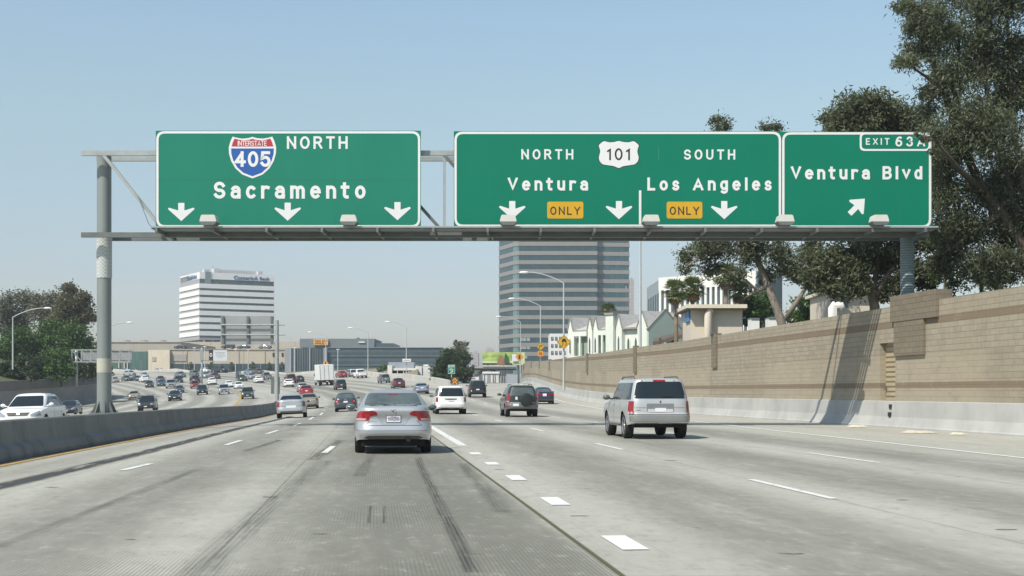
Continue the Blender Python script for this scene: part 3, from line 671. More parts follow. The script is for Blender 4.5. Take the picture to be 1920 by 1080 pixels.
def place(u, w, d): return Vector((gx(u), GY - .002 - d, gz(w)))
def fit(s, x0, x1, ytop, ybase, m, parent, bold=.02, space=1.25, name='lettering', d0=.0):
    st = {'Sacramento': .19, 'Ventura': .195, 'Los Angeles': .195, 'Ventura Blvd': .195, '405': .19, 'ONLY': .135, '101': .135, 'INTERSTATE': .145, 'EXIT': .17}.get(s, .175)
    return stroke_text(s, gx(x0), gx(x1), gz(ybase), (ybase - ytop) / GS, st, lambda u, w, d: Vector((u, GY - .002 - d0 - d, w)), m, parent, name)
def plate(name, poly, m, parent, d0=.002, d1=.008, bl=None):
    b = bl or MB(); b.prism([(gx(u), gz(w)) for u, w in poly], GY - d1, GY - d0, 'y')
    return b if bl is not None else b.build(name, m, parent)
def sign_panel(name, x0, y0, x1, y1, m, label, hb=None):
    b = MB(); b.prism([(gx(x0), gz(y1)), (gx(x1), gz(y1)), (gx(x1), gz(y0)), (gx(x0), gz(y0))], GY, GY + .06, 'y')
    s = b.build(name, m); tag(s, label, 'road sign')
    b = MB(); o = [(gx(u), gz(w)) for u, w in rrect(x0 + 1, y0 + 1, x1 - 1, y1 - 2, 16, 5)]; i = [(gx(u), gz(w)) for u, w in rrect(x0 + 5.3, y0 + 5.3, x1 - 5.3, y1 - 6.3, 12, 5)]
    b.ring(o, i, GY - .006, GY - .001); b.build('border', SIGN_W, s)
    b = MB()
    if hb: plate('seam', [(x0, hb), (x1, hb), (x1, hb + .7), (x0, hb + .7)], None, None, .0005, .003, bl=b); b.build('seam', SEAMG, s)
    return s
def arrow(cx, ytop, parent):
    k = ytop - 380.5
    poly = [(-5.8, 380.5), (5.8, 380.5), (5.8, 394.8), (23, 389.4), (25, 392), (0, 414.5), (-25, 392), (-23, 389.4), (-5.8, 394.8)]
    return plate('arrow', [(cx + x, y + k) for x, y in poly], SIGN_W, parent)
sa = sign_panel('direction_sign', 292, 245, 789, 428.5, GREEN_A, 'green overhead sign for 405 North Sacramento with three down arrows', 337)
fit('NORTH', 538, 652, 255.5, 279.3, SIGN_W, sa, .022, 1.2); fit('Sacramento', 401, 685.5, 340.8, 372.5, SIGN_W, sa, .03, 1.32)
for cx, yt in ((340, 380.5), (539.5, 380), (745.3, 379)): arrow(cx, yt, sa)
def mirror(h, cx, sx, ox, oy, sy): return [(ox + (x) / sx, oy + y / sy) for x, y in h] + [(ox + (2 * cx - x) / sx, oy + y / sy) for x, y in reversed(h) if abs(x - cx) > 1]
half = [(1527, 115), (1560, 125), (1610, 130), (1655, 122), (1688, 113), (1705, 150), (1719, 200), (1717, 250), (1700, 310), (1665, 370), (1610, 420), (1527, 452)]
out = mirror(half, 1527, 4.32, 120, 230, 4.32)
sh = plate('route_shield', out, SIGN_W, sa, .002, .010)
ctr = (473.5, 294)
inn = [(ctr[0] + (x - ctr[0]) * .90, ctr[1] + (y - ctr[1]) * .90) for x, y in out]
def clip(poly, y, above):
    r = []
    for i in range(len(poly)):
        a, c = poly[i - 1], poly[i]; ia, ic = (a[1] < y) == above, (c[1] < y) == above
        if ia != ic: t = (y - a[1]) / (c[1] - a[1]); r.append((a[0] + (c[0] - a[0]) * t, y))
        if ic: r.append(c)
    return r
plate('shield_band', clip(inn, 274.8, True), SIGN_R, sh, .010, .013); plate('shield_field', clip(inn, 278.4, False), SIGN_B, sh, .010, .013)
fit('INTERSTATE', 446, 500.5, 264, 273.7, SIGN_W, sh, .02, 1.0, d0=.012); fit('405', 440, 507.5, 283.7, 313, SIGN_W, sh, .03, 1.0, 'numeral', d0=.012)

sb = sign_panel('direction_sign', 851, 246, 1465.5, 427.5, GREEN_B, 'wide green overhead sign for 101 North Ventura and South Los Angeles'); sb['group'] = sa['group'] = 'green signs on the gantry'
fit('NORTH', 977.5, 1075, 279.8, 299, SIGN_W, sb, .022, 1.25); fit('Ventura', 952, 1102.5, 332.8, 357.3, SIGN_W, sb, .03, 1.35)
fit('SOUTH', 1282.5, 1378.5, 280.3, 299.4, SIGN_W, sb, .022, 1.25); fit('Los Angeles', 1213.8, 1446.7, 332.8, 357.3, SIGN_W, sb, .03, 1.3)
for cx in (960.5, 1160.6, 1357.9): arrow(cx, 377, sb)
plate('divider', [(1198, 357), (1202.4, 357), (1202.4, 421), (1198, 421)], SIGN_W, sb)
b = MB()
for y0, y1 in ((276, 301),): plate('', [(1234.6, y0), (1235.6, y0), (1235.6, y1), (1234.6, y1)], None, None, .001, .003, bl=b)
b.build('peeled_divider', mat('pale_green_residue', (.03, .22, .15), .6, 0, 0), sb)
for x0, x1 in ((1026, 1093.7), (1250, 1316.8)):
    pl = plate('only_plate', rrect(x0, 378.2, x1, 409.8, 4, 3), SIGN_Y, sb); fit('ONLY', x0 + 5.6, x1 - 6, 387.4, 402.6, SIGN_K, pl, .01, 1.1, d0=.008)
half = [(1383, 147), (1420, 158), (1465, 160), (1505, 148), (1548, 183), (1535, 215), (1533, 240), (1545, 280), (1540, 310), (1515, 338), (1470, 345), (1420, 352), (1383, 370)]
out = rp(mirror(half, 1383, 4.32, 840, 230, 4.32), 3, 3); c0 = (1160.2, 290)
back = plate('route_shield', [(c0[0] + (x - c0[0]) * 1.035, c0[1] + (y - c0[1]) * 1.05) for x, y in out], SIGN_K, sb, .002, .006)
plate('shield_field', out, SIGN_W, back, .006, .010); fit('101', 1138.8, 1180.8, 278, 300.2, SIGN_K, back, .012, 1.05, 'numeral', d0=.010)

sc_ = sign_panel('direction_sign', 1465.5, 247, 1747, 429, GREEN_B, 'green overhead exit sign reading Exit 63A Ventura Blvd with a slanted arrow', 337.2); sc_['group'] = sa['group']
tab = MB(); o_ = [(gx(u), gz(w)) for u, w in rrect(1612, 248.5, 1744.5, 283, 9, 4)]; i_ = [(gx(u), gz(w)) for u, w in rrect(1615.6, 252, 1741, 279.5, 7, 4)]
tab.ring(o_, i_, GY - .009, GY - .0015); t_ = tab.build('exit_tab', SIGN_W, sc_)
fit('EXIT', 1623.5, 1667.5, 259, 271.5, SIGN_W, t_, .014, 1.2); fit('63A', 1679, 1734.5, 256, 274.8, SIGN_W, t_, .018, 1.2)
fit('Ventura Blvd', 1482.8, 1729.3, 311.6, 336.5, SIGN_W, sc_, .03, 1.28)
def rotp(p, a, cx, cy): c, s = math.cos(a), math.sin(a); return (cx + p[0] * c - p[1] * s, cy + p[0] * s + p[1] * c)
plate('arrow', [rotp(p, R(45), 1607, 387) for p in ((-5, 20), (5, 20), (5, 2), (17, 4), (18.5, 1), (0, -20.5), (-18.5, 1), (-17, 4), (-5, 2))], SIGN_W, sc_)

# ------------------------------------------------------------------ street lamps
LAMP = mat('lamp_pole_steel', (.47, .49, .49), .5, .15, .08, 1)
LHEAD = mat('lamp_head', (.78, .78, .76), .35, 0, .03, 2)
def street_lamp(px_pole, py_top, px_head, py_head, Y, zb, label, r=.1):
    top = P(px_pole, py_top, Y); hd = P(px_head, py_head, Y)
    o = empty('street_lamp', (top.x, Y, zb), 0, label, 'street lamp', 'street lamps beside the freeway')
    MB().tube([(top.x, Y, zb), (top.x, Y, top.z)], [r * 1.15, r * .75], 10).build('pole', LAMP, o, smooth=True, sharp=40)
    a = hd - top; n = 8
    pts = [top + Vector((a.x * t, 0, a.z * math.sin(t * math.pi / 2) ** .9)) for t in [i / n for i in range(n + 1)]]
    MB().tube(pts, [r * .62] * n + [r * .4], 8).build('arm', LAMP, o, smooth=True, sharp=40)
    s = 1 if a.x > 0 else -1
    MB().ball(hd + Vector((s * .42, 0, -.02)), (.55, .2, .14), 14, 8).build('lamp_head', LHEAD, o, smooth=True)
    return o
street_lamp(24, 595, 83, 577.5, 176, 4.2, 'street lamp at the left edge of the picture before the wooded bank')
street_lamp(192, 619, 238, 604.5, 215, 4.4, 'street lamp whose arm shows right of the gantry pole before the trees')
street_lamp(1057, 531, 990, 510.5, 145, 1.5, 'nearest street lamp with a visible arm, carrying the slippery road sign')
street_lamp(1013.5, 574, 965, 559.5, 203, 2, 'street lamp carrying the right turn warning sign before the banded tower')
street_lamp(976, 604, 939, 593.5, 254, 2.4, 'faint far street lamp before the left face of the banded tower')
street_lamp(1200.5, 431, 1105, 400, 97, 1.2, 'tall street lamp pole at the pale houses whose top hides behind the sign', .1)
for a in ((762, 614, 731, 603, 262, 3.5, 'street lamp on the far parapet above the white parking structure'), (690, 624, 661, 614.5, 293, 4.6, 'street lamp on the far parapet before the middle of the dark glass block'),
          (611, 631, 585, 622.5, 318, 5.4, 'street lamp on the far parapet just behind the orange sign'), (544.5, 632, 523, 626, 335, 6, 'faint street lamp on the far parapet beside the cantilever sign pole')):
    street_lamp(*a)
MBX = mat('mall_lamp', (.5, .51, .5), .5, 0, 0)
for i, (px, yt, yb, pl) in enumerate(((364.5, 652, 702, 'left of the white and black sign'), (384, 650, 700, 'directly behind the white and black sign'), (441.5, 655, 704, 'above the red car'), (465.5, 655, 706, 'before the third bush of the store front'), (633.5, 655, 697, 'before the dark glass block left of the taller lamp'), (553, 652, 697, 'at the left end of the dark glass curtain wall'))):
    a = P(px, yt, 400); c = P(px, yb, 400); o = empty('lot_lamp', (c.x, 400, c.z), 0, 'thin car park light pole ' + pl, 'light pole', 'thin light poles before the stores')
    MB().tube([c, a], .13, 6).build('pole', MBX, o); MB().box(a, (.9, .4, .18)).build('lamp_head', LHEAD, o)

# ------------------------------------------------------------------ small road signs
def warn(name, px, py, half, Y, shape, label, pole_to, m=SIGN_Y, draw=None, thick=.02, cat='road sign', post=True, rim=None):
    c = P(px, py, Y); k = half * Y / FPX
    o = empty(name, (c.x, Y, c.z), 0, label, cat)
    pts = {'d': [(-1, 0), (0, -1), (1, 0), (0, 1)], 's': [(-1, -1), (1, -1), (1, 1), (-1, 1)]}[shape] if isinstance(shape, str) else shape
    b = MB(); b.prism(rp([(c.x + x * k, c.z + z * k) for x, z in pts], .12 * k, 3), Y - thick, Y, 'y'); b.build('panel', m, o)
    if rim:
        q = rp([(c.x + x * k * .93, c.z + z * k * .93) for x, z in pts], .1 * k, 3); q2 = rp([(c.x + x * k * .87, c.z + z * k * .87) for x, z in pts], .1 * k, 3)
        MB().ring(q, q2, Y - thick - .006, Y - thick - .001).build('rim', rim, o)
    if draw:
        b = MB()
        for poly in draw[1]: b.prism([(c.x + x * k, c.z + z * k) for x, z in poly], Y - thick - .012, Y - thick - .001, 'y')
        b.build('symbol', draw[0], o)
    if pole_to is not None: MB().tube([(c.x, Y + .06, pole_to), (c.x, Y + .06, c.z + k * .8)], .045, 8).build('post', STEEL, o, smooth=True)
    return o, c, k
def squig(x0): return [[(x0 + .09 * math.sin(z * 7 + 1) - .035, -.06 - z), (x0 + .09 * math.sin(z * 7 + 1) + .05, -.06 - z), (x0 + .09 * math.sin((z + .14) * 7 + 1) + .05, -.2 - z), (x0 + .09 * math.sin((z + .14) * 7 + 1) - .035, -.2 - z)] for z in (0, .14, .28)]
car_sym = [rp([(-.3, .05), (.3, .05), (.34, .2), (.24, .3), (.18, .48), (-.18, .48), (-.24, .3), (-.34, .2)], .04), [(-.28, -.04), (-.16, -.04), (-.16, .05), (-.28, .05)], [(.16, -.04), (.28, -.04), (.28, .05), (.16, .05)]]
warn('slippery_road_sign', 1057.5, 641.5, 13.8, 144.6, 'd', 'largest yellow diamond sign with a skidding car symbol on a lamp pole', None, SIGN_Y, (SIGN_K, car_sym + squig(-.22) + squig(.22)), rim=SIGN_K)
turn = [[(-.3, -.45), (-.14, -.45), (-.14, .12), (-.3, .12)], [(-.3, .12), (.14, .12), (.14, .28), (-.3, .28)], [(.12, .02), (.48, .2), (.12, .4)]]
o, c, k = warn('turn_sign', 1013.5, 650, 7.6, 202.6, 'd', 'yellow diamond sign with a right turn arrow above a speed plate', None, SIGN_Y, (SIGN_K, turn), rim=SIGN_K)
q = P(1013.5, 663, 202.6); k = 5.0 * 202.6 / FPX; b = MB(); b.prism(rrect(q.x - k, q.z - k, q.x + k, q.z + k, .05), 202.58, 202.6, 'y'); pl = b.build('speed_plate', SIGN_O, o)
letter('10', q.x - k * .55, q.x + k * .55, q.z - k * .5, k * 1.0, lambda u, w, d: Vector((u, 202.57 - d, w)), SIGN_K, pl, .02, 1)
sig = [[(-.22, -.5), (.22, -.5), (.22, .45), (-.22, .45)]]
o, c, k = warn('signal_ahead_sign', 974, 669.5, 8.0, 239.4, 'd', 'orange yellow diamond sign with a signal symbol in front of the billboard', 2.0, SIGN_O, (SIGN_K, sig), rim=SIGN_K)
o, c, k = warn('exit_gore_sign', 846.6, 692.5, 1, 176, [(-6.8, -8.8), (6.8, -8.8), (6.8, 8.8), (-6.8, 8.8)], 'small green exit sign with white border before the dark round tree', .6, GREEN_B, None, rim=SIGN_W)
pl2 = lambda u, w, d: Vector((u, 175.97 - d, w)); s_ = 176 / FPX
def X_(px): return (px - 960) * s_
def Z_(py): return EYE - (py - HZ) * s_
stroke_text('EXIT', X_(841.5), X_(851.8), Z_(689), 3.6 * s_, .2, pl2, SIGN_W, o); stroke_text('63A', X_(843), X_(850.5), Z_(694.5), 3.6 * s_, .2, pl2, SIGN_W, o)
b = MB(); b.prism([(X_(x), Z_(y)) for x, y in ((844.2, 698.2), (845.4, 699.4), (848, 697.2), (849, 698.3), (849.6, 695.2), (846, 695.7), (847, 696.5))], 175.955, 175.968, 'y'); b.build('arrow', SIGN_W, o)
chev = [[(-.75, -.75), (-.5, -.95), (0, -.35), (.5, -.95), (.75, -.75), (0, .1)], [(-.75, .05), (-.5, -.15), (0, .45), (.5, -.15), (.75, .05), (0, .9)]]
warn('chevron_marker', 852.8, 714.3, 7.0, 170.5, 's', 'orange and dark chevron marker at the nose of the far parapet', .6, mat('marker_dark', (.07, .06, .04), .5, 0, .05), (SIGN_O, chev), cat='road sign')
warn('warning_sign', 610.5, 681, 5.6, 311, 'd', 'small orange yellow diamond sign beyond the white box truck', 5.0, SIGN_O, (SIGN_K, [[(-.2, -.3), (.2, -.3), (.2, .4), (-.2, .4)]]))
o, c, k = warn('small_white_sign', 762.5, 675.5, 1, 261.5, [(-8, -2.8), (8, -2.8), (8, 2.8), (-8, 2.8)], 'small white board fixed to the lamp pole by the parking structure', None, SIGN_W, (STEEL, [[(-6, -.8), (6, -.8), (6, .8), (-6, .8)]]))

# cantilever sign seen from behind, beside the median
cy = 118.0; s_ = cy / FPX
cs = empty('cantilever_sign', ((519.3 - 960) * s_, cy, -.3), 0, 'grey back of a large sign cantilevered on two arms from a pole in the median', 'road sign')
p0 = P(519.3, 600.5, cy); MB().tube([(p0.x, cy, -.6), p0], [.19, .165], 14).build('pole', STEEL, cs, smooth=True, sharp=40)
BACK = mat('sign_back_aluminium', (.33, .34, .34), .45, .3, .08, .5)
for py in (609, 627.5):
    MB().tube([P(414, py, cy), P(534, py, cy)], .07, 8).build('arm', STEEL, cs, smooth=True, sharp=40)
for x0, x1 in ((414, 463.2), (463.8, 513)):
    a, c = P(x0, 646, cy + .3), P(x1, 592.5, cy + .3); f = MB().box2((a.x, cy + .28, a.z), (c.x, cy + .32, c.z)).build('sign_panel', BACK, cs)
for px in (417, 464, 509): a, c = P(px, 646, cy), P(px, 593, cy); MB().box2((a.x - .1, cy + .1, a.z), (a.x + .1, cy + .275, c.z)).build('stiffener', STEEL_D, cs)
for x0, x1 in ((507.3, 513.2), (518.5, 523.5)):
    a, c = P(x0, 738.5, cy), P(x1, 706.5, cy); MB().box2((a.x, cy + .2, a.z), (c.x, cy + .26, c.z)).build('marker_panel', mat('marker_back', (.14, .145, .15), .5, .2, .1), cs)

# white sign with the black emblem panel, far left
fy = 300.0; s_ = fy / FPX
ws = empty('sign_on_cantilever', ((378.5 - 960) * s_, fy, 3), 0, 'white sign with a black emblem panel on a bracket arm before the tan stores', 'road sign')
p0 = P(378.5, 652, fy); MB().tube([(p0.x, fy, 2.0), p0], .22, 10).build('pole', STEEL, ws, smooth=True)
a = P(375.5, 676, fy); c = P(381.5, 655, fy); MB().box2((a.x, fy - .4, a.z), (c.x, fy - .1, c.z)).build('cabinet', BACK, ws)
a = P(400, 676.5, fy); c = P(426, 656.5, fy); f = MB().box2((a.x, fy - .12, a.z), (c.x, fy, c.z)).build('white_panel', mat('faded_sign_white', (.55, .57, .6), .5, 0, .04), ws)
b = MB()
for py, x0, x1 in ((661, 404, 422), (663.5, 405, 421), (667, 404, 423), (669.5, 408, 418)): a = P(x0, py + .45, fy); c = P(x1, py - .45, fy); b.box2((a.x, fy - .14, a.z), (c.x, fy - .121, c.z))
b.build('printed_lines', STEEL, f)
a = P(392, 675.5, fy); c = P(399.5, 655.5, fy); e = MB().box2((a.x, fy - .14, a.z), (c.x, fy, c.z)).build('emblem_panel', SIGN_K, ws)
q = P(395.7, 665.5, fy); MB().ring([(q.x + .3 * math.cos(t), q.z + .42 * math.sin(t)) for t in np.linspace(0, 2 * math.pi, 13)[:-1]], [(q.x + .17 * math.cos(t), q.z + .24 * math.sin(t)) for t in np.linspace(0, 2 * math.pi, 13)[:-1]], fy - .16, fy - .141).build('emblem', SIGN_W, e)
for py in (655.5, 676): MB().beam(P(378, py, fy), P(426, py, fy), .1).build('arm', STEEL_D, ws)

# far truss over the oncoming lanes, seen from behind
ty = 190.0
tg = empty('truss_gantry', P(141, 690, ty), 0, 'boxy grey truss gantry reaching over the oncoming lanes at the wooded bank', 'gantry')
for py in (656, 678.5):
    for dy in (0, .9): MB().beam(P(134, py, ty) + Vector((0, dy, 0)), P(243, py, ty) + Vector((0, dy, 0)), .14).build('chord', STEEL, tg)
for i in range(7):
    px = 135 + 17.9 * i; MB().beam(P(px, 656, ty), P(px, 678.5, ty), .12).build('post', STEEL, tg)
    if i < 6: MB().beam(P(px, 657, ty) + Vector((0, .05, 0)), P(px + 17.9, 678, ty) + Vector((0, .05, 0)), .1).build('diagonal', STEEL, tg)
a = P(147, 677, ty); c = P(243, 657.5, ty); MB().box2((a.x, ty + 1.0, a.z), (c.x, ty + 1.06, c.z)).build('sign_back', BACK, tg)
a = P(141, 700, ty); MB().tube([(a.x, ty + .5, 2), (a.x, ty + .5, P(141, 656, ty).z)], .22, 12).build('pole', STEEL, tg, smooth=True)
# ------------------------------------------------------------------ buildings
def panelled(name, col, px=2.0, pz=2.0, line=.02, dark=.6, var=.08, rough=.8, gloss=None):
    """a wall colour with a grid of fine joints, in the object's own axes"""
    t = NT(name); tc = t.node('TexCoord').outputs['Object']; sx = t.node('SeparateXYZ'); t.l.new(tc, sx.inputs[0])
    h = t.math('ADD', sx.outputs[0], sx.outputs[1]); a = t.math('ABSOLUTE', t.math('SUBTRACT', t.math('FRACT', t.math('DIVIDE', h, px)), .5)); c = t.math('ABSOLUTE', t.math('SUBTRACT', t.math('FRACT', t.math('DIVIDE', sx.outputs[2], pz)), .5))
    j = t.math('MAXIMUM', t.ramp(a, .5 - line / px * 1.5, .5 - line / px * .5), t.ramp(c, .5 - line / pz * 1.5, .5 - line / pz * .5))
    n = t.noise(tc, .3, 5, .65); cc = t.mix(t.ramp(n, .3, .7), [q * (1 - var) for q in col], [min(1, q * (1 + var)) for q in col])
    t.set(t.b.inputs['Base Color'], t.mix(j, cc, [q * dark for q in col])); t.b.inputs['Roughness'].default_value = rough
    return t.m
def tinted_glass(name, c0, c1, px, rough=.12, cell=.45):
    """curtain-wall glass: each pane a little different, thin mullions"""
    t = NT(name); tc = t.node('TexCoord').outputs['Object']; sx = t.node('SeparateXYZ'); t.l.new(tc, sx.inputs[0])
    h = t.math('DIVIDE', t.math('ADD', sx.outputs[0], t.math('MULTIPLY', sx.outputs[1], .93)), px)
    cell_ = t.node('TexWhiteNoise', noise_dimensions='2D'); cb = t.node('CombineXYZ'); t.l.new(t.math('FLOOR', h), cb.inputs[0]); t.l.new(t.math('FLOOR', t.math('DIVIDE', sx.outputs[2], 3.5)), cb.inputs[1]); t.l.new(cb.outputs[0], cell_.inputs[0])
    m = t.ramp(t.math('ABSOLUTE', t.math('SUBTRACT', t.math('FRACT', h), .5)), .44, .48)
    c = t.mix(t.math('MULTIPLY', cell_.outputs[0], cell), c0, c1)
    t.set(t.b.inputs['Base Color'], t.mix(m, c, [q * .6 for q in c0])); t.b.inputs['Roughness'].default_value = rough; t.b.inputs['Specular IOR Level'].default_value = .6
    return t.m
def local(o): return lambda px, py, Y: world_of(o).inverted() @ P(px, py, Y)

# --- white bank tower on the left
BW = panelled('white_spandrel', (.80, .80, .79), 1.5, 50, .05, .86, .03); BG = tinted_glass('bank_glass', (.055, .085, .085), (.14, .19, .19), 1.5, .15)
BGREY = mat('grey_recess', (.34, .34, .35), .8, 0, .04)
Yb = 700.0; kb = Yb / FPX; cor = P(373.5, 690, Yb); ang = R(30)
bank = empty('bank_tower', (cor.x, Yb, 6), ang, 'white office tower with dark window bands and blue bank lettering along its top', 'office tower')
def bz(py): return EYE - (py - HZ) * kb - 6
WR, WL = 41.3, 36.0
MB().box2((.5, .5, bz(634)), (WR - .5, WL - .5, bz(509.5))).build('glazing', BG, bank, local=True)
MB().box2((.35, .6, bz(634)), (.49, WL - .6, bz(512))).build('side_recess_shade', BGREY, bank, local=True)  # light grey sheet paints the shade of the recessed bands
ys = [(509.5, 522.3)] + [(531.3 + 12.75 * i, 539.6 + 12.75 * i) for i in range(8)]
for i, (a, c) in enumerate(ys):
    b = MB(); e = .35 if i == 0 else 0
    b.box2((e, e, bz(c)), (WR, WL, bz(a))); b.build('spandrel', BW, bank, local=True)
MB().box2((.2, .2, bz(637)), (WR * .98, WL, bz(633.2))).build('soffit', BGREY, bank, local=True)
MB().box2((3.2, -.02, bz(531)), (6.2, .34, bz(508.6))).build('corner_pier', mat('blue_grey_panel', (.2, .25, .28), .5, 0, .05), bank, local=True)
for i in range(9):
    x = 2.5 + i * 4.5; MB().box2((x, 1.0, 0), (x + 1.1, 2.1, bz(637))).build('column', BGREY if i % 3 else BW, bank, local=True)
for i in range(5):
    y = 4 + i * 7; MB().box2((1.0, y, 0), (2.0, y + 1.2, bz(637))).build('column', BGREY, bank, local=True)
MB().box2((4, 6, 0), (WR - 4, WL - 4, bz(637))).build('lobby', BG, bank, local=True)
for x0, x1, y0, y1, py in ((4.5, 7.5, 6, 9, 504.5), (9.5, 12.3, 5, 9, 502), (12.3, 35, 8, 14, 503.2), (34, 36.5, 6, 9, 503.5)):
    MB().box2((x0, y0, bz(509.4)), (x1, y1, bz(py) + .6)).build('roof_plant', mat('roof_plant_white', (.7, .69, .68), .8, 0, .06), bank, local=True)
MB().box2((9.0, 5.5, bz(502)), (9.15, 5.65, bz(494.5))).build('antenna', STEEL_D, bank, local=True)
BLUE = mat('sign_blue_letters', (.035, .12, .26), .5, 0, 0)
letter('ComericA', 18.6, 32.0, bz(521.0), (521.0 - 513.6) * kb, lambda u, w, d: Vector((u, .34 - d * 30, w)), BLUE, None, .03, 1.0, 'lettering').parent = bank
letter('Bank', 32.8, 38.4, bz(520.6), (520.6 - 514.2) * kb, lambda u, w, d: Vector((u, .34 - d * 30, w)), BLUE, None, .03, 1.0, 'lettering').parent = bank
letter('ComericA Bank', 13.5, 31.0, bz(520.5), 7.0 * kb, lambda u, w, d: Vector((.34 - d * 30, WL - u, w)), BLUE, None, .03, 1.0, 'lettering').parent = bank

# --- banded tower in the middle
Yt = 560.0; kt = Yt / FPX
def tz(py): return EYE - (py - HZ) * kt
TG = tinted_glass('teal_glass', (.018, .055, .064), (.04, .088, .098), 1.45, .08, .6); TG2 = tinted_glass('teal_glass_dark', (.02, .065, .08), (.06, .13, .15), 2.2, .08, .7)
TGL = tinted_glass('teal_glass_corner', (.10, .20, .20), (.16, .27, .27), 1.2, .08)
TS = panelled('pinkish_granite', (.25, .24, .228), 1.45, 60, .05, .88, .05, .45); TS2 = panelled('pinkish_granite_side', (.20, .192, .183), 1.45, 60, .05, .88, .05, .45)
tower = empty('banded_tower', P(1050, 690, Yt), 0, 'tall office tower banded in pinkish stone and teal glass behind the sign', 'office tower')
def tx(px, Y=Yt): return (px - 960) * Y / FPX
A_, B_, C_, D_, E_, F_ = (tx(935, 580), 580), (tx(961, 563), 563.4), (tx(972), 560), (tx(1120), 560), (tx(1121, 563), 563), (tx(1180.5, 564), 564)
core = [A_, B_, C_, D_, E_, F_, (F_[0] + 2, 600), (A_[0] + 6, 604)]
ztop = tz(318)
def inset(poly, d):
    c = Vector((sum(p[0] for p in poly) / len(poly), sum(p[1] for p in poly) / len(poly)))
    return [tuple(c + (Vector(p) - c) * (1 - d / (Vector(p) - c).length)) for p in poly]
inn = inset(core, .25)
def facet(i, j, z0, z1, name, m, q=inn): MB().add([(*q[i], z0), (*q[j], z0), (*q[j], z1), (*q[i], z1)], [(0, 1, 2, 3)]).build(name, m, tower)
b = MB(); b.prism(inset(core, .6), tz(700), ztop); b.build('core', TG2, tower)
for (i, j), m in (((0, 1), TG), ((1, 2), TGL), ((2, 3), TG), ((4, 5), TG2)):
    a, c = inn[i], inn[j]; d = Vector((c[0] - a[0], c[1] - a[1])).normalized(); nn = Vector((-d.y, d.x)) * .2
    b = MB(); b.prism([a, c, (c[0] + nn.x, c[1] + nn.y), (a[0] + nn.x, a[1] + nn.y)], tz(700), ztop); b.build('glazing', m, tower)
for k in range(-8, 14):
    y = 457.2 + 17.2 * k; b = MB()
    b.prism([p for p in core], tz(y + 3.7), tz(y - 3.7)); b.build('spandrel', TS, tower)
b = MB(); b.prism(inset(core, -.3), ztop - 1, ztop + 2); b.build('parapet', TS, tower)
LITW = mat('pale_blind', (.30, .36, .36), .4, 0, .05)
for px, py in ((1126, 537), (1126, 554), (1171, 538), (975, 636.5), (981, 636.5), (988, 636.5), (975, 651.5), (981, 651.5), (988, 651.5), (983, 669)):
    x = tx(px); MB().box2((x, F_[1] - .02 if px > 1100 else 560.02, tz(py + 3)), (x + 1.2, F_[1] + .2 if px > 1100 else 560.3, tz(py - 3))).build('window_blind', LITW, tower)

# --- stores across the far side
BEI = panelled('beige_store_wall', (.45, .40, .32), 10, 6.8, .18, .75, .06); BEI2 = panelled('grey_beige_wall', (.37, .345, .295), 14, 9, .15, .85, .06)
CRM = panelled('cream_wall', (.62, .55, .43), 3.6, 40, .1, .88, .04); GLS = tinted_glass('green_store_glass', (.045, .11, .10), (.13, .22, .20), 1.2, .1)
SLT = tinted_glass('slate_glass', (.035, .065, .08), (.075, .12, .14), 1.0, .12); SLT2 = mat('slate_panel', (.065, .10, .115), .35, 0, .08, .6); SLG = mat('slate_grey_wall', (.16, .185, .195), .6, 0, .07, .3); PGR = mat('pale_grey_panel', (.26, .29, .32), .5, 0, .05, .5)
def slab(name, x0, y0, x1, y1, Y, depth, m, parent, ext=0):
    a = P(x0, y1, Y); c = P(x1, y0, Y); return MB().box2((a.x, Y, a.z - ext), (c.x, Y + depth, c.z)).build(name, m, parent)
S1 = 445.0
mall = empty('department_store', P(400, 694, S1), 0, 'long beige department store with a dark shop window strip and cream entrance tower', 'store')
slab('wall', 318, 655.5, 534, 694, S1, 45, BEI, mall, 3); slab('roof_edge', 318, 654.3, 534, 656, S1 - .3, 1, BEI2, mall)
slab('shop_window', 290, 682, 534, 693.5, S1 - .25, .2, SLT, mall, 1); slab('entrance_tower', 278, 656, 318, 694, S1 - 1.5, 20, CRM, mall, 3)
slab('wall_sign', 322, 664.5, 349, 677, S1 - .3, .28, mat('faded_grey_letters', (.33, .31, .28), .7, 0, .1, 1.2), mall); slab('wall_sign', 285, 669, 292, 677, S1 - 1.7, .18, BEI2, mall)
for x in (511, 528): slab('opening', x, 661.5, x + 3.2, 668.5, S1 - .2, .18, SIGN_K, mall)
for x in (350, 397, 447, 496): slab('pilaster', x, 656.5, x + .9, 682, S1 - .22, .2, BEI2, mall)
for x in (302, 345, 380, 412, 455, 488): slab('mullion', x, 682, x + .8, 693.5, S1 - .4, .14, PGR, mall)
glass = empty('glass_storefront', P(230, 694, S1), 0, 'green glass storefront at the left end of the beige store', 'store')
slab('glazing', 243, 659, 278, 694, S1 + 1, 20, GLS, glass, 3); slab('glazing', 190, 680, 243, 694, S1 + 2, 20, GLS, glass, 3)
for x in (222, 232, 238): slab('column', x, 680, x + 1.6, 694, S1 + 1.5, .4, CRM, glass)
bigb = empty('store_building', P(250, 680, 520), 0, 'grey beige windowless store volume rising behind the glass storefront', 'store')
slab('wall', 120, 641, 340, 692, 520, 60, BEI2, bigb, 4); slab('parapet', 120, 640, 340, 641.6, 519.6, 1, BEI, bigb)
for x, w in ((232, 6), (262, 9), (300, 5)): slab('roof_plant', x, 637.8, x + w, 640.2, 530, 6, BEI2, bigb)
b3 = empty('store_building', P(450, 680, 560), 0, 'long low beige store volume under the white bank tower', 'store')
slab('wall', 340, 641, 566, 690, 620 if False else 640, 40, BEI, b3, 4)
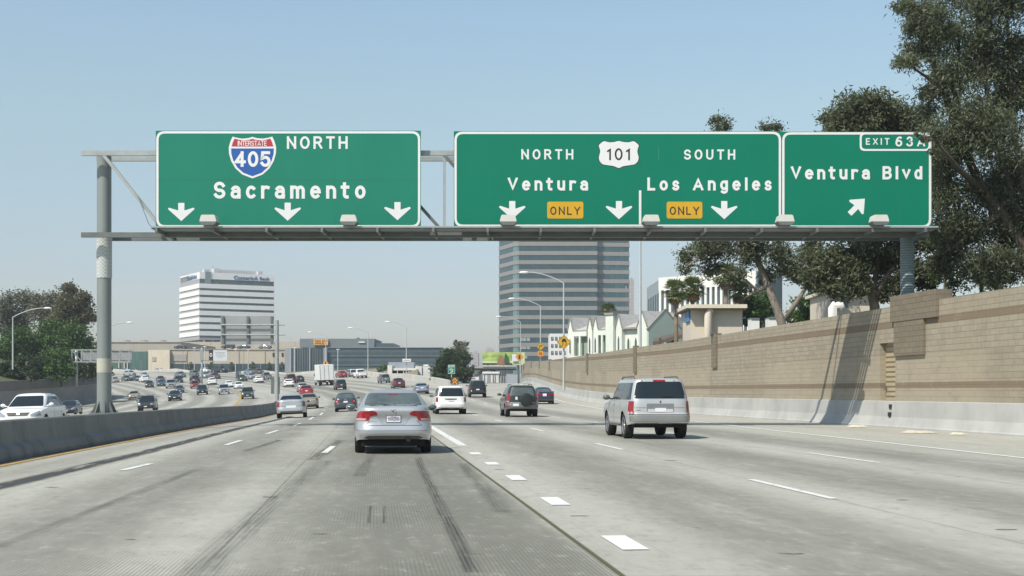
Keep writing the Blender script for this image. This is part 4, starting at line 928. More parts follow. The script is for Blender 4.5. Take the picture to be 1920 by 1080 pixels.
for x0, x1, y0 in ((484, 490, 641.5), (493, 514, 642)): slab('roof_box', x0, y0 - 1, x1, 647, 600, 4, CRM, b3)
dk = empty('dark_glass_building', P(680, 694, 430), 0, 'dark slate glass low building with an orange lettered sign on its roof', 'store')
S2 = 430.0
slab('curtain_wall', 546, 653, 608, 696, S2, 40, SLT, dk, 3); slab('end_panel', 534, 653, 546, 696, S2 - .2, 40, PGR, dk, 3)
for x, w in ((550.5, 3), (579.5, 2.4), (606.5, 6.5)): slab('pilaster', x, 652, x + w, 696, S2 - .5, .6, PGR, dk, 3)
for x in (558, 562.5, 567, 571.5, 576, 586.5, 591, 595.5, 600): slab('mullion', x, 653, x + .8, 696, S2 - .2, .19, SLG, dk, 3)
slab('wall', 613, 651.5, 830, 696, S2 + 1, 40, SLT2, dk, 3)
for y0, y1 in ((660.5, 667), (677.3, 684)): slab('window_strip', 615, y0, 826, y1, S2 + .75, .24, SLT, dk)
for y in (667.2, 684.2, 651.2): slab('string_course', 613, y, 830, y + .8, S2 + .6, .5, PGR, dk)
slab('upper_wall', 562, 635, 702, 652, S2 + 8, 25, SLG, dk); slab('upper_wall', 702, 643.5, 738, 652, S2 + 8.5, 25, SLT2, dk)
slab('roof_plant', 672, 640.5, 684, 642.5, S2 + 7.6, .38, WHITE, dk); slab('roof_plant', 668, 633, 672, 635.2, S2 + 14, 4, SLG, dk)
OR = mat('orange_sign_board', (.72, .40, .12), .5, 0, .06, .8); sg = slab('sign_board', 588, 636, 615, 647, S2 + 7.2, .6, OR, dk)
k2 = (S2 + 7.2) / FPX
letter('SISLEY', (589.8 - 960) * k2, (613.2 - 960) * k2, EYE - (645.2 - HZ) * k2, 7.6 * k2, lambda u, w, d: Vector((u, S2 + 7.18 - d * 10, w)), mat('dark_orange_letters', (.30, .12, .02), .5, 0, 0), sg, .03, 1.0)
pk = empty('parking_structure', P(765, 700, 300), 0, 'white concrete parking structure beyond the right half of the far parapet', 'parking structure')
PW = mat('white_concrete', (.66, .65, .62), .8, 0, .07, .5)
slab('wall', 778.5, 686.5, 791, 706, 300, 12, PW, pk, 4); slab('wall', 792, 687, 806, 706, 300.3, 12, PW, pk, 4); slab('pier', 726.5, 685, 735, 706, 300, 10, PW, pk, 4)
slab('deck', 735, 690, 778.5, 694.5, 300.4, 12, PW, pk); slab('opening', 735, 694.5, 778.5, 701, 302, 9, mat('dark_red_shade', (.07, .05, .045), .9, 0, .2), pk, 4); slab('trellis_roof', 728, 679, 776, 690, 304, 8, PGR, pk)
for x in (744.5, 756, 766): slab('column', x, 694.5, x + 1.2, 706, 300.5, .3, PW, pk, 4)
slab('lamp_globe', 794, 683.5, 803, 686.4, 303, 2, PW, pk)

# --- far hazy buildings, billboard and the overpass beyond the ramp
for x0, x1, y0, lab in ((886, 897, 661, 'pale pinkish high building far off behind the round tree'), (911, 925, 655, 'hazy pale block far off above the billboard'), (1180.5, 1189, 523, 'narrow hazy pale block at the right edge of the banded tower')):
    f = empty('distant_building', P((x0 + x1) / 2, 700, 1300), 0, lab, 'building')
    slab('wall', x0, y0, x1, 700, 1300, 30, panelled('hazy_pink_wall', (.45, .40, .38), 3, 3.4, .8, .8) if 'hazy_pink_wall' not in MATS else MATS['hazy_pink_wall'], f, 10); slab('roof_box', x0 + 2, y0 - 2.5, x1 - 3, y0, 1305, 15, MATS['hazy_pink_wall'], f)
def bill():
    t = NT('billboard_print'); tc = t.node('TexCoord').outputs['Generated']; n = t.noise(t.mapv(tc, (3, 1, 2)), 1.2, 3); sx = t.node('SeparateXYZ'); t.l.new(tc, sx.inputs[0])
    c = t.mix(t.ramp(n, .3, .65), (.17, .30, .05), (.50, .60, .18)); c = t.mix(t.ramp(sx.outputs[2], .38, .2), c, (.66, .70, .45)); c = t.mix(t.ramp(sx.outputs[0], .75, .95), c, (.55, .62, .32))
    t.set(t.b.inputs['Base Color'], c); t.b.inputs['Roughness'].default_value = .5; return t.m
bb = empty('billboard', P(945, 690, 300), 0, 'wide green printed billboard above the overpass before the banded tower', 'billboard')
slab('panel', 904.5, 660.5, 984, 684.5, 300, .5, bill(), bb); slab('base_rail', 904.5, 680.5, 960, 684, 299.7, .25, mat('billboard_dark_strip', (.06, .08, .03), .6, 0, .2), bb)
k3 = 299.6 / FPX
for poly, m in (([(931, 684), (934, 672), (938, 666), (943, 668), (946, 676), (947, 684)], mat('brown_shape', (.28, .15, .08), .6, 0, .2, 1)), ([(946, 681), (946, 668), (948, 661.5), (951, 666), (953, 673), (954, 682)], mat('dark_green_shape', (.03, .10, .04), .6, 0, .2, 1)), ([(960, 664), (967, 664), (969, 672), (972, 677), (960, 678)], SIGN_W)):
    MB().prism([((x - 960) * k3, EYE - (y - HZ) * k3) for x, y in poly], 299.6, 299.68, 'y').build('printed_shape', m, bb)
for x in (915, 945, 972): a = P(x, 684, 300.6); MB().tube([(a.x, 300.8, 0), (a.x, 300.8, a.z + 1)], .2, 8).build('post', STEEL_D, bb)
ov = empty('overpass', P(925, 690, 285), 0, 'low grey overpass crossing the exit ramp under the billboard', 'bridge')
OVC = mat('overpass_concrete', (.36, .37, .37), .8, 0, .1, .4); OVD = mat('overpass_cladding', (.15, .17, .18), .6, 0, .2, .6)
slab('deck', 882, 686.8, 968, 690.5, 285, 8, OVC, ov); slab('girder', 884, 690.5, 968, 693.5, 286, 6, OVD, ov); slab('parapet_rail', 905, 685.6, 968, 687, 284.8, .3, WHITE, ov)
slab('abutment', 880, 693, 949, 735, 296, 6, OVD, ov, 3)
for x in (888, 896, 938, 943, 947): slab('column', x, 693, x + 1.6, 735, 286, .6, OVC, ov, 3)
for i, x in enumerate((941, 945)): slab('rib', x, 694, x + .7, 726, 295.6, .35, PGR, ov)
arc = MB(); arc.tube([P(893 + 46 * t, 706 - 14 * math.sin(t * math.pi), 292) for t in np.linspace(0, 1, 12)], .35, 8); arc.build('arch', OVC, ov, smooth=True)

# --- white flats, townhouses, white office, tan buildings behind the wall
fl = empty('white_apartment_block', P(1050, 670, 330), 0, 'white apartment block with a grid of small square windows beside the pale townhouses', 'building')
slab('wall', 1031, 625.5, 1082, 690, 330, 14, mat('bright_white_stucco', (.72, .71, .69), .85, 0, .04, .5), fl, 2)
for i in range(4):
    for j in range(5):
        x, y = 1033.2 + 7.6 * i, 631.5 + 13.3 * j
        if y < 668: w_ = slab('window', x, y, x + 4.6, y + 7, 329.93, .06, mat('dark_window', (.09, .11, .11), .15, 0, .1), fl); slab('pane', x + 2.4, y + .7, x + 4.2, y + 4.4, 329.88, .04, LITW, w_)
th = empty('townhouse_block', (7.7, 175, 2.5), math.atan2(-12, 8.9), 'row of pale mint townhouses with grey gabled roofs and arched windows', 'townhouses')
th.scale = (.65, 1, 1)
MINT = mat('pale_mint_stucco', (.66, .69, .62), .9, 0, .05, .4); TRIM = mat('grey_trim', (.28, .27, .25), .7, 0, .06); ROOF = mat('grey_shingle', (.42, .41, .395), .9, 0, .18, 2.5, .4, 8, detail=6); MINT_SHADE = mat('shaded_mint_stucco', (.44, .50, .44), .9, 0, .05, .4); WDARK = MATS['dark_window']
ze, zr = 9.3 - 2.5, 10.7 - 2.5
def tb(name, a, c, m, p=th): return MB().box2(a, c).build(name, m, p, local=True)
# u runs along the front towards the viewer, +v goes back from the front
body = tb('wall', (0, 0, 0), (23, 9, ze), MINT)
MB().prism([(-.4, ze - .15), (4.5, zr), (9.4, ze - .15)], -.2, 23.0, 'x').build('roof', ROOF, th, local=True)
for u0, u1 in ((0, 1.5), (6.1, 7.5), (7.8, 9.2), (14.5, 16.2), (20.6, 23.2)):
    m_ = (u0 + u1) / 2; w_ = u1 - u0; pk_ = zr + .1 if w_ < 2 else zr + .3
    MB().prism([(u0, 0), (u1, 0), (u1, ze), (m_, pk_), (u0, ze)], -.55, 1.0, 'y').build('gable_bay', MINT, th, local=True)
    e = MB(); e.beam((u0 - .12, -.6, ze - .12), (m_, -.6, pk_ + .1), .12, .16); e.beam((u1 + .12, -.6, ze - .12), (m_, -.6, pk_ + .1), .12, .16); e.build('verge', TRIM, th, local=True)
    MB().add([(u0 - .2, -.6, ze - .15), (m_, -.6, pk_ + .12), (m_, 4.5, pk_ + .12), (u0 - .2, 4.5, ze - .15), (u1 + .2, -.6, ze - .15), (u1 + .2, 4.5, ze - .15)], [(0, 1, 2, 3), (1, 4, 5, 2)]).build('gable_roof', ROOF, th, local=True)
    if w_ < 2:
        f = MB(); f.prism(rp([(m_ - .34, 3.6), (m_ + .34, 3.6), (m_ + .34, 5.5), (m_, 6.0), (m_ - .34, 5.5)], .15), -.6, -.5, 'y'); f = f.build('arched_window', WHITE, th, local=True); g_ = MB(); g_.prism(rp([(m_ - .2, 3.75), (m_ + .2, 3.75), (m_ + .2, 5.3), (m_, 5.75), (m_ - .2, 5.3)], .1), -.64, -.605, 'y'); g_.build('pane', WDARK, f, local=True)
tb('eave', (1.5, -.55, ze - .32), (6.1, .2, ze - .1), TRIM); tb('eave', (9.2, -.55, ze - .32), (12.2, .2, ze - .1), TRIM); tb('eave', (16.2, -.55, ze - .32), (20.6, .2, ze - .1), TRIM)
for u0, u1 in ((2.0, 5.9), (9.4, 12.0)):
    tb('balcony_shade', (u0, -.06, 3.4), (u1, -.01, 5.9), mat('shadowed_mint', (.27, .33, .26), .9, 0, .06), th)  # dark panel on the flat front stands in for shade inside the balcony
    tb('balcony_wall', (u0 - .3, -.75, 2.3), (u1 + .1, -.6, 3.4), MINT); tb('balcony_beam', (u0 - .3, -.75, 5.9), (u1 + .1, -.6, ze - .33), MINT); tb('balcony_post', ((u0 + u1) / 2 - .25, -.75, 3.4), ((u0 + u1) / 2 + .25, -.6, 5.9), MINT); tb('balcony_post', (u0 - .3, -.75, 3.4), (u0 + .2, -.6, 5.9), MINT)
ch = tb('chimney', (12.1, -.9, 0), (14.3, .9, zr + .15), MINT); MB().box2((11.9, -1.05, zr + .15), (14.5, 1.05, zr + .4)).build('chimney_cap', TRIM, ch, local=True)
for u in (17.3, 19.4):
    f = MB(); f.prism(rp([(u - .45, 3.3), (u + .45, 3.3), (u + .45, 5.2), (u, 5.8), (u - .45, 5.2)], .25), -.1, -.01, 'y'); f = f.build('arched_window', WHITE, th, local=True); g_ = MB(); g_.prism(rp([(u - .28, 3.4), (u + .28, 3.4), (u + .28, 5.0), (u, 5.5), (u - .28, 5.0)], .2), -.14, -.102, 'y'); g_.build('pane', WDARK, f, local=True)
# the end gable, its shade painted as a darker, greener mint
MB().prism([(0, 0), (6.6, 0), (6.6, ze - .6), (5.2, ze - .6), (2.3, zr + .5), (-.5, ze - .3), (-.5, 0)], 23.2, 23.6, 'x').build('end_gable', MINT_SHADE, th, local=True)
e = MB(); e.beam((23.5, -.7, ze - .5), (23.5, 2.3, zr + .62), .3, .2); e.beam((23.5, 2.3, zr + .62), (23.5, 5.3, ze - .6), .3, .2); e.beam((23.5, 5.1, ze - .6), (23.5, 10.5, ze - .6), .3, .2); e.build('verge', TRIM, th, local=True)
MB().prism([(5.0, ze - .55), (7.5, zr - .2), (10.5, ze - .55)], 15, 23.4, 'x').build('roof', ROOF, th, local=True); tb('rear_wall', (22.9, 5.2, 0), (23.35, 10, ze - .65), MINT_SHADE)
f = MB(); f.prism([(3.2 + .95 * math.cos(t), 4.55 + .75 * math.sin(t)) for t in np.linspace(0, math.pi, 12)], 23.6, 23.68, 'x'); f = f.build('arched_window', WDARK, th, local=True); MB().ring([(3.2 + 1.12 * math.cos(t), 4.5 + .92 * math.sin(t)) for t in np.linspace(0, 2 * math.pi, 16)[:-1]], [(3.2 + .92 * math.cos(t), 4.5 + .74 * math.sin(t)) for t in np.linspace(0, 2 * math.pi, 16)[:-1]], 23.61, 23.7, 'x').build('frame', MINT, f, local=True)
cp = empty('carport', P(1290, 650, 112), 0, 'dark brown sloping carport roofs just over the block wall', 'carport')
BRN = mat('brown_wood_roof', (.11, .085, .065), .9, 0, .3, 2)
for (x0, y0, x1, y1, Y, m) in ((1224, 641.5, 1300, 621, 118, BRN), (1262, 630.5, 1338, 616.5, 110, BRN), (1275, 627, 1305, 624, 117, CRM)):
    a, c = P(x0, y0, Y), P(x1, y1, Y - 12); b = MB(); b.add([a, c, c + Vector((.6, 5, .5)), a + Vector((.6, 5, .5)), a + Vector((0, 0, -.3)), c + Vector((0, 0, -.3)), c + Vector((.6, 5, .2)), a + Vector((.6, 5, .2))], [(0, 1, 2, 3), (7, 6, 5, 4), (0, 4, 5, 1), (1, 5, 6, 2), (2, 6, 7, 3), (3, 7, 4, 0)]); b.build('roof', m, cp)
for x in (1238, 1262, 1285): a = P(x, 638, 113); MB().box2((a.x - .1, 113, 2), (a.x + .1, 113.2, a.z + .2)).build('post', BRN, cp)
of = empty('white_office', P(1238, 600, 262), 0, 'white office block with tall dark window slots between vertical fins', 'office building')
OW = mat('office_white', (.74, .73, .70), .8, 0, .03, .3); OGR = mat('office_blue_grey', (.30, .34, .38), .7, 0, .05, .3)
K = P(1238.5, 522, 262); Rr = P(1420, 509, 246); Lf = P(1213, 527, 285)
def face_panel(A, Bp, t0, t1, z0, z1, out, m, name, thick=.4):
    A2, B2 = Vector((A.x, A.y, 0)), Vector((Bp.x, Bp.y, 0)); d = (B2 - A2); nn = Vector((d.y, -d.x, 0)).normalized() * out; p, q = A2 + d * t0 + nn, A2 + d * t1 + nn; bk = -nn.normalized() * thick if out else Vector((d.y, -d.x, 0)).normalized() * -thick
    v = [(p.x, p.y, z0), (q.x, q.y, z0), (q.x, q.y, z1), (p.x, p.y, z1)]; w = [(a + bk.x, c + bk.y, e) for a, c, e in v]
    return MB().add(v + w, [(0, 1, 2, 3), (7, 6, 5, 4), (0, 4, 5, 1), (1, 5, 6, 2), (2, 6, 7, 3), (3, 7, 4, 0)]).build(name, m, of)
zt_ = K.z; zb_ = EYE - (545 - HZ) * 262 / FPX
face_panel(K, Rr, 0, 1, 3, zt_, 0, SLT, 'glazing', 8); face_panel(K, Rr, -.004, 1, zb_, zt_ + .1, .5, OW, 'top_band', .6)
for i in range(19): face_panel(K, Rr, i / 18.6, i / 18.6 + .024, 3, zb_, .5, OW, 'fin', .6)
face_panel(Lf, K, 0, 1, 3, zt_ - .05, 0, OGR, 'side_wall', 6)
for i in range(5): face_panel(Lf, K, .12 + i * .17, .12 + i * .17 + .07, 3, EYE - (548 - HZ) * 262 / FPX, .15, SLT2, 'side_slot', .2)
sh = empty('tan_utility_building', P(1345, 610, 96), 0, 'small tan flat roofed building with overhanging roof and a blue wall sign', 'building')
TAN = mat('tan_stucco', (.62, .55, .46), .9, 0, .05, .5); TANR = mat('cream_roof_edge', (.66, .60, .48), .8, 0, .06, 1)
slab('wall', 1296, 578, 1392, 625, 96, 5, TAN, sh, 2); slab('roof', 1287, 570.5, 1401, 577.5, 95.2, 6.6, TANR, sh); slab('fascia', 1288, 577.6, 1400, 580, 95.4, 6.2, mat('brown_fascia', (.3, .24, .18), .8, 0, .1), sh)
a = P(1296, 602, 96); c = P(1296, 585, 99.5); MB().box2((a.x - .12, 96.4, a.z), (a.x - .002, 98.6, c.z)).build('blue_sign', mat('blue_board', (.05, .19, .42), .5, 0, .06, 3), sh)
a = P(1328, 625, 95.6); MB().tube([(a.x, 95.6, 2), (a.x, 95.6, P(0, 588, 95.6).z), P(1331, 582.5, 95.6), P(1337, 582.5, 95.6)], [.28, .28, .26, .22], 12).build('flue', TAN, sh, smooth=True)
pb = empty('pinkish_building', P(1600, 590, 78), 0, 'pinkish tan building half hidden behind the tree trunks', 'building')
slab('wall', 1562, 546, 1640, 605, 78, 6, TAN, pb, 2); slab('roof', 1559, 540, 1643, 546, 77.5, 7, TANR, pb)
a = P(1561, 600, 74); MB().tube([(a.x, 74, 2), (a.x, 74, P(0, 577, 74).z), P(1563, 572.5, 74), P(1577, 572.5, 74), P(1580, 582, 74)], [.24, .24, .22, .2, .2], 12).build('duct', OW, pb, smooth=True)
slab('window', 1578, 556, 1590, 576, 77.94, .05, WDARK, pb)
for i, (x0, x1, y0, lab) in enumerate(((1408, 1424, 597, 'left'), (1441, 1458, 596, 'right'))):
    s = empty('white_cabinet', P((x0 + x1) / 2, 612, 92), 0, 'small white cabinet seen over the wall, %s of the pair before the eucalyptus trunk' % lab, 'cabinet', 'white cabinets behind the wall')
    slab('box', x0, y0, x1, 620, 92, 1.2, OW, s, 1); slab('lid', x0 - .6, y0 - .8, x1 + .6, y0, 91.9, 1.4, PGR, s)

tl = empty('box_trailer', P(920, 720, 272), 0, 'white box trailer parked under the overpass beyond the ramp crest', 'trailer')
slab('box', 905, 697.5, 936, 718, 272, 7, PW, tl); slab('header', 904.5, 696.8, 936.5, 700.5, 271.8, .18, WHITE, tl)
for x in (907.5, 914, 917.5, 924, 927.5, 935): slab('door_bar', x, 700.5, x + .9, 718, 271.85, .14, OVD, tl)
slab('undercarriage', 908, 718, 933, 722, 272.5, 5, OVD, tl)
for x in (909, 930): a = P(x, 721, 273); MB().lathe([(0, -.15), (.45, -.15), (.45, .15), (0, .15)], (a.x, 273, a.z), 'x', 16).build('wheel', BLACK, tl)
# ------------------------------------------------------------------ trees
def leaf_material(name, c0, c1, trans=.38):
    t = NT(name); at = t.node('Attribute', attribute_name='tint'); n = t.noise(t.node('TexCoord').outputs['Object'], .5, 3)
    c = t.mix(at.outputs['Fac'], c0, c1); c = t.mix(t.ramp(n, .35, .65, 0, .4), c, [q * .65 for q in c0])
    t.set(t.b.inputs['Base Color'], c); t.b.inputs['Roughness'].default_value = .5; t.b.inputs['Specular IOR Level'].default_value = .4
    tr = t.node('BsdfTranslucent'); t.set(tr.inputs[0], c); mx = t.node('MixShader'); mx.inputs[0].default_value = trans
    t.l.new(t.b.outputs[0], mx.inputs[1]); t.l.new(tr.outputs[0], mx.inputs[2]); t.l.new(mx.outputs[0], t.n['Material Output'].inputs[0]); return t.m
EUC = leaf_material('eucalyptus_leaf', (.10, .125, .068), (.215, .235, .135), .42); GRN = leaf_material('green_leaf', (0.051, 0.109, 0.026), (0.145, 0.246, 0.065)); DGR = leaf_material('dark_green_leaf', (0.032, 0.058, 0.020), (0.087, 0.123, 0.046))
OLV = leaf_material('olive_grey_leaf', (.14, .15, .095), (.27, .27, .19), .4); BRL = leaf_material('brown_green_leaf', (.12, .125, .06), (.23, .20, .11), .4); PNK = leaf_material('pink_blossom', (0.362, 0.160, 0.145), (0.493, 0.290, 0.246))
BARK = mat('pale_eucalyptus_bark', (.24, .205, .17), .9, 0, .3, 2.5, .4, 12, stretch=(2, 2, .5)); BARKD = mat('dark_bark', (.09, .075, .055), .95, 0, .3, 3, .5, 12, stretch=(2, 2, .5))
def leaf_mesh(name, pts, size, aspect, droop, m, parent, tri=False):
    """many small leaves, pts (n,3); each a bent diamond of two triangles"""
    n = len(pts); a = rng.normal(size=(n, 3)); a[:, 2] = a[:, 2] * .6 - droop; a /= np.linalg.norm(a, axis=1)[:, None]
    b = np.cross(a, rng.normal(size=(n, 3))); b /= np.linalg.norm(b, axis=1)[:, None]
    L_ = size * rng.uniform(.6, 1.4, (n, 1)); W_ = L_ * aspect; up = np.cross(a, b) * L_ * .12
    v = np.stack([pts - a * L_ / 2, pts + b * W_ / 2 + up, pts + a * L_ / 2, pts - b * W_ / 2 + up], 1).reshape(-1, 3)
    me = bpy.data.meshes.new(name); me.vertices.add(4 * n); me.vertices.foreach_set('co', v.astype(np.float32).ravel())
    me.loops.add(4 * n); me.loops.foreach_set('vertex_index', np.arange(4 * n, dtype=np.int32)); me.polygons.add(n)
    me.polygons.foreach_set('loop_start', np.arange(0, 4 * n, 4, dtype=np.int32)); me.polygons.foreach_set('loop_total', np.full(n, 4, dtype=np.int32))
    at = me.attributes.new('tint', 'FLOAT', 'POINT'); at.data.foreach_set('value', np.repeat(rng.random(n), 4).astype(np.float32))
    me.update(calc_edges=True); me.materials.append(m); o = bpy.data.objects.new(name, me); COL.objects.link(o); o.parent = parent; return o
def clumped(blobs, dens, leaf, spread=.32, shell=.35):
    """points in clumps inside ellipsoid blobs (centre, radius); dens = leaves per square metre of blob disc"""
    out = []; tips = []
    for c, r in blobs:
        k = max(5, int(14 * r ** .8)); d = rng.normal(size=(k, 3)); d /= np.linalg.norm(d, axis=1)[:, None]
        p = np.array(c) + d * (r * (shell + (1 - shell) * rng.random((k, 1)) ** .6)) * np.array([1, 1, .9]); tips += [(q, c) for q in p]
        per = max(6, int(dens * math.pi * r * r / k))
        for q in p:
            s = r * spread * rng.uniform(.6, 1.2); m = int(per * rng.uniform(.4, 1.5)); w = rng.normal(size=(m, 3)) * s * np.array([.75, .75, .6]); w[:, 2] -= rng.random(m) * s * .5
            out.append(q + w)
    return np.concatenate(out), tips
def tree(name, label, trunk, blobs, m, bark, dens=90, leaf=.2, aspect=.35, droop=.3, rt=.22, group=None, twigs=.5, spread=.32, extra=(), cat='tree'):
    """trunk: list of points; extra: further limbs; blobs: (centre, radius)"""
    base = Vector(trunk[0]); o = empty(name, base, 0, label, cat, group)
    b = MB(); n = len(trunk); b.tube(trunk, [rt * (1 - .65 * i / max(1, n - 1)) for i in range(n)], 10)
    for e in extra: b.tube(e, [rt * .6 * (1 - .7 * i / (len(e) - 1)) for i in range(len(e))], 8)
    nodes = [Vector(p) for p in list(trunk)[1:] + [q for e in extra for q in e[1:]]]
    pts, tips = clumped(blobs, dens, leaf, spread)
    for c, r in blobs:
        c = Vector(c); s = min(nodes, key=lambda q: (q - c).length + max(0, q.z - c.z) * 1.5)
        mid = s.lerp(c, .5) + Vector((random.uniform(-.15, .15), random.uniform(-.15, .15), .12)) * r
        b.tube([s, mid, c], [max(.02, rt * .32), max(.016, rt * .22), max(.01, rt * .1)], 6, False)
    for q, c in tips:
        if rng.random() < twigs: c = Vector(c); q = Vector(q); b.tube([c.lerp(q, .05), c.lerp(q, .55) + Vector((0, 0, .08)), q], [rt * .1, rt * .07, .006], 4, False)
    b.build('trunk', bark, o, smooth=True, fix=False)
    leaf_mesh('crown', pts - np.array(base), leaf, aspect, droop, m, o); return o
def pb_(lst, Y, dy=1.0): return [(tuple(P(x, y, Y + random.uniform(-dy, dy))), r * Y / FPX) for x, y, r in lst]
def pl_(lst, Y): return [P(x, y, Y) for x, y in lst]
Ya = 75
tree('eucalyptus_tree', 'grey green eucalyptus with a pale forked trunk, left of the others under the signs', [P(1476, 660, Ya), P(1465, 604, Ya), P(1453, 570, Ya), P(1436, 527, Ya), P(1421, 488, Ya + .3), P(1406, 440, Ya + .4), P(1395, 370, Ya + .4), P(1385, 290, Ya)],
     pb_([(1296, 472, 22), (1330, 500, 22), (1350, 462, 28), (1288, 500, 12), (1318, 455, 22), (1392, 470, 30), (1378, 512, 20), (1445, 470, 26), (1480, 485, 30), (1440, 515, 18), (1500, 520, 22), (1345, 235, 21), (1445, 238, 17), (1400, 400, 55), (1340, 340, 40), (1450, 330, 50), (1350, 275, 26), (1440, 275, 30), (1410, 440, 25), (1520, 465, 28)], Ya, .9), EUC, BARK, 700, .22, .3, .6, .27,
     extra=([P(1472, 600, Ya), P(1498, 560, Ya - .3), P(1513, 536, Ya - .4), P(1520, 500, Ya - .3), P(1535, 450, Ya)], [P(1440, 535, Ya), P(1420, 545, Ya), P(1395, 560, Ya + .4)], [P(1421, 488, Ya), P(1380, 470, Ya), P(1330, 470, Ya)]), group='eucalyptus trees behind the wall', spread=.48)
Yb2 = 63
tree('eucalyptus_tree', 'dark dense eucalyptus with several pale stems behind the Ventura Blvd sign', [P(1640, 640, Yb2), P(1640, 575, Yb2), P(1632, 540, Yb2), P(1612, 490, Yb2), P(1600, 450, Yb2), P(1590, 360, Yb2), P(1595, 270, Yb2)],
     pb_([(1612, 212, 40), (1660, 216, 44), (1562, 236, 26), (1704, 228, 34), (1590, 262, 40), (1680, 270, 50), (1600, 340, 70), (1660, 350, 70), (1540, 480, 34), (1578, 500, 36), (1620, 470, 40), (1662, 478, 40), (1700, 482, 32), (1560, 536, 22), (1664, 540, 24), (1600, 532, 26), (1690, 530, 20), (1640, 195, 28), (1580, 215, 22), (1530, 520, 24), (1752, 455, 30), (1748, 500, 26), (1735, 525, 18), (1725, 455, 26), (1745, 300, 40), (1735, 245, 28)], Yb2, 1.2), EUC, BARK, 1150, .22, .34, .5, .26,
     extra=([P(1636, 550, Yb2), P(1645, 500, Yb2 + .3), P(1643, 440, Yb2 + .3), P(1650, 350, Yb2)], [P(1640, 560, Yb2), P(1662, 520, Yb2 - .3), P(1684, 490, Yb2 - .3), P(1700, 450, Yb2)]), group='eucalyptus trees behind the wall', spread=.48)
Yc = 54.5
def C3(x, y, d=0): return P(x, y, Yc + d)
tree('eucalyptus_tree', 'tall airy eucalyptus rising past the top right corner, its twigs over the exit sign', [C3(1960, 620), C3(1935, 520), C3(1915, 456), C3(1880, 400), C3(1847, 363), C3(1811, 290), C3(1770, 171), C3(1744, 104), C3(1707, 15), C3(1690, -60)],
     [(tuple(C3(x, y, random.uniform(-1.0, 1.6))), r / 46.4) for x, y, r in [(1765, 55, 44), (1722, 95, 26), (1700, 120, 20), (1790, 140, 48), (1850, 30, 56), (1900, 110, 56), (1815, 225, 50), (1872, 250, 58), (1745, 185, 28), (1765, 285, 36), (1715, 60, 26), (1790, 345, 46), (1862, 360, 58), (1800, 430, 46), (1900, 440, 52), (1772, 480, 38), (1850, 490, 48), (1760, 410, 32), (1800, -60, 70), (1900, -60, 80), (1960, 190, 70), (1965, 380, 70), (1735, 15, 36), (1690, 10, 14), (1830, 110, 42), (1880, 190, 42), (1910, 320, 46), (1755, 355, 26)]]
     + [(tuple(P(x, y, 49.6)), r / 50) for x, y, r in [(1748, 243, 15), (1734, 262, 7), (1750, 280, 10), (1720, 252, 5)]], EUC, BARKD, 1250, .2, .24, .8, .26, twigs=.9,
     extra=([C3(1915, 456), C3(1899, 373), C3(1858, 223), C3(1837, 78), C3(1830, -20)], [C3(1930, 500), C3(1925, 400), C3(1896, 207), C3(1890, 60), C3(1880, -60)], [C3(1847, 363), C3(1800, 320, -2), P(1752, 262, 49.6)], [C3(1811, 290), C3(1790, 170), C3(1800, 60)], [C3(1880, 400), C3(1830, 430), C3(1780, 470)]), group='eucalyptus trees behind the wall', spread=.48)
for i, (lst, Y, m, lab) in enumerate((([(1425, 562, 22), (1400, 578, 18), (1440, 590, 20), (1415, 595, 18), (1390, 600, 14)], 108, GRN, 'bright green bushy tree left of the forked pale trunk'), ([(1500, 575, 24), (1540, 558, 28), (1520, 595, 20), (1550, 590, 24), (1490, 600, 16)], 98, GRN, 'bright green bushy tree right of the forked pale trunk'),
        ([(1772, 515, 26), (1748, 495, 20), (1760, 470, 22), (1800, 530, 24), (1740, 535, 18)], 62, DGR, 'dark green bushy tree just right of the ribbed pole'), ([(1840, 505, 30), (1880, 500, 32), (1915, 505, 32), (1860, 535, 24), (1900, 480, 26), (1950, 490, 40)], 58, DGR, 'dark green bushy tree over the wall at the right edge'))):
    b0 = P(lst[0][0], 650, Y); tree('bushy_tree', lab, [b0, b0 + Vector((0, 0, 1.5)), P(lst[0][0], lst[0][1], Y)], pb_(lst, Y, 1.2), m, BARKD, 420, .2 * Y / 75, .5, .1, .16, 'bushy trees behind the wall')
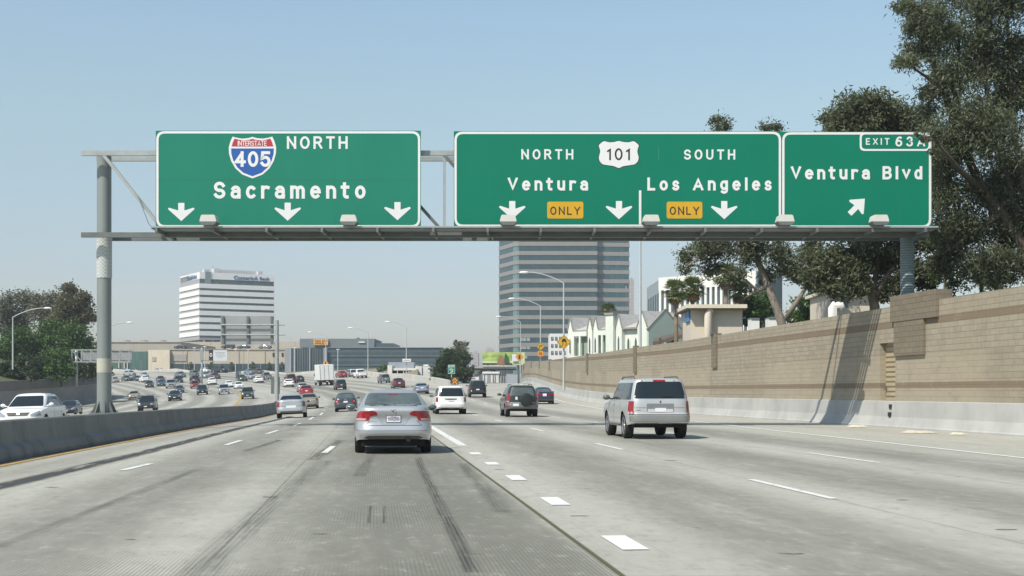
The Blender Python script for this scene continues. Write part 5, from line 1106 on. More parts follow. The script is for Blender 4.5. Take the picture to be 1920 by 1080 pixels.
hill = [('olive_tree', 'olive grey tree at the left edge of the bank, tallest pale crown there', [(18, 572, 24), (48, 560, 18), (8, 600, 24), (40, 592, 22), (30, 615, 20)], 236, OLV), ('olive_tree', 'olive grey tree behind the first lamp head, second pale crown from the left', [(76, 560, 16), (96, 560, 13), (72, 585, 20), (96, 585, 16)], 232, OLV),
        ('brown_tree', 'tall rusty brown tree with a knobbly top left of the gantry pole', [(131, 543, 14), (123, 570, 20), (147, 575, 18), (158, 560, 12), (140, 600, 22), (115, 600, 16), (165, 590, 14)], 222, BRL), ('green_tree', 'broad mid green tree in the middle of the bank', [(84, 622, 22), (104, 618, 18), (95, 645, 24), (70, 640, 22)], 208, GRN),
        ('green_tree', 'mid green tree just left of the gantry pole', [(138, 625, 22), (155, 640, 18), (128, 648, 24), (150, 662, 18)], 206, GRN), ('green_tree', 'mid green tree at the left edge behind the lamp pole', [(20, 640, 24), (45, 635, 20), (8, 660, 22), (36, 660, 22)], 204, GRN),
        ('dark_tree', 'dark green tree low on the bank right of the lamp pole', [(50, 685, 22), (30, 692, 18), (72, 690, 20)], 190, DGR), ('green_tree', 'bright green low tree spilling over the retaining wall', [(108, 676, 22), (90, 672, 18), (118, 694, 18), (100, 695, 16)], 190, GRN),
        ('dark_tree', 'dark green scrub tree at the foot of the leftmost lamp pole', [(8, 690, 18), (20, 698, 14), (40, 704, 10), (2, 704, 12), (62, 703, 9)], 180, DGR), ('dark_tree', 'dark green tree low on the bank beneath the truss gantry', [(150, 690, 18), (138, 680, 16), (168, 694, 16), (182, 690, 12)], 205, DGR), ('green_tree', 'green tree showing just right of the gantry pole above the wall', [(196, 690, 11), (200, 697, 9), (188, 660, 14)], 236, GRN), ('blossom_tree', 'small pinkish tree peeking out right of the gantry pole', [(193, 628, 7), (190, 645, 8)], 240, PNK)]
for nm, lab, lst, Y, m in hill:
    b0 = P(lst[0][0], 705, Y); b0.z = min(b0.z, 4.0); tree(nm, lab, [b0, b0 + Vector((0, 0, 2)), P(lst[0][0], lst[0][1], Y)], pb_(lst, Y, 1.5), m, BARKD, 230 if m is not OLV else 140, .42, .55, .15, .3, 'trees on the wooded bank', spread=.48)
v = P(113, 716, 186); tree('trailing_vine', 'dark tuft of creeper hanging down the retaining wall', [v + Vector((0, .2, .8)), v + Vector((0, 0, .6)), v], pb_([(113, 712, 5), (113, 719, 4), (114, 724, 2.5)], 182, .1), DGR, BARKD, 300, .22, .5, .6, .04, cat='plant')
tree('round_tree', 'dark round tree beyond the end of the far parapet', [P(848, 722, 226), P(848, 705, 226), P(848, 690, 226)], pb_([(848, 690, 22), (826, 694, 15), (868, 692, 17), (846, 668, 17), (832, 676, 14), (862, 674, 16), (838, 706, 14), (866, 706, 14), (880, 700, 9), (818, 704, 9)], 226, 1.2), DGR, BARKD, 260, .36, .55, .1, .3, 'trees beyond the far parapet')
tree('spiky_tree', 'olive spiky topped tree with a bare pale stem behind the dark round tree', [P(866, 715, 240), P(864, 680, 240), P(863, 640, 240)], pb_([(858, 652, 10), (868, 660, 13), (856, 643, 6), (872, 645, 6), (878, 672, 9), (866, 676, 13), (849, 660, 7), (881, 690, 8)], 240, 1), OLV, BARK, 200, .42, .35, -.3, .34, 'trees beyond the far parapet')
tree('bush', 'green bush behind the far parapet at the white parking structure', [P(718, 706, 305), P(718, 700, 305), P(718, 690, 305)], pb_([(718, 687, 7), (711, 693, 6), (724, 691, 6)], 305, .6), GRN, BARKD, 130, .4, .6, .1, .2, cat='bush')
for px, w in ((357, 7), (396, 6), (434, 6.5), (474, 7.5), (505.5, 7.5), (528, 6)):
    b0 = P(px, 697, 436); tree('bush', 'pale green bush against the store window strip, %s' % {357: 'leftmost of the row', 396: 'behind the white and black sign pole', 434: 'third from the left', 474: 'fourth from the left', 505.5: 'just left of the cantilever pole', 528: 'just right of the cantilever pole'}[px], [b0, b0 + Vector((0, 0, 1)), P(px, 687, 436)], pb_([(px, 686, w * .75), (px - 3, 690, w * .6), (px + 3, 690.5, w * .6), (px, 681, w * .4)], 436, .5), leaf_material('pale_bush_leaf', (.08, .11, .045), (.15, .18, .08)) if 'pale_bush_leaf' not in MATS else MATS['pale_bush_leaf'], BARKD, 55, .5, .6, .0, .15, 'bushes along the store front', cat='bush')
# fan palms with skirts of dead fronds
SKIRT = mat('dead_frond', (.26, .18, .10), .95, 0, .3, 2); PALM = mat('palm_frond', (.16, .20, .08), .5, 0, .35, 1.2); PTR = mat('palm_trunk', (.20, .16, .12), .95, 0, .3, 3)
def palm(px, py, rpx, Y, label, drop=50):
    c = P(px, py, Y); r = rpx * Y / FPX; o = empty('fan_palm', (c.x, Y, 2.5), 0, label, 'palm tree', 'fan palms behind the wall')
    MB().tube([(c.x, Y, 2.5), (c.x + .08, Y, (2.5 + c.z) / 2), c], [r * .2, r * .15, r * .14], 10).build('trunk', PTR, o, smooth=True)
    def fan(b, d, ln, w, sag):
        d = Vector(d).normalized(); s = d.cross(Vector((0, 0, 1))); s = s.normalized() if s.length > .05 else Vector((1, 0, 0)); u = s.cross(d)
        hub = c + d * ln * .5 - Vector((0, 0, sag * ln * .12)); b.tube([c, hub], [.03, .02], 4, False)
        for k in range(-5, 6):
            a = k * .23; e = (d * math.cos(a) + s * math.sin(a)); tip = hub + e * w * random.uniform(.8, 1.1) - Vector((0, 0, sag * w * .35)) + u * random.uniform(-.1, .1); m_ = hub.lerp(tip, .55); q = (s * math.cos(a) - d * math.sin(a)) * w * .075
            b.add([hub, m_ + q, tip, m_ - q], [(0, 1, 2, 3)])
    b = MB()
    for i in range(60):
        a = i * 2.4; el = random.uniform(-.55, 1.35); fan(b, (math.cos(a) * math.cos(el), math.sin(a) * math.cos(el), math.sin(el)), r * 1.05, r * .7, .5)
    b.build('crown', PALM, o, fix=False); b = MB()
    for i in range(22):
        a = i * 2.4; el = random.uniform(-1.35, -.75); fan(b, (math.cos(a) * math.cos(el), math.sin(a) * math.cos(el), math.sin(el)), r * .85, r * .55, .9)
    b.build('dead_skirt', SKIRT, o, fix=False); return o
palm(1266, 545, 25, 101, 'fan palm before the white office, left of the pair beside the tan building'); palm(1298, 540, 25, 103, 'fan palm before the white office, right of the pair beside the tan building')
palm(1360, 515, 26, 106, 'taller fan palm just left of the eucalyptus branches above the tan building'); palm(1388, 545, 24, 107, 'fan palm with a brown skirt half hidden by eucalyptus twigs'); palm(1140, 581, 16, 205, 'distant fan palm above the pale townhouse roofs')
# ------------------------------------------------------------------ vehicles
def paint(name, col, metal=.0, rough=.35):
    if name in MATS: return MATS[name]
    m = mat(name, col, rough, metal, .03, 1.2, coat=.6); return m
GLASS = mat('car_glass', (.012, .018, .019), .04, 0, 0, spec=.7); GLASS_L = mat('car_glass_light', (.085, .105, .098), .05, 0, .25, 2.2, spec=.8); TYRE = mat('tyre', (.014, .014, .015), .85, 0, .15, 9); RIM = mat('alloy_rim', (.42, .43, .44), .35, .7, .1, 5)
TAIL = mat('tail_light_red', (.27, .010, .018), .15, 0, .35, 9, coat=.5); TAILC = mat('tail_light_clear', (.46, .30, .30), .15, 0, .15, 12, coat=.5); AMB = mat('amber_lens', (.55, .2, .03), .2, 0, .1, 9); HEADL = mat('headlight', (.34, .38, .40), .1, .3, .1, 9, coat=.5); UNDER = mat('underbody_black', (.010, .010, .010), .9, 0, .2, 4)
PLATE = mat('number_plate_white', (.72, .72, .74), .5, 0, .03, 8); GRILLE = mat('grille_black', (.02, .02, .02), .5, 0, .2, 20); CHROME = mat('chrome', (.6, .6, .6), .2, .9, .05, 4); GAP = mat('panel_gap', (.03, .03, .03), .8, 0, 0); PLAST = mat('grey_plastic', (.09, .09, .088), .6, 0, .1, 6)

def outline(n, M):
    """even points round a rounded rectangle in [-1,1]^2"""
    t = np.linspace(0, 2 * math.pi, 4000, endpoint=False); x = np.sign(np.cos(t)) * np.abs(np.cos(t)) ** (2 / n); y = np.sign(np.sin(t)) * np.abs(np.sin(t)) ** (2 / n)
    dx = np.diff(np.append(x, x[0])); dy = np.diff(np.append(y, y[0])); s = np.concatenate([[0], np.cumsum(np.hypot(dx * .9, dy * 2.4))]); q = np.linspace(0, s[-1], M, endpoint=False)
    return np.interp(q, s, np.append(x, x[0])), np.interp(q, s, np.append(y, y[0]))
def itp(v, pts): return np.interp(v, [p[0] for p in pts], [p[1] for p in pts])
def sm(v, pts, w=.12):
    return sum(itp(v + k * w / 2, pts) * g for k, g in ((-2, .1), (-1, .23), (0, .34), (1, .23), (2, .1)))
def car_shell(S):
    L_, W_ = S['L'], S['W']; M = S.get('M', 120); ux, uy = outline(S.get('n', 7), M); R_ = S['R']; wy = S['wheels']
    y0 = uy * L_ / 2; zs = sm(y0, S['belt']); zl = itp(y0, S['sill'])
    for w in wy:
        d = y0 - w; ra = R_ * 1.16; a = np.where(np.abs(d) < ra, R_ + np.sqrt(np.maximum(0, ra * ra - d * d)), 0); zl = np.where((np.abs(ux) > .6), np.maximum(zl, np.minimum(a, zs - .1)), zl)
    b = MB(); T = [0, .06, .14, .24, .36, .48, .6, .72, .82, .9, .96, 1]; rows = []
    for t in T:
        z = zl + (zs - zl) * t; x = ux * W_ / 2 * itp(z, S['xprof']); v = (uy + 1) / 2
        ya = -L_ / 2 + itp(z, S['rear']); yb = L_ / 2 - itp(z, S['front'])
        rows.append(np.stack([x, ya + (yb - ya) * v, z], 1))
    top = rows[-1]
    for k, (kx, ky, cz) in enumerate(((.95, .99, .018), (.8, .97, .035), (.5, .96, .05), (0.0, .955, .055))):
        q = top.copy(); q[:, 0] *= kx; q[:, 1] = q[:, 1] * ky; q[:, 2] = sm(q[:, 1], S['belt']) + cz; rows.append(q)
    for r in rows: b.v += [tuple(p) for p in r]
    n = len(rows); b.f = [(i * M + j, i * M + (j + 1) % M, (i + 1) * M + (j + 1) % M, (i + 1) * M + j) for i in range(n - 1) for j in range(M)]
    if 'gh' in S:
        g = S['gh']; M2 = 80; gx_, gy_ = outline(g.get('n', 6), M2); n0 = len(b.v); rows = []
        for h in (-.25, 0, .2, .4, .6, .78, .9, .97, 1.0):
            e = max(0, h); z = g['zb'] + (g['zr'] - g['zb']) * h; ya = g['yD'] + (g['yC'] - g['yD']) * e + g.get('rb', 0) * 4 * e * (1 - e); yb = g['yA'] + (g['yB'] - g['yA']) * e - g.get('fb', 0) * 4 * e * (1 - e)
            hw = g['hb'] + (g['hr'] - g['hb']) * e ** 1.3
            if h > .92: k = (h - .92) / .08; hw -= .035 * k; ya += .03 * k; yb -= .05 * k
            rows.append(np.stack([gx_ * hw, ya + (yb - ya) * (gy_ + 1) / 2, np.full(M2, z)], 1))
        top = rows[-1]; yc = (top[:, 1].max() + top[:, 1].min()) / 2
        for kx, ky, cz in ((.88, .94, .022), (.65, .8, .045), (.35, .55, .058), (0, .5, .06)):
            q = top.copy(); q[:, 0] *= kx; q[:, 1] = yc + (q[:, 1] - yc) * ky; q[:, 2] += cz * g.get('crown', 1); rows.append(q)
        for r in rows: b.v += [tuple(p) for p in r]
        k = len(rows); b.f += [(n0 + i * M2 + j, n0 + i * M2 + (j + 1) % M2, n0 + (i + 1) * M2 + (j + 1) % M2, n0 + (i + 1) * M2 + j) for i in range(k - 1) for j in range(M2)]
    return b
def decal(bvh, poly, axis, sgn, off=.006, cuts=2, smooth_=True, rnd=0.0, lim=.3):
    """a thin panel that lies on the body: outline given in (x,z), (y,z) or (x,y), laid on from outside; points that would slide round a corner are drawn back"""
    poly = rp(poly, rnd, 3) if rnd else poly
    bm = bmesh.new(); vs = [bm.verts.new((p[0], p[1], 0)) for p in poly]; bm.faces.new(vs); bmesh.ops.triangulate(bm, faces=bm.faces)
    for _ in range(6):
        es = [e for e in bm.edges if e.calc_length() > .09]
        if not es: break
        bmesh.ops.subdivide_edges(bm, edges=es, cuts=1); bmesh.ops.triangulate(bm, faces=bm.faces)
    out = MB(); cx = sum(p[0] for p in poly) / len(poly); d = {'y': Vector((0, -sgn, 0)), 'x': Vector((-sgn, 0, 0)), 'z': Vector((0, 0, -1))}[axis]
    def cast(a, c): return bvh.ray_cast({'y': Vector((a, 9 * sgn, c)), 'x': Vector((9 * sgn, a, c)), 'z': Vector((a, c, 9))}[axis], d)
    for v in bm.verts:
        a, c = v.co.x, v.co.y
        for k in range(60):
            h, nrm, _i, _d = cast(a, c)
            if h is not None and abs(nrm.dot(d)) > lim: break
            a += (cx - a) * .03 if abs(cx - a) > .2 else (cx - a) * .06
        if h is None: h, nrm, _i, _d = bvh.find_nearest(Vector({'y': (a, sgn * 2, c), 'x': (sgn, a, c), 'z': (a, c, 1.5)}[axis]))
        if nrm.dot(d) > 0: nrm = -nrm
        out.v.append(tuple(h + (nrm * .6 - d * .4).normalized() * off))
    out.f = [tuple(w.index for w in f.verts) for f in bm.faces]; bm.free(); return out
def wheel(root, x, y, R_, w, side, five=True):
    b = MB(); prof = [(R_ * .60, -w * .5), (R_ * .93, -w * .5), (R_ * .985, -w * .4), (R_, -w * .15), (R_, w * .15), (R_ * .985, w * .4), (R_ * .93, w * .5), (R_ * .66, w * .48), (R_ * .62, w * .38), (R_ * .3, w * .3)]
    if side < 0: prof = [(r, -h) for r, h in prof]
    b.lathe(prof, (x, y, R_), 'x', 28); o = b.build('wheel', TYRE, root, local=True, smooth=True, sharp=40)
    c = MB(); f = x + side * w * .40
    c.lathe([(R_ * .66, side * w * .46), (R_ * .62, side * w * .49), (R_ * .57, side * w * .42)], (x, y, R_), 'x', 28); c.lathe([(0, side * w * .45), (R_ * .15, side * w * .44), (R_ * .17, side * w * .36)], (x, y, R_), 'x', 12)
    for k in range(5):
        a = k * 2 * math.pi / 5 + .3; d = Vector((0, math.cos(a), math.sin(a))); n = Vector((0, -d.z, d.y)); p = Vector((f, y, R_))
        q = [p + d * R_ * .1 + n * R_ * .12, p + d * R_ * .1 - n * R_ * .12, p + d * R_ * .6 - n * R_ * .09, p + d * R_ * .6 + n * R_ * .09]; c.add(q + [v - Vector((side * .03, 0, 0)) for v in q], [(0, 1, 2, 3), (7, 6, 5, 4), (0, 4, 5, 1), (1, 5, 6, 2), (2, 6, 7, 3), (3, 7, 4, 0)])
    c.build('rim', RIM, o, smooth=True, sharp=35, local=True)
def mirx(poly): return [(-x, z) for x, z in reversed(poly)]
def make_car(name, S):
    root = empty(name); sh = car_shell(S); body = sh.build('body', S.get('paint', WHITE), root, local=True, smooth=True, sharp=S.get('sharp', 38))
    bvh = BVHTree.FromPolygons([Vector(v) for v in sh.v], sh.f); L_, W_, R_ = S['L'], S['W'], S['R']; glass = S.get('glass', GLASS)
    def D(nm, poly, axis, sgn, m, off=.006, parent=root, rnd=0.0, cuts=2): return decal(bvh, poly, axis, sgn, off, cuts, rnd=rnd, lim={'x': .55, 'y': .2, 'z': .3}[axis]).build(nm, m, parent, local=True, smooth=True, fix=False)
    zb = min(itp(w, S['sill']) for w in S['wheels'])
    b = MB(); b.box2((-W_ * .40, -L_ / 2 + .28, zb - .03), (W_ * .40, L_ / 2 - .35, R_ * 1.5)); b.tube([(-W_ * .4, S['wheels'][1], R_), (W_ * .4, S['wheels'][1], R_)], .05, 8); b.build('underbody', UNDER, root, local=True)
    for y in S['wheels']:
        for s in (-1, 1): wheel(root, s * (W_ / 2 - S.get('tw', .215) / 2 - .025), y, R_, S.get('tw', .215), s)
    if 'gh' in S:
        g = S['gh']
        def at(h): return g['zb'] + (g['zr'] - g['zb']) * h
        def hw(h): return g['hb'] + (g['hr'] - g['hb']) * max(0, h) ** 1.3
        h0, h1 = S.get('hf', (.08, .88)); e = .09
        D('windshield', [(-hw(h0) + e, at(h0)), (hw(h0) - e, at(h0)), (hw(h1) - e - .02, at(h1)), (-hw(h1) + e + .02, at(h1))], 'y', 1, glass, rnd=.06)
        rw_ = S.get('rear_glass') or [(-hw(.25) + e, at(.25)), (hw(.25) - e, at(.25)), (hw(.86) - e - .02, at(.86)), (-hw(.86) + e + .02, at(.86))]
        D('rear_window', rw_, 'y', -1, S.get('rglass', glass), rnd=.07, cuts=3)
        ha, hb_ = S.get('hs', (.09, .84)); ya = lambda h: g['yA'] + (g['yB'] - g['yA']) * h - S.get('apil', .22); yd = lambda h: g['yD'] + (g['yC'] - g['yD']) * h + S.get('cpil', .3)
        cuts_ = [None] + list(S['pillars']) + [None]
        for k in range(len(cuts_) - 1):
            p, q = cuts_[k], cuts_[k + 1]; f0, f1 = (ya(ha), ya(hb_)) if p is None else (p - .035, p - .035); r0, r1 = (yd(ha), yd(hb_)) if q is None else (q + .035, q + .035)
            poly = [(r0, at(ha)), (f0, at(ha)), (f1, at(hb_)), (r1, at(hb_))]
            for s in (-1, 1): D('side_window', poly, 'x', s, glass, rnd=.04)
    for s in (-1, 1):
        y = S['mirror'][0]; z = S['mirror'][1]; b = MB(); b.ball((s * (W_ / 2 + .10), y, z), (.115, .075, .08), 12, 8); b.beam((s * (W_ / 2 - .1), y + .02, z - .05), (s * (W_ / 2 + .05), y, z - .03), .05); o = b.build('side_mirror', S.get('mirror_m', S.get('paint', WHITE)), root, local=True, smooth=True); b = MB(); b.ball((s * (W_ / 2 + .10), y - .03, z), (.10, .062, .068), 12, 8); b.build('mirror_glass', GLASS_L, o, local=True, smooth=True)
    for p in S.get('tail', []):
        D('tail_light', p, 'y', -1, TAIL, .012, rnd=.02); D('tail_light', mirx(p), 'y', -1, TAIL, .012, rnd=.02)
    for p in S.get('head', []):
        D('headlight', p, 'y', 1, HEADL, .01, rnd=.03); D('headlight', mirx(p), 'y', 1, HEADL, .01, rnd=.03)
    for nm, poly, axis, sgn, m, off, rnd in S.get('extra', []): D(nm, poly, axis, sgn, m, off, root, rnd)
    for nm, polys, axis, sgn, m, off, rnd in S.get('pairs', []):
        D(nm, polys, axis, sgn, m, off, root, rnd); D(nm, mirx(polys), axis, sgn, m, off, root, rnd) if axis != 'x' else D(nm, polys, 'x', -sgn, m, off, root, rnd)
    return root, D, bvh
def R4(x0, z0, x1, z1): return [(x0, z0), (x1, z0), (x1, z1), (x0, z1)]
def doors(S, ys, z0, z1): return [('door_gap', R4(y, z0, y + .014, z1), 'x', 1, GAP, .003, 0) for y in ys]

XP = [(.15, .93), (.3, .985), (.5, 1.0), (.68, 1.0), (.85, .985), (1.05, .94), (1.3, .92)]
# silver four-door seen closest
CIV = dict(L=4.5, W=1.76, R=.325, wheels=(1.42, -1.28), M=170, n=6.5, paint=paint('silver_paint', (.50, .515, .53), .55, .34), sill=[(-2.25, .33), (-1.9, .30), (-1.6, .22), (1.6, .2), (2.25, .22)],
    belt=[(-2.25, .96), (-2.1, 1.03), (-1.7, 1.05), (-1.2, 1.0), (0, .96), (.9, .95), (1.5, .86), (2.1, .72), (2.25, .66)], xprof=[(.15, .9), (.28, .96), (.45, 1.0), (.62, 1.0), (.78, .985), (.9, .95), (1.06, .9)],
    rear=[(.2, .16), (.33, .09), (.42, .03), (.49, .0), (.515, .012), (.60, .02), (.66, .075), (.8, .085), (.95, .05), (1.03, .06), (1.1, .12)], front=[(.2, .1), (.4, .0), (.6, .03), (.8, .16)],
    gh=dict(yA=1.25, yB=.25, yC=-.78, yD=-1.72, hb=.80, hr=.56, zb=.98, zr=1.385, n=6, rb=-.05, crown=.85), rear_glass=[(-.66, 1.065), (.66, 1.065), (.555, 1.345), (-.555, 1.345)], rglass=GLASS_L, pillars=(.0,), mirror=(.68, 1.0), cpil=.42, apil=.28, hs=(.12, .84),
    tail=[[(-.86, .735), (-.547, .735), (-.515, .83), (-.352, .867), (-.373, .93), (-.45, .957), (-.73, .947), (-.86, .86)]], head=[[(-.82, .62), (-.45, .6), (-.42, .68), (-.8, .76)]],
    extra=[('plate_recess', [(-.40, .868), (.40, .868), (.27, .655), (-.27, .655)], 'y', -1, paint('silver_paint_shaded', (.40, .41, .425), .5, .4), .003, .03), ('number_plate', R4(-.165, .695, .165, .86), 'y', -1, GAP, .012, .015), ('number_plate', R4(-.152, .705, .152, .85), 'y', -1, PLATE, .018, .01), ('trunk_gap', R4(-.62, .628, .62, .640), 'y', -1, GAP, .003, 0), ('bumper_gap', R4(-.86, .512, .86, .523), 'y', -1, PLAST, .003, 0),  # plate recess is a flat panel; darker silver paints its shade
           ('lower_bumper', [(-.56, .33), (.56, .33), (.66, .36), (.56, .405), (-.56, .405), (-.66, .36)], 'y', -1, PLAST, .004, .02), ('emblem', [(-.05, .955), (-.03, .955), (.03, .90), (.05, .90), (.05, .99), (.03, .99), (-.03, .93), (-.05, .99)], 'y', -1, CHROME, .012, 0), ('model_badge', R4(-.5, .72, -.36, .735), 'y', -1, CHROME, .006, 0), ('brake_lamp', R4(-.1, 1.305, .1, 1.325), 'y', -1, TAIL, .012, 0), ('grille', R4(-.4, .55, .4, .64), 'y', 1, GRILLE, .008, .02), ('number_plate', R4(-.16, .4, .16, .5), 'y', 1, PLATE, .012, 0)],
    pairs=[('reverse_lamp', [(-.83, .742), (-.60, .742), (-.60, .79), (-.83, .79)], 'y', -1, TAILC, .016, .015), ('trunk_gap', [(-.63, .64), (-.616, .64), (-.50, .735), (-.514, .735)], 'y', -1, GAP, .003, 0), ('door_gap', R4(-.02, .3, -.008, .95), 'x', 1, GAP, .003, 0), ('door_gap', R4(-.98, .66, -.968, .95), 'x', 1, GAP, .003, 0), ('handle', R4(-.9, .83, -.72, .86), 'x', 1, PLAST, .012, .01)])
def sedan(**k):
    S = dict(L=4.6, W=1.79, R=.33, wheels=(1.42, -1.30), sill=[(-2.3, .3), (-1.9, .26), (-1.5, .22), (1.6, .2), (2.3, .2)], belt=[(-2.3, .95), (-2.1, 1.02), (-1.5, 1.03), (0, .98), (1.0, .96), (1.6, .88), (2.15, .74), (2.3, .62)], xprof=XP,
        rear=[(.2, .14), (.36, .02), (.5, 0), (.62, .01), (.68, .07), (.95, .1), (1.05, .16)], front=[(.2, .1), (.4, .0), (.55, .0), (.8, .14)], gh=dict(yA=1.2, yB=.3, yC=-.85, yD=-1.65, hb=.80, hr=.58, zb=.97, zr=1.40), pillars=(-.05,), mirror=(.72, 1.02), cpil=.4, apil=.26,
        tail=[[(-.88, .70), (-.5, .70), (-.5, .86), (-.88, .90)]], head=[[(-.86, .6), (-.48, .6), (-.45, .72), (-.84, .78)]],
        extra=[('number_plate', R4(-.16, .70, .16, .83), 'y', -1, PLATE, .012, .01), ('lower_bumper', R4(-.7, .3, .7, .42), 'y', -1, PLAST, .005, .02), ('trunk_gap', R4(-.6, .66, .6, .675), 'y', -1, GAP, .004, 0), ('grille', R4(-.36, .56, .36, .70), 'y', 1, GRILLE, .008, .03), ('lower_intake', R4(-.5, .28, .5, .42), 'y', 1, GRILLE, .006, .03), ('number_plate', R4(-.16, .45, .16, .55), 'y', 1, PLATE, .016, 0)],
        pairs=[('door_gap', R4(-.06, .3, -.046, .95), 'x', 1, GAP, .003, 0)])
    for a, b in k.items():
        if a in ('gh',): S['gh'] = {**S['gh'], **b}
        elif a == 'more': S['extra'] = S['extra'] + b
        else: S[a] = b
    return S
JET = sedan(L=4.55, W=1.78, tail=[[(-.88, .68), (-.48, .70), (-.5, .90), (-.88, .92)]], gh=dict(zr=1.42, hr=.6, yC=-.95, yD=-1.7), rglass=GLASS_L, pairs=[('inner_lamp', [(-.72, .75), (-.60, .75), (-.60, .84), (-.72, .84)], 'y', -1, TAILC, .018, .03), ('door_gap', R4(-.06, .3, -.046, .95), 'x', 1, GAP, .003, 0)], more=[('emblem', R4(-.05, .92, .05, 1.0), 'y', -1, CHROME, .012, .04), ('bumper_strip', R4(-.84, .50, .84, .52), 'y', -1, PLAST, .006, 0)])
C300 = sedan(L=5.0, W=1.88, R=.36, wheels=(1.55, -1.5), belt=[(-2.5, 1.03), (-2.35, 1.1), (-1.6, 1.1), (0, 1.05), (1.2, 1.03), (2.2, .92), (2.5, .8)], gh=dict(yA=1.1, yB=.4, yC=-1.05, yD=-1.75, zb=1.05, zr=1.45, hb=.82, hr=.62), tail=[[(-.92, .70), (-.72, .70), (-.70, 1.02), (-.90, 1.02)]], rear=[(.2, .1), (.4, 0), (.62, .01), (.68, .05), (1.05, .07), (1.12, .14)], sill=[(-2.5, .33), (2.5, .25)], head=[[(-.9, .65), (-.6, .65), (-.6, .85), (-.88, .85)]],
    extra=[('number_plate', R4(-.3, .64, .3, .78), 'y', -1, PLATE, .01, .01), ('trunk_gap', R4(-.72, .72, .72, .735), 'y', -1, GAP, .003, 0), ('lower_bumper', R4(-.7, .34, .7, .44), 'y', -1, PLAST, .005, .02), ('grille', R4(-.45, .55, .45, .85), 'y', 1, CHROME, .008, .03)])
TANS = sedan(tail=[[(-.90, .76), (-.62, .76), (-.64, .93), (-.90, .93)]], more=[('tail_panel', R4(-.62, .80, .62, .90), 'y', -1, paint('tan_light', (.42, .40, .34), .3), .006, .02)])
BLUS = sedan(W=1.8, tail=[[(-.88, .80), (-.2, .80), (-.2, .90), (-.88, .93)]], rglass=GLASS_L, more=[('tail_bar', R4(-.5, .82, .5, .88), 'y', -1, TAIL, .012, .02), ('number_plate', R4(-.17, .79, .17, .92), 'y', -1, PLATE, .024, .01)])
COUPE = sedan(L=4.2, W=1.75, gh=dict(yA=.95, yB=.1, yC=-.55, yD=-1.45, zr=1.30, zb=.93), belt=[(-2.1, .88), (-1.9, .95), (-1.2, .96), (0, .92), (1.0, .88), (1.8, .72), (2.1, .58)], pillars=(), wheels=(1.3, -1.2), mirror=(.55, .98))
HATCH = sedan(L=4.3, W=1.75, gh=dict(yA=1.3, yB=.4, yC=-1.3, yD=-1.85, zr=1.43, zb=.98, hr=.6), wheels=(1.33, -1.27), pillars=(.05, -.9), belt=[(-2.15, 1.0), (-1.9, 1.04), (0, .99), (1.0, .97), (1.6, .86), (2.15, .66)], sill=[(-2.15, .3), (2.15, .22)], tail=[[(-.86, .75), (-.62, .75), (-.62, 1.0), (-.86, 1.0)]], head=[[(-.85, .6), (-.5, .58), (-.42, .66), (-.82, .86)]])
def suv(**k):
    S = dict(L=4.75, W=1.88, R=.375, tw=.25, wheels=(1.42, -1.40), n=7.5, sill=[(-2.4, .45), (-1.9, .40), (1.6, .36), (2.4, .36)], belt=[(-2.4, 1.12), (0, 1.1), (1.0, 1.1), (1.3, 1.06), (2.1, .98), (2.4, .86)], xprof=[(.3, .94), (.45, .985), (.6, 1), (.9, 1), (1.1, .97), (1.3, .95)],
        rear=[(.3, .12), (.4, .03), (.5, -.02), (.66, -.01), (.70, .08), (1.1, .1), (1.2, .12)], front=[(.3, .08), (.5, .0), (.7, .0), (.9, .06), (1.0, .14)], gh=dict(yA=1.15, yB=.5, yC=-2.05, yD=-2.28, hb=.88, hr=.69, zb=1.08, zr=1.72, n=8, crown=.7), pillars=(.1, -1.0), mirror=(.82, 1.2), mirror_m=PLAST, cpil=.16, apil=.24, hs=(.1, .84),
        rear_glass=[(-.76, 1.16), (.76, 1.16), (.63, 1.63), (-.63, 1.63)], tail=[[(-.93, .70), (-.78, .70), (-.76, 1.08), (-.89, 1.08)]], head=[[(-.9, .70), (-.52, .70), (-.52, .92), (-.88, .92)]],
        extra=[('number_plate', R4(-.17, .78, .17, .90), 'y', -1, PLATE, .014, .01), ('bumper_gap', R4(-.9, .665, .9, .685), 'y', -1, GAP, .005, 0), ('bumper_underside', R4(-.86, .40, .86, .46), 'y', -1, PLAST, .006, .02), ('grille', R4(-.46, .68, .46, .90), 'y', 1, GRILLE, .01, .03), ('lower_intake', R4(-.6, .42, .6, .55), 'y', 1, GRILLE, .008, .03), ('number_plate', R4(-.16, .52, .16, .62), 'y', 1, PLATE, .016, 0)],
        pairs=doors(None, (.1, -1.0), .45, 1.08))
    for a, b in k.items():
        if a == 'gh': S['gh'] = {**S['gh'], **b}
        elif a == 'more': S['extra'] = S['extra'] + b
        else: S[a] = b
    return S
SUV = suv()
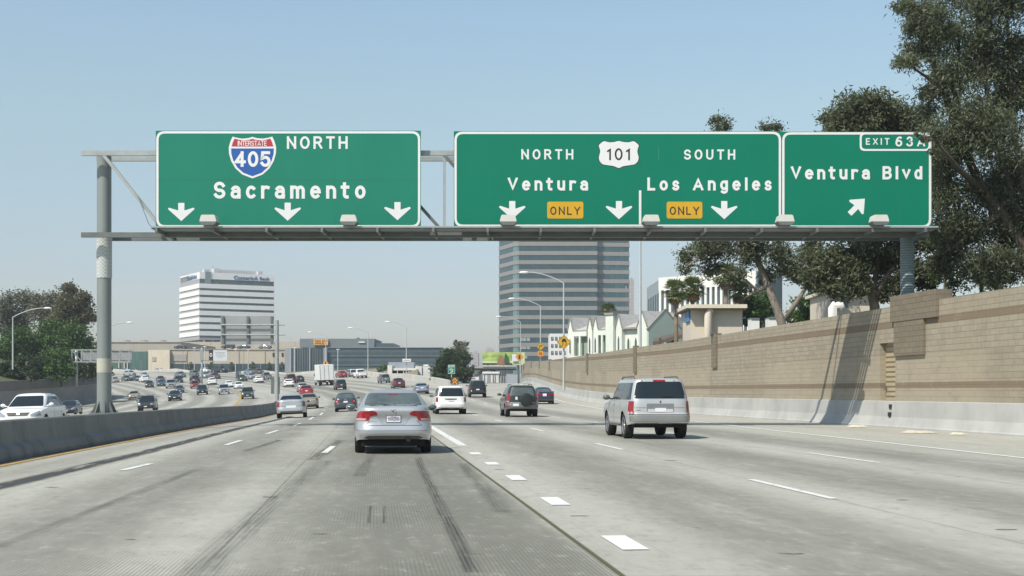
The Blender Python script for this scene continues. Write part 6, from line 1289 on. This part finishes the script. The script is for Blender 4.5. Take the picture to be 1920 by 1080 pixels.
MTN = suv(M=160, L=4.82, paint=paint('pale_silver_paint', (.54, .545, .54), .45, .36), n=9, gh=dict(yD=-2.32, yC=-2.10, zr=1.74, n=10, hr=.725, crown=.55), rear_glass=[(-.765, 1.175), (.765, 1.175), (.655, 1.665), (-.655, 1.665)], rglass=GLASS, rear=[(.3, .14), (.4, .05), (.5, -.06), (.69, -.05), (.71, .08), (1.1, .1), (1.2, .12)], pillars=(.12, -.95),
    extra=[('plate_recess', R4(-.40, .80, .40, 1.03), 'y', -1, paint('pale_silver_shaded', (.25, .26, .27), .4, .4), .004, .03), ('number_plate', R4(-.37, .775, .37, .875), 'y', -1, paint('recess_trim', (.58, .58, .57), .2, .4), .014, .02), ('number_plate', R4(-.16, .795, .16, .905), 'y', -1, PLATE, .022, .01), ('bumper_gap', R4(-.92, .70, .92, .72), 'y', -1, GAP, .004, 0), ('bumper', R4(-.93, .50, .93, .69), 'y', -1, paint('bumper_silver', (.25, .25, .24), .4, .4), .004, .02), ('bumper_underside', R4(-.85, .40, .85, .47), 'y', -1, PLAST, .006, .02), ('emblem', R4(-.02, 1.06, .02, 1.11), 'y', -1, GRILLE, .014, .01), ('tailgate_gap', R4(-.76, .905, .76, .915), 'y', -1, PLAST, .003, 0), ('model_badge', R4(-.70, .83, -.58, .845), 'y', -1, PLAST, .006, 0), ('brake_lamp', R4(-.18, 1.665, .18, 1.715), 'y', -1, TAIL, .02, .02), ('wiper', R4(.05, 1.225, .42, 1.245), 'y', -1, UNDER, .03, 0), ('hinge', R4(-.52, 1.64, -.49, 1.70), 'y', -1, PLAST, .03, .01), ('hinge', R4(.42, 1.64, .45, 1.70), 'y', -1, PLAST, .03, .01), ('grille', R4(-.46, .68, .46, .90), 'y', 1, GRILLE, .01, .03)],  # flat plate recess, with its shading put in as deeper silver
    pairs=[('door_gap', R4(.10, .45, .114, 1.08), 'x', 1, GAP, .004, 0), ('door_gap', R4(-.97, .8, -.956, 1.08), 'x', 1, GAP, .004, 0), ('handle', R4(-.05, .96, .06, .99), 'x', 1, PLAST, .014, .01), ('inner_lamp', [(-.90, .73), (-.80, .73), (-.80, .80), (-.90, .80)], 'y', -1, TAILC, .02, .01)], tail=[[(-.94, .72), (-.79, .72), (-.765, 1.10), (-.90, 1.10)]])
CRV = suv(M=150, L=4.5, W=1.79, R=.345, wheels=(1.33, -1.29), paint=paint('dark_grey_green_paint', (.035, .043, .043), .3, .3), gh=dict(hb=.84, hr=.64, yC=-1.85, yD=-2.12, zr=1.66, zb=1.06, yA=1.1), belt=[(-2.25, 1.1), (0, 1.06), (.9, 1.05), (1.9, .93), (2.25, .8)], sill=[(-2.25, .42), (2.25, .34)], rear=[(.3, .12), (.42, .0), (.5, -.06), (.70, -.06), (.74, .06), (1.1, .09)], rear_glass=[(-.68, 1.14), (.66, 1.14), (.56, 1.56), (-.56, 1.56)], rglass=GLASS_L,
    tail=[[(-.89, .86), (-.70, .86), (-.66, 1.08), (-.70, 1.26), (-.78, 1.26), (-.86, 1.05)]], extra=[('bumper', R4(-.90, .44, .90, .78), 'y', -1, paint('bumper_grey', (.155, .16, .16), .2, .45), .006, .05), ('bumper_top', R4(-.66, .74, .66, .79), 'y', -1, CHROME, .010, .02), ('number_plate', R4(-.54, .58, -.22, .70), 'y', -1, PLATE, .014, .01), ('sticker', R4(-.40, .92, -.28, 1.08), 'y', -1, SIGN_W, .012, .02), ('grille', R4(-.4, .62, .4, .78), 'y', 1, GRILLE, .01, .03), ('number_plate', R4(-.16, .5, .16, .6), 'y', 1, PLATE, .016, 0)],
    pairs=doors(None, (.05, -.95), .4, 1.04) + [('reflector', [(-.86, .52), (-.72, .52), (-.72, .58), (-.86, .58)], 'y', -1, TAIL, .016, .01), ('amber_lens', [(-.87, .80), (-.72, .80), (-.72, .86), (-.87, .86)], 'y', -1, TAILC, .016, .01)])
XOV = suv(L=4.7, W=1.86, gh=dict(yA=1.35, yB=.4, yC=-1.2, yD=-2.1, zr=1.62, zb=1.05, hr=.66, hb=.84, crown=1), belt=[(-2.35, 1.1), (0, 1.06), (1.2, 1.02), (1.9, .93), (2.35, .76)], head=[[(-.9, .68), (-.56, .66), (-.50, .74), (-.84, .90)]], more=[('grille_bar', R4(-.4, .76, .4, .8), 'y', 1, CHROME, .02, .01)], mirror=(.95, 1.16), apil=.3, sill=[(-2.35, .34), (2.35, .3)], R=.355)
XOV['mirror_m'] = WHITE; XOV['extra'] = [e for e in XOV['extra'] if not (e[0] in ('number_plate', 'grille', 'grille_bar') and e[3] == 1)] + [('grille', [(-.40, .70), (.40, .70), (.50, .83), (-.50, .83)], 'y', 1, GRILLE, .01, .03), ('grille_emblem', R4(-.08, .73, .08, .80), 'y', 1, CHROME, .022, .03), ('number_plate', R4(-.16, .5, .16, .6), 'y', 1, PLATE, .016, 0)]
VAN = suv(L=5.1, W=1.99, R=.34, wheels=(1.55, -1.52), n=7, paint=paint('white_car_paint', (.80, .80, .79), 0, .3), gh=dict(yA=1.75, yB=.75, yC=-2.12, yD=-2.42, hb=.93, hr=.72, zb=1.05, zr=1.72), belt=[(-2.55, 1.08), (0, 1.06), (1.5, 1.03), (2.2, .9), (2.55, .74)], rear=[(.3, .1), (.42, .01), (.55, 0), (.66, .02), (.72, .07), (1.1, .1)], rear_glass=[(-.76, 1.10), (.78, 1.10), (.67, 1.60), (-.67, 1.60)], sill=[(-2.55, .36), (-2.0, .3), (2.55, .26)], tail=[[(-.95, .76), (-.80, .76), (-.80, 1.05), (-.93, 1.05)]], pillars=(.55, -.75), mirror=(1.2, 1.12), head=[[(-.94, .66), (-.52, .62), (-.5, .76), (-.9, .88)]],
    extra=[('plate_garnish', [(-.40, .97), (.36, .97), (.34, .91), (-.02, .88), (-.38, .91)], 'y', -1, PLAST, .01, .02), ('number_plate', R4(-.17, .80, .17, .88), 'y', -1, PLATE, .012, .01), ('plate_frame', R4(-.15, .795, .15, .81), 'y', -1, GAP, .015, 0), ('tailgate_gap', R4(-.72, .565, .74, .59), 'y', -1, GAP, .004, 0), ('bumper_gap', R4(-.72, .49, .74, .50), 'y', -1, PLAST, .004, 0), ('lower_bumper', R4(-.8, .34, .8, .42), 'y', -1, PLAST, .006, .02), ('spoiler', R4(-.70, 1.64, .70, 1.70), 'y', -1, WHITE, .05, .03), ('grille', R4(-.45, .55, .45, .72), 'y', 1, GRILLE, .01, .03)], mirror_m=PLAST)
PICK = suv(L=5.3, W=1.95, wheels=(1.65, -1.6), gh=dict(yA=1.25, yB=.6, yC=-.65, yD=-.85, zb=1.05, zr=1.72, hb=.86, hr=.70), belt=[(-2.65, 1.06), (-.9, 1.06), (0, 1.08), (1.3, 1.06), (2.3, .98), (2.65, .84)], pillars=(.0,), rear_glass=[(-.68, 1.2), (.68, 1.2), (.60, 1.6), (-.60, 1.6)], tail=[[(-.94, .7), (-.80, .7), (-.80, 1.0), (-.92, 1.0)]], more=[('bumper', R4(-.93, .48, .93, .64), 'y', -1, CHROME, .02, .03), ('bed_opening', R4(-.74, -2.5, .74, -1.0), 'z', 1, UNDER, .004, .05)])
MODELS = {}
def get(kind):
    """first call builds the vehicle, later calls copy it with all its parts"""
    if kind in MODELS: return copy_tree(MODELS[kind])
    nm, S = {'civic': ('silver_sedan', CIV), 'sedan': ('sedan', sedan()), 'jetta': ('sedan', JET), 'c300': ('sedan', C300), 'tan': ('sedan', TANS), 'blue': ('sedan', BLUS), 'coupe': ('coupe', COUPE), 'hatch': ('hatchback', HATCH), 'suv': ('suv', SUV), 'mtn': ('suv', MTN), 'crv': ('suv', CRV), 'xov': ('suv', XOV), 'van': ('minivan', VAN), 'pickup': ('pickup_truck', PICK)}[kind]
    root, D, bvh = make_car(nm, S); root['_W'] = S['W']; root['_L'] = S['L']; W_, L_ = S['W'], S['L']
    if kind == 'civic':
        letter('5HXZ500', -.125, .125, .745, .072, lambda u, w, d: Vector((u, -L_ / 2 + .052 - d * .3, w)), mat('plate_blue_ink', (.06, .07, .22), .5, 0, 0), None, .004, 1.0, 'plate_lettering').parent = root
        letter('California', -.07, .07, .828, .014, lambda u, w, d: Vector((u, -L_ / 2 + .052 - d * .3, w)), mat('plate_red_ink', (.4, .04, .05), .5, 0, 0), None, .002, 1.0, 'plate_lettering').parent = root
        b = MB(); b.tube([(.33, -2.1, .31), (.33, -2.26, .31)], .045, 12); b.build('exhaust_pipe', UNDER, root, local=True)
        for s in (-.36, .36): MB().ball((s, -1.05, 1.17), (.12, .06, .1), 10, 8)
    if kind in ('mtn', 'suv', 'crv', 'xov'):
        g = S['gh']; z = g['zr'] + .075
        for s in (-1, 1):
            x = s * (g['hr'] - .08); MB().tube([(x, g['yB'] - .25, z - .06), (x, g['yB'] - .4, z), (x, g['yC'] + .5, z), (x, g['yC'] + .3, z - .07)], .022, 8).build('roof_rail', PLAST, root, local=True, smooth=True)
    if kind == 'mtn':
        for s in (-1, 1): MB().box2((s * .84, -.95, .36), (s * .98, .95, .42)).build('running_board', PLAST, root, local=True)
    if kind == 'crv':
        b = MB(); b.lathe([(0, -2.46), (.26, -2.46), (.335, -2.43), (.355, -2.38), (.355, -2.2), (0, -2.2)], (.18, 0, .92), 'y', 32); b.build('spare_wheel_cover', mat('black_vinyl', (.018, .024, .024), .4, 0, .1, 5), root, local=True, smooth=True, sharp=40)
    if kind == 'tan' or kind == 'hatch': pass
    MODELS[kind] = root; return root
def make_box_truck():
    root = empty('box_truck'); root['_W'] = 2.45; root['_L'] = 7.6
    bw = mat('white_box_panel', (.74, .74, .73), .5, 0, .05, 1.2)
    b = MB(); b.prism(rrect(-1.22, .95, 1.22, 3.5, .05), -3.8, 1.6, 'y'); body = b.build('cargo_box', bw, root, local=True)
    for x in (-.42, .3, -1.12, 1.12): MB().box2((x - .02, -3.83, 1.0), (x + .02, -3.8, 3.44)).build('door_seam', PLAST, root, local=True)
    MB().box2((-1.18, -3.9, .62), (1.18, -3.7, .82)).build('rear_bumper', UNDER, root, local=True); MB().box2((-.5, -3.6, .5), (.5, 2.0, .95)).build('chassis', UNDER, root, local=True)
    MB().box2((-.16, -3.92, .66), (.16, -3.9, .78)).build('number_plate', PLATE, root, local=True)
    for s in (-1, 1): MB().box2((s * .75, -3.92, .68), (s * 1.1, -3.9, .76)).build('tail_light', TAIL, root, local=True)
    b = MB(); b.prism(rp([(1.7, .5), (3.8, .5), (3.8, 1.15), (3.3, 1.4), (2.7, 2.3), (1.7, 2.35)], .12), -1.05, 1.05, 'x'); b.build('cab', bw, root, local=True, smooth=True, sharp=30)
    for y, n in ((2.9, 1), (-2.2, 2)):
        for s in (-1, 1): wheel(root, s * .98, y, .42, .28 * n, s)
    for s in (-1, 1): MB().box2((s * 1.2 - .08, 2.5, 1.5), (s * 1.2 + .08, 2.6, 2.0)).build('side_mirror', PLAST, root, local=True)
    return root
def make_stake_truck():
    root = empty('stake_truck'); root['_W'] = 2.2; root['_L'] = 6.5; mg = mat('truck_grey', (.2, .21, .23), .5, 0, .1, 1)
    MB().box2((-1.05, -3.25, .85), (1.05, 1.0, 1.0)).build('bed', mg, root, local=True)
    for s in (-1, 1): MB().box2((s * 1.0 - .04, -3.2, 1.0), (s * 1.0 + .04, .9, 2.1)).build('side_gate', mg, root, local=True)
    f = MB().box2((-1.0, -3.28, 1.55), (1.05, -3.2, 2.15)).build('tail_board', WHITE, root, local=True); MB().box2((-.8, -3.31, 1.72), (.35, -3.285, 1.95)).build('lettering_panel', mat('faded_red', (.35, .13, .1), .6, 0, .2, 4), f, local=True); MB().box2((-1.0, -3.27, 1.0), (1.0, -3.2, 1.5)).build('tailgate', mg, root, local=True)
    b = MB(); b.prism(rp([(1.1, .5), (3.2, .5), (3.2, 1.2), (2.8, 1.4), (2.3, 2.25), (1.1, 2.3)], .1), -1.0, 1.0, 'x'); b.build('cab', mg, root, local=True, smooth=True, sharp=30); MB().box2((-.5, -3.1, .45), (.5, 2.0, .85)).build('chassis', UNDER, root, local=True)
    for y in (2.3, -1.9):
        for s in (-1, 1): wheel(root, s * .9, y, .4, .3, s)
    for s in (-1, 1): MB().box2((s * .7, -3.3, .7), (s * 1.0, -3.27, .82)).build('tail_light', TAIL, root, local=True)
    return root

PAINTS = {'white': ((.80, .80, .79), 0, .3), 'silver': ((.50, .515, .53), .5, .34), 'grey': ((.17, .18, .19), .4, .35), 'dark': ((.028, .032, .036), .2, .3), 'black': ((.012, .014, .016), 0, .25), 'darkblue': ((.018, .026, .055), .1, .3), 'slate': ((.055, .075, .09), .3, .32), 'maroon': ((.10, .018, .026), .1, .3), 'red': ((.30, .02, .022), .1, .3), 'tan': ((.30, .27, .20), .4, .35), 'champagne': ((.42, .37, .30), .4, .35), 'green': ((.06, .09, .06), .3, .35), 'teal': ((.04, .10, .10), .2, .35), 'brown': ((.12, .075, .055), .2, .35), 'bluesilver': ((.30, .36, .44), .5, .33), 'orange': ((.32, .13, .04), 0, .4)}
def put(kind, col, xl, xr, yb, label, away=True, cat=None, group='cars on the freeway', hd=None, Yfix=None, scale=True):
    o = make_box_truck() if kind == 'boxtruck' else make_stake_truck() if kind == 'stake' else get(kind)
    W_, L_ = o['_W'], o['_L']; xc = (xl + xr) / 2; Y0 = FPX * W_ / (xr - xl); best = None
    for t in np.linspace(.86, 1.16, 61):
        Y = Yfix or Y0 * t; X = (xc - 960) * Y / FPX; py = HZ - (float(zroad(X, Y)) - EYE) * FPX / Y; e = abs(py - yb) + 12 * abs(t - 1)
        if best is None or e < best[0]: best = (e, t, X, Y, py)
    _, t, X, Y, py = best
    sc = float(np.clip(Y / Y0, .93, 1.08)) if scale else 1.0
    sl = slope0(Y) if hd is None else hd; d = Vector((sl, 1)).normalized(); rz = math.atan2(-d.x, d.y); q = Vector((X, Y)) + d * L_ / 2 * sc
    z = float(zroad(q.x, q.y)); z1 = float(zroad(q.x + d.x, q.y + d.y)); z0 = float(zroad(q.x - d.x, q.y - d.y)); pitch = math.atan2(z1 - z0, 2); zx1 = float(zroad(q.x + d.y, q.y - d.x)); zx0 = float(zroad(q.x - d.y, q.y + d.x)); roll = math.atan2(zx0 - zx1, 2)
    o.location = (q.x, q.y, z + .004); o.rotation_euler = (pitch, roll, rz) if away else (-pitch, -roll, rz + math.pi); o.scale = (sc,) * 3
    o.rotation_mode = 'XYZ'
    cats = {'suv': 'SUV', 'mtn': 'SUV', 'crv': 'SUV', 'xov': 'SUV', 'van': 'minivan', 'pickup': 'pickup truck', 'boxtruck': 'truck', 'stake': 'truck'}
    tag(o, label, cat or cats.get(kind, 'car'), group)
    if col:
        c, mt, rg = PAINTS[col]; m = paint(col + '_car_paint', c, mt, rg)
        for ch in o.children:
            if ch.name.split('.')[0] in ('body',) or (ch.name.split('.')[0] == 'side_mirror' and ch.data.materials[0] is not PLAST):
                ch.material_slots[0].link = 'OBJECT'; ch.material_slots[0].material = m
    return o
NB, SB = 'cars driving away from the camera', 'oncoming cars on the left'
put('civic', None, 663.5, 812.5, 852, 'nearest silver sedan with red tail lights and a white number plate, seen from behind', group=NB, scale=False)
put('mtn', None, 1182, 1297, 824, 'large silver SUV with a dark rear window in the right lanes', group=NB, hd=-.10, scale=False)
put('crv', None, 949, 1012, 782, 'dark grey SUV with a black spare wheel cover on its tailgate', group=NB, hd=-.10)
put('van', None, 816, 876.5, 777, 'white minivan just right of the nearest silver sedan', group=NB, hd=-.10)
put('blue', 'darkblue', 1002, 1041, 758, 'dark blue sedan half hidden behind the SUV with the spare wheel', group=NB, hd=-.07)
put('suv', 'black', 879, 913, 745.5, 'black SUV ahead of the white minivan at the exit ramp', group=NB, hd=-.07)
put('c300', 'silver', 518, 575, 784, 'silver sedan with upright tail lights beside the median barrier', group=NB, hd=-.14)
put('jetta', 'slate', 628, 669.5, 772, 'slate grey sedan with round red tail lights left of the nearest sedan', group=NB)
put('tan', 'tan', 562, 598.5, 767, 'tan sedan just right of the silver sedan at the median', group=NB, hd=-.16)
put('sedan', 'red', 562, 588.5, 744, 'red sedan directly beyond the tan sedan', group=NB, hd=-.18)
put('sedan', 'silver', 558, 579, 735, 'silver sedan beyond the red sedan in the left lane', group=NB, hd=-.2)
put('coupe', 'white', 533, 553, 726, 'low white convertible beyond the silver sedans in the left lane', group=NB, hd=-.25)
put('suv', 'maroon', 538, 557, 719, 'maroon SUV just beyond the low white convertible', group=NB, hd=-.3)
put('sedan', 'dark', 557, 571.7, 716.8, 'dark sedan beside the maroon SUV left of the box truck', group=NB, hd=-.3)
put('boxtruck', None, 600.5, 628, 723, 'white box truck seen from behind on the freeway connector', group=NB)
put('suv', 'dark', 630.5, 651, 731, 'dark SUV to the lower right of the box truck', group=NB)
put('suv', 'orange', 629, 643, 716, 'orange brown SUV between the box truck and the red sedan', group=NB)
put('sedan', 'red', 637.5, 653, 708, 'red sedan far off to the right of the box truck', group=NB, hd=-.4)
put('van', 'silver', 656.5, 672, 706.7, 'silver minivan left of the white pickup near the far parapet', group=NB, hd=-.4)
put('pickup', 'white', 671, 691, 709, 'white pickup truck by the far parapet', group=NB, hd=-.35)
put('suv', 'grey', 714.5, 733, 718.7, 'dark grey SUV alone in the connector lane right of the pickup', group=NB, hd=-.27)
put('sedan', 'maroon', 738, 761.5, 728, 'dark maroon sedan ahead of the grey SUV on the connector', group=NB, hd=-.2)
put('coupe', 'bluesilver', 778.5, 806, 739.3, 'blue silver coupe just left of the white minivan', group=NB, hd=-.15)
put('stake', None, 876, 900, 727, 'grey truck with a white tail board ahead of the black SUV', group=NB, hd=-.07, scale=False)
put('suv', 'white', 585.5, 598, 703, 'small white SUV close to the far parapet left of the box truck', group=NB, hd=-.8)
put('sedan', 'white', 391, 408.5, 722, 'white sedan seen from behind in the middle of the far left lanes', group=NB, hd=-.35)
put('sedan', 'white', 423, 439, 727, 'white sedan just behind the silver oncoming SUV', group=NB, hd=-.3)
put('sedan', 'white', 480, 496, 718, 'white sedan left of the dark pickup and cantilever pole', group=NB, hd=-.35)
put('pickup', 'grey', 496.5, 510.5, 714.5, 'dark grey pickup just left of the cantilever pole', group=NB, hd=-.4)
put('sedan', 'white', 523, 535, 714, 'white sedan immediately right of the cantilever pole', group=NB, hd=-.4)
put('sedan', 'white', 266.7, 281.5, 716.5, 'white sedan above the black car with lit headlights', group=NB, hd=-.5)
def sb(kind, col, xl, xr, yb, label, hd=None, **k): return put(kind, col, xl, xr, yb, label, False, group=SB, hd=hd, **k)
o = sb('xov', 'white', -8, 76, 795, 'large white SUV at the left edge behind the median barrier', -.06, Yfix=57, scale=False)
sb('hatch', 'black', 106, 142, 779, 'black hatchback following the white SUV left of the gantry pole', -.12)
sb('suv', 'black', 257, 289.5, 772, 'big black SUV with lit headlights nearest the barrier on the oncoming side', -.16)
sb('sedan', 'black', 315, 339.5, 752, 'black sedan to the right of the big black oncoming SUV', -.2)
sb('sedan', 'slate', 328.5, 346, 737, 'slate dark sedan right behind the black oncoming sedan', -.25)
sb('sedan', 'champagne', 240, 260.5, 749.5, 'champagne sedan near the end of the retaining wall', -.2)
sb('xov', 'black', 369.6, 390.5, 740.6, 'black oncoming SUV overlapping a red one', -.25)
sb('suv', 'red', 361, 373, 734.5, 'red SUV partly hidden behind the black oncoming SUV', -.3, Yfix=268)
sb('suv', 'silver', 410, 431, 739.7, 'silver oncoming SUV left of the curved yellow line', -.22)
sb('suv', 'green', 452.5, 476, 748.5, 'grey green oncoming SUV just right of the curved yellow line', -.17)
sb('sedan', 'white', 441.5, 457, 733, 'white oncoming sedan behind the grey green SUV', -.3)
sb('sedan', 'dark', 273, 289, 726.8, 'dark sedan with lit headlights above the big black SUV', -.3)
sb('suv', 'silver', 312, 331, 728.6, 'silver oncoming SUV left of a dark SUV far down the lanes', -.3)
sb('sedan', 'teal', 296, 311.5, 724.5, 'teal sedan left of the far silver SUV', -.35)
sb('sedan', 'maroon', 296.5, 311, 717, 'maroon sedan just beyond the teal sedan', -.4)
sb('suv', 'dark', 330, 344.5, 718.4, 'dark SUV to the upper right of the far silver SUV', -.4)
sb('sedan', 'grey', 337, 351, 708, 'grey sedan beyond the far dark SUV', -.6)
sb('sedan', 'brown', 308, 319.5, 706.5, 'brown sedan far off left of the grey sedan', -.6)
sb('sedan', 'champagne', 212, 225, 717.5, 'pinkish tan sedan just past the end of the retaining wall', -.5)
sb('sedan', 'green', 235, 248, 714.8, 'dark green rounded sedan right of the pinkish tan one', -.6)
sb('sedan', 'teal', 256, 268, 714, 'dark teal sedan left of a white sedan far down the lanes', -.7)
sb('sedan', 'silver', 269, 281, 708, 'silver sedan beyond the white sedan seen from behind', -.6)
sb('hatch', 'silver', 246, 258.5, 704.6, 'silver hatchback far off before the green storefront', -1.2)
sb('suv', 'dark', 362, 377.5, 718.4, 'dark SUV at the foot of the white and black sign pole', -.45)
sb('suv', 'grey', 364, 376, 706, 'grey SUV directly beyond the dark one at the sign pole', -.6)
sb('sedan', 'silver', 382.5, 397.5, 708.8, 'silver sedan right of the white and black sign pole', -.55)
sb('sedan', 'white', 386, 397, 698.5, 'white sedan near the far parapet below the white and black sign', -.8)
sb('sedan', 'maroon', 400, 415.5, 711, 'dark maroon sedan beyond the white sedan in the middle lanes', -.5)
sb('suv', 'red', 440.5, 450.5, 711.5, 'red SUV partly hidden by a grey cabinet left of the green sedan', -.55)
sb('sedan', 'green', 451, 466, 715, 'grey green sedan in the middle of the far lanes', -.5)
sb('sedan', 'silver', 468.5, 482.5, 710.6, 'silver sedan behind the white sedan near the cantilever pole', -.55)
sb('sedan', 'bluesilver', 468.5, 480.5, 701.5, 'blue silver sedan near the far parapet left of a brown one', -.7)
sb('sedan', 'brown', 485, 497, 701, 'brown sedan near the far parapet left of the cantilever pole', -.7)
sb('suv', 'dark', 417, 431, 699, 'dark SUV crossing close to the far parapet', -1.3)
# the grey post beside the red SUV
q = G(446.5, 715); q2 = P(446.5, 696, q.y); o = empty('control_cabinet', q, 0, 'tall narrow grey cabinet standing beside the red SUV in the far lanes', 'cabinet')
MB().box2((q.x - .55, q.y, q.z), (q.x + .6, q.y + .5, q2.z)).build('box', mat('cabinet_grey', (.25, .26, .28), .6, 0, .08), o); MB().box2((q.x - .6, q.y - .05, q2.z), (q.x + .65, q.y + .55, q2.z + .12)).build('lid', STEEL_D, o)
# cars parked on the store's roof deck and in front of the green storefront
def parked(kind, col, px, py, Y, rz, label):
    o = get(kind); p = P(px, py, Y); o.location = p; o.rotation_euler = (0, 0, rz); o.scale = (1, 1, 1); tag(o, label, 'car', 'cars parked at the stores'); c, mt, rg = PAINTS[col]; m = paint(col + '_car_paint', c, mt, rg)
    for ch in o.children:
        if ch.name.split('.')[0] == 'body': ch.material_slots[0].link = 'OBJECT'; ch.material_slots[0].material = m
for kind, col, px, lab in (('sedan', 'dark', 339, 'dark car parked on the store roof at its left end'), ('suv', 'dark', 428, 'dark SUV parked on the store roof below the left end of the grey sign back'), ('sedan', 'slate', 457, 'slate car parked on the store roof under the middle of the grey sign back'), ('sedan', 'grey', 497, 'grey car parked on the store roof left of the cantilever pole')):
    parked(kind, col, px, 654.2, 447.2, 1.4, lab)
for kind, col, px, lab in (('sedan', 'slate', 222, 'slate car parked before the green storefront, left of the row'), ('sedan', 'bluesilver', 236, 'blue silver car parked before the green storefront, middle of the row'), ('sedan', 'grey', 251, 'grey car parked before the green storefront, right of the row'), ('sedan', 'silver', 297, 'silver car parked behind the parapet before the cream tower'), ('sedan', 'dark', 333, 'dark car parked behind the parapet under the store wall')):
    parked(kind, col, px, 698.5, 437, 1.2, lab)
# ------------------------------------------------------------------ the hazy air
hz = bpy.data.materials.new('haze'); hz.use_nodes = True; n = hz.node_tree.nodes
n.remove(n['Principled BSDF']); pv = n.new('ShaderNodeVolumePrincipled'); hz.node_tree.links.new(pv.outputs[0], n['Material Output'].inputs['Volume'])
pv.inputs['Color'].default_value = (.90, .95, 1.0, 1); pv.inputs['Density'].default_value = .00032; pv.inputs['Anisotropy'].default_value = .25
o = MB().box2((-4600, -500, -6), (4600, 5600, 112)).build('haze', hz); o['kind'] = 'stuff'
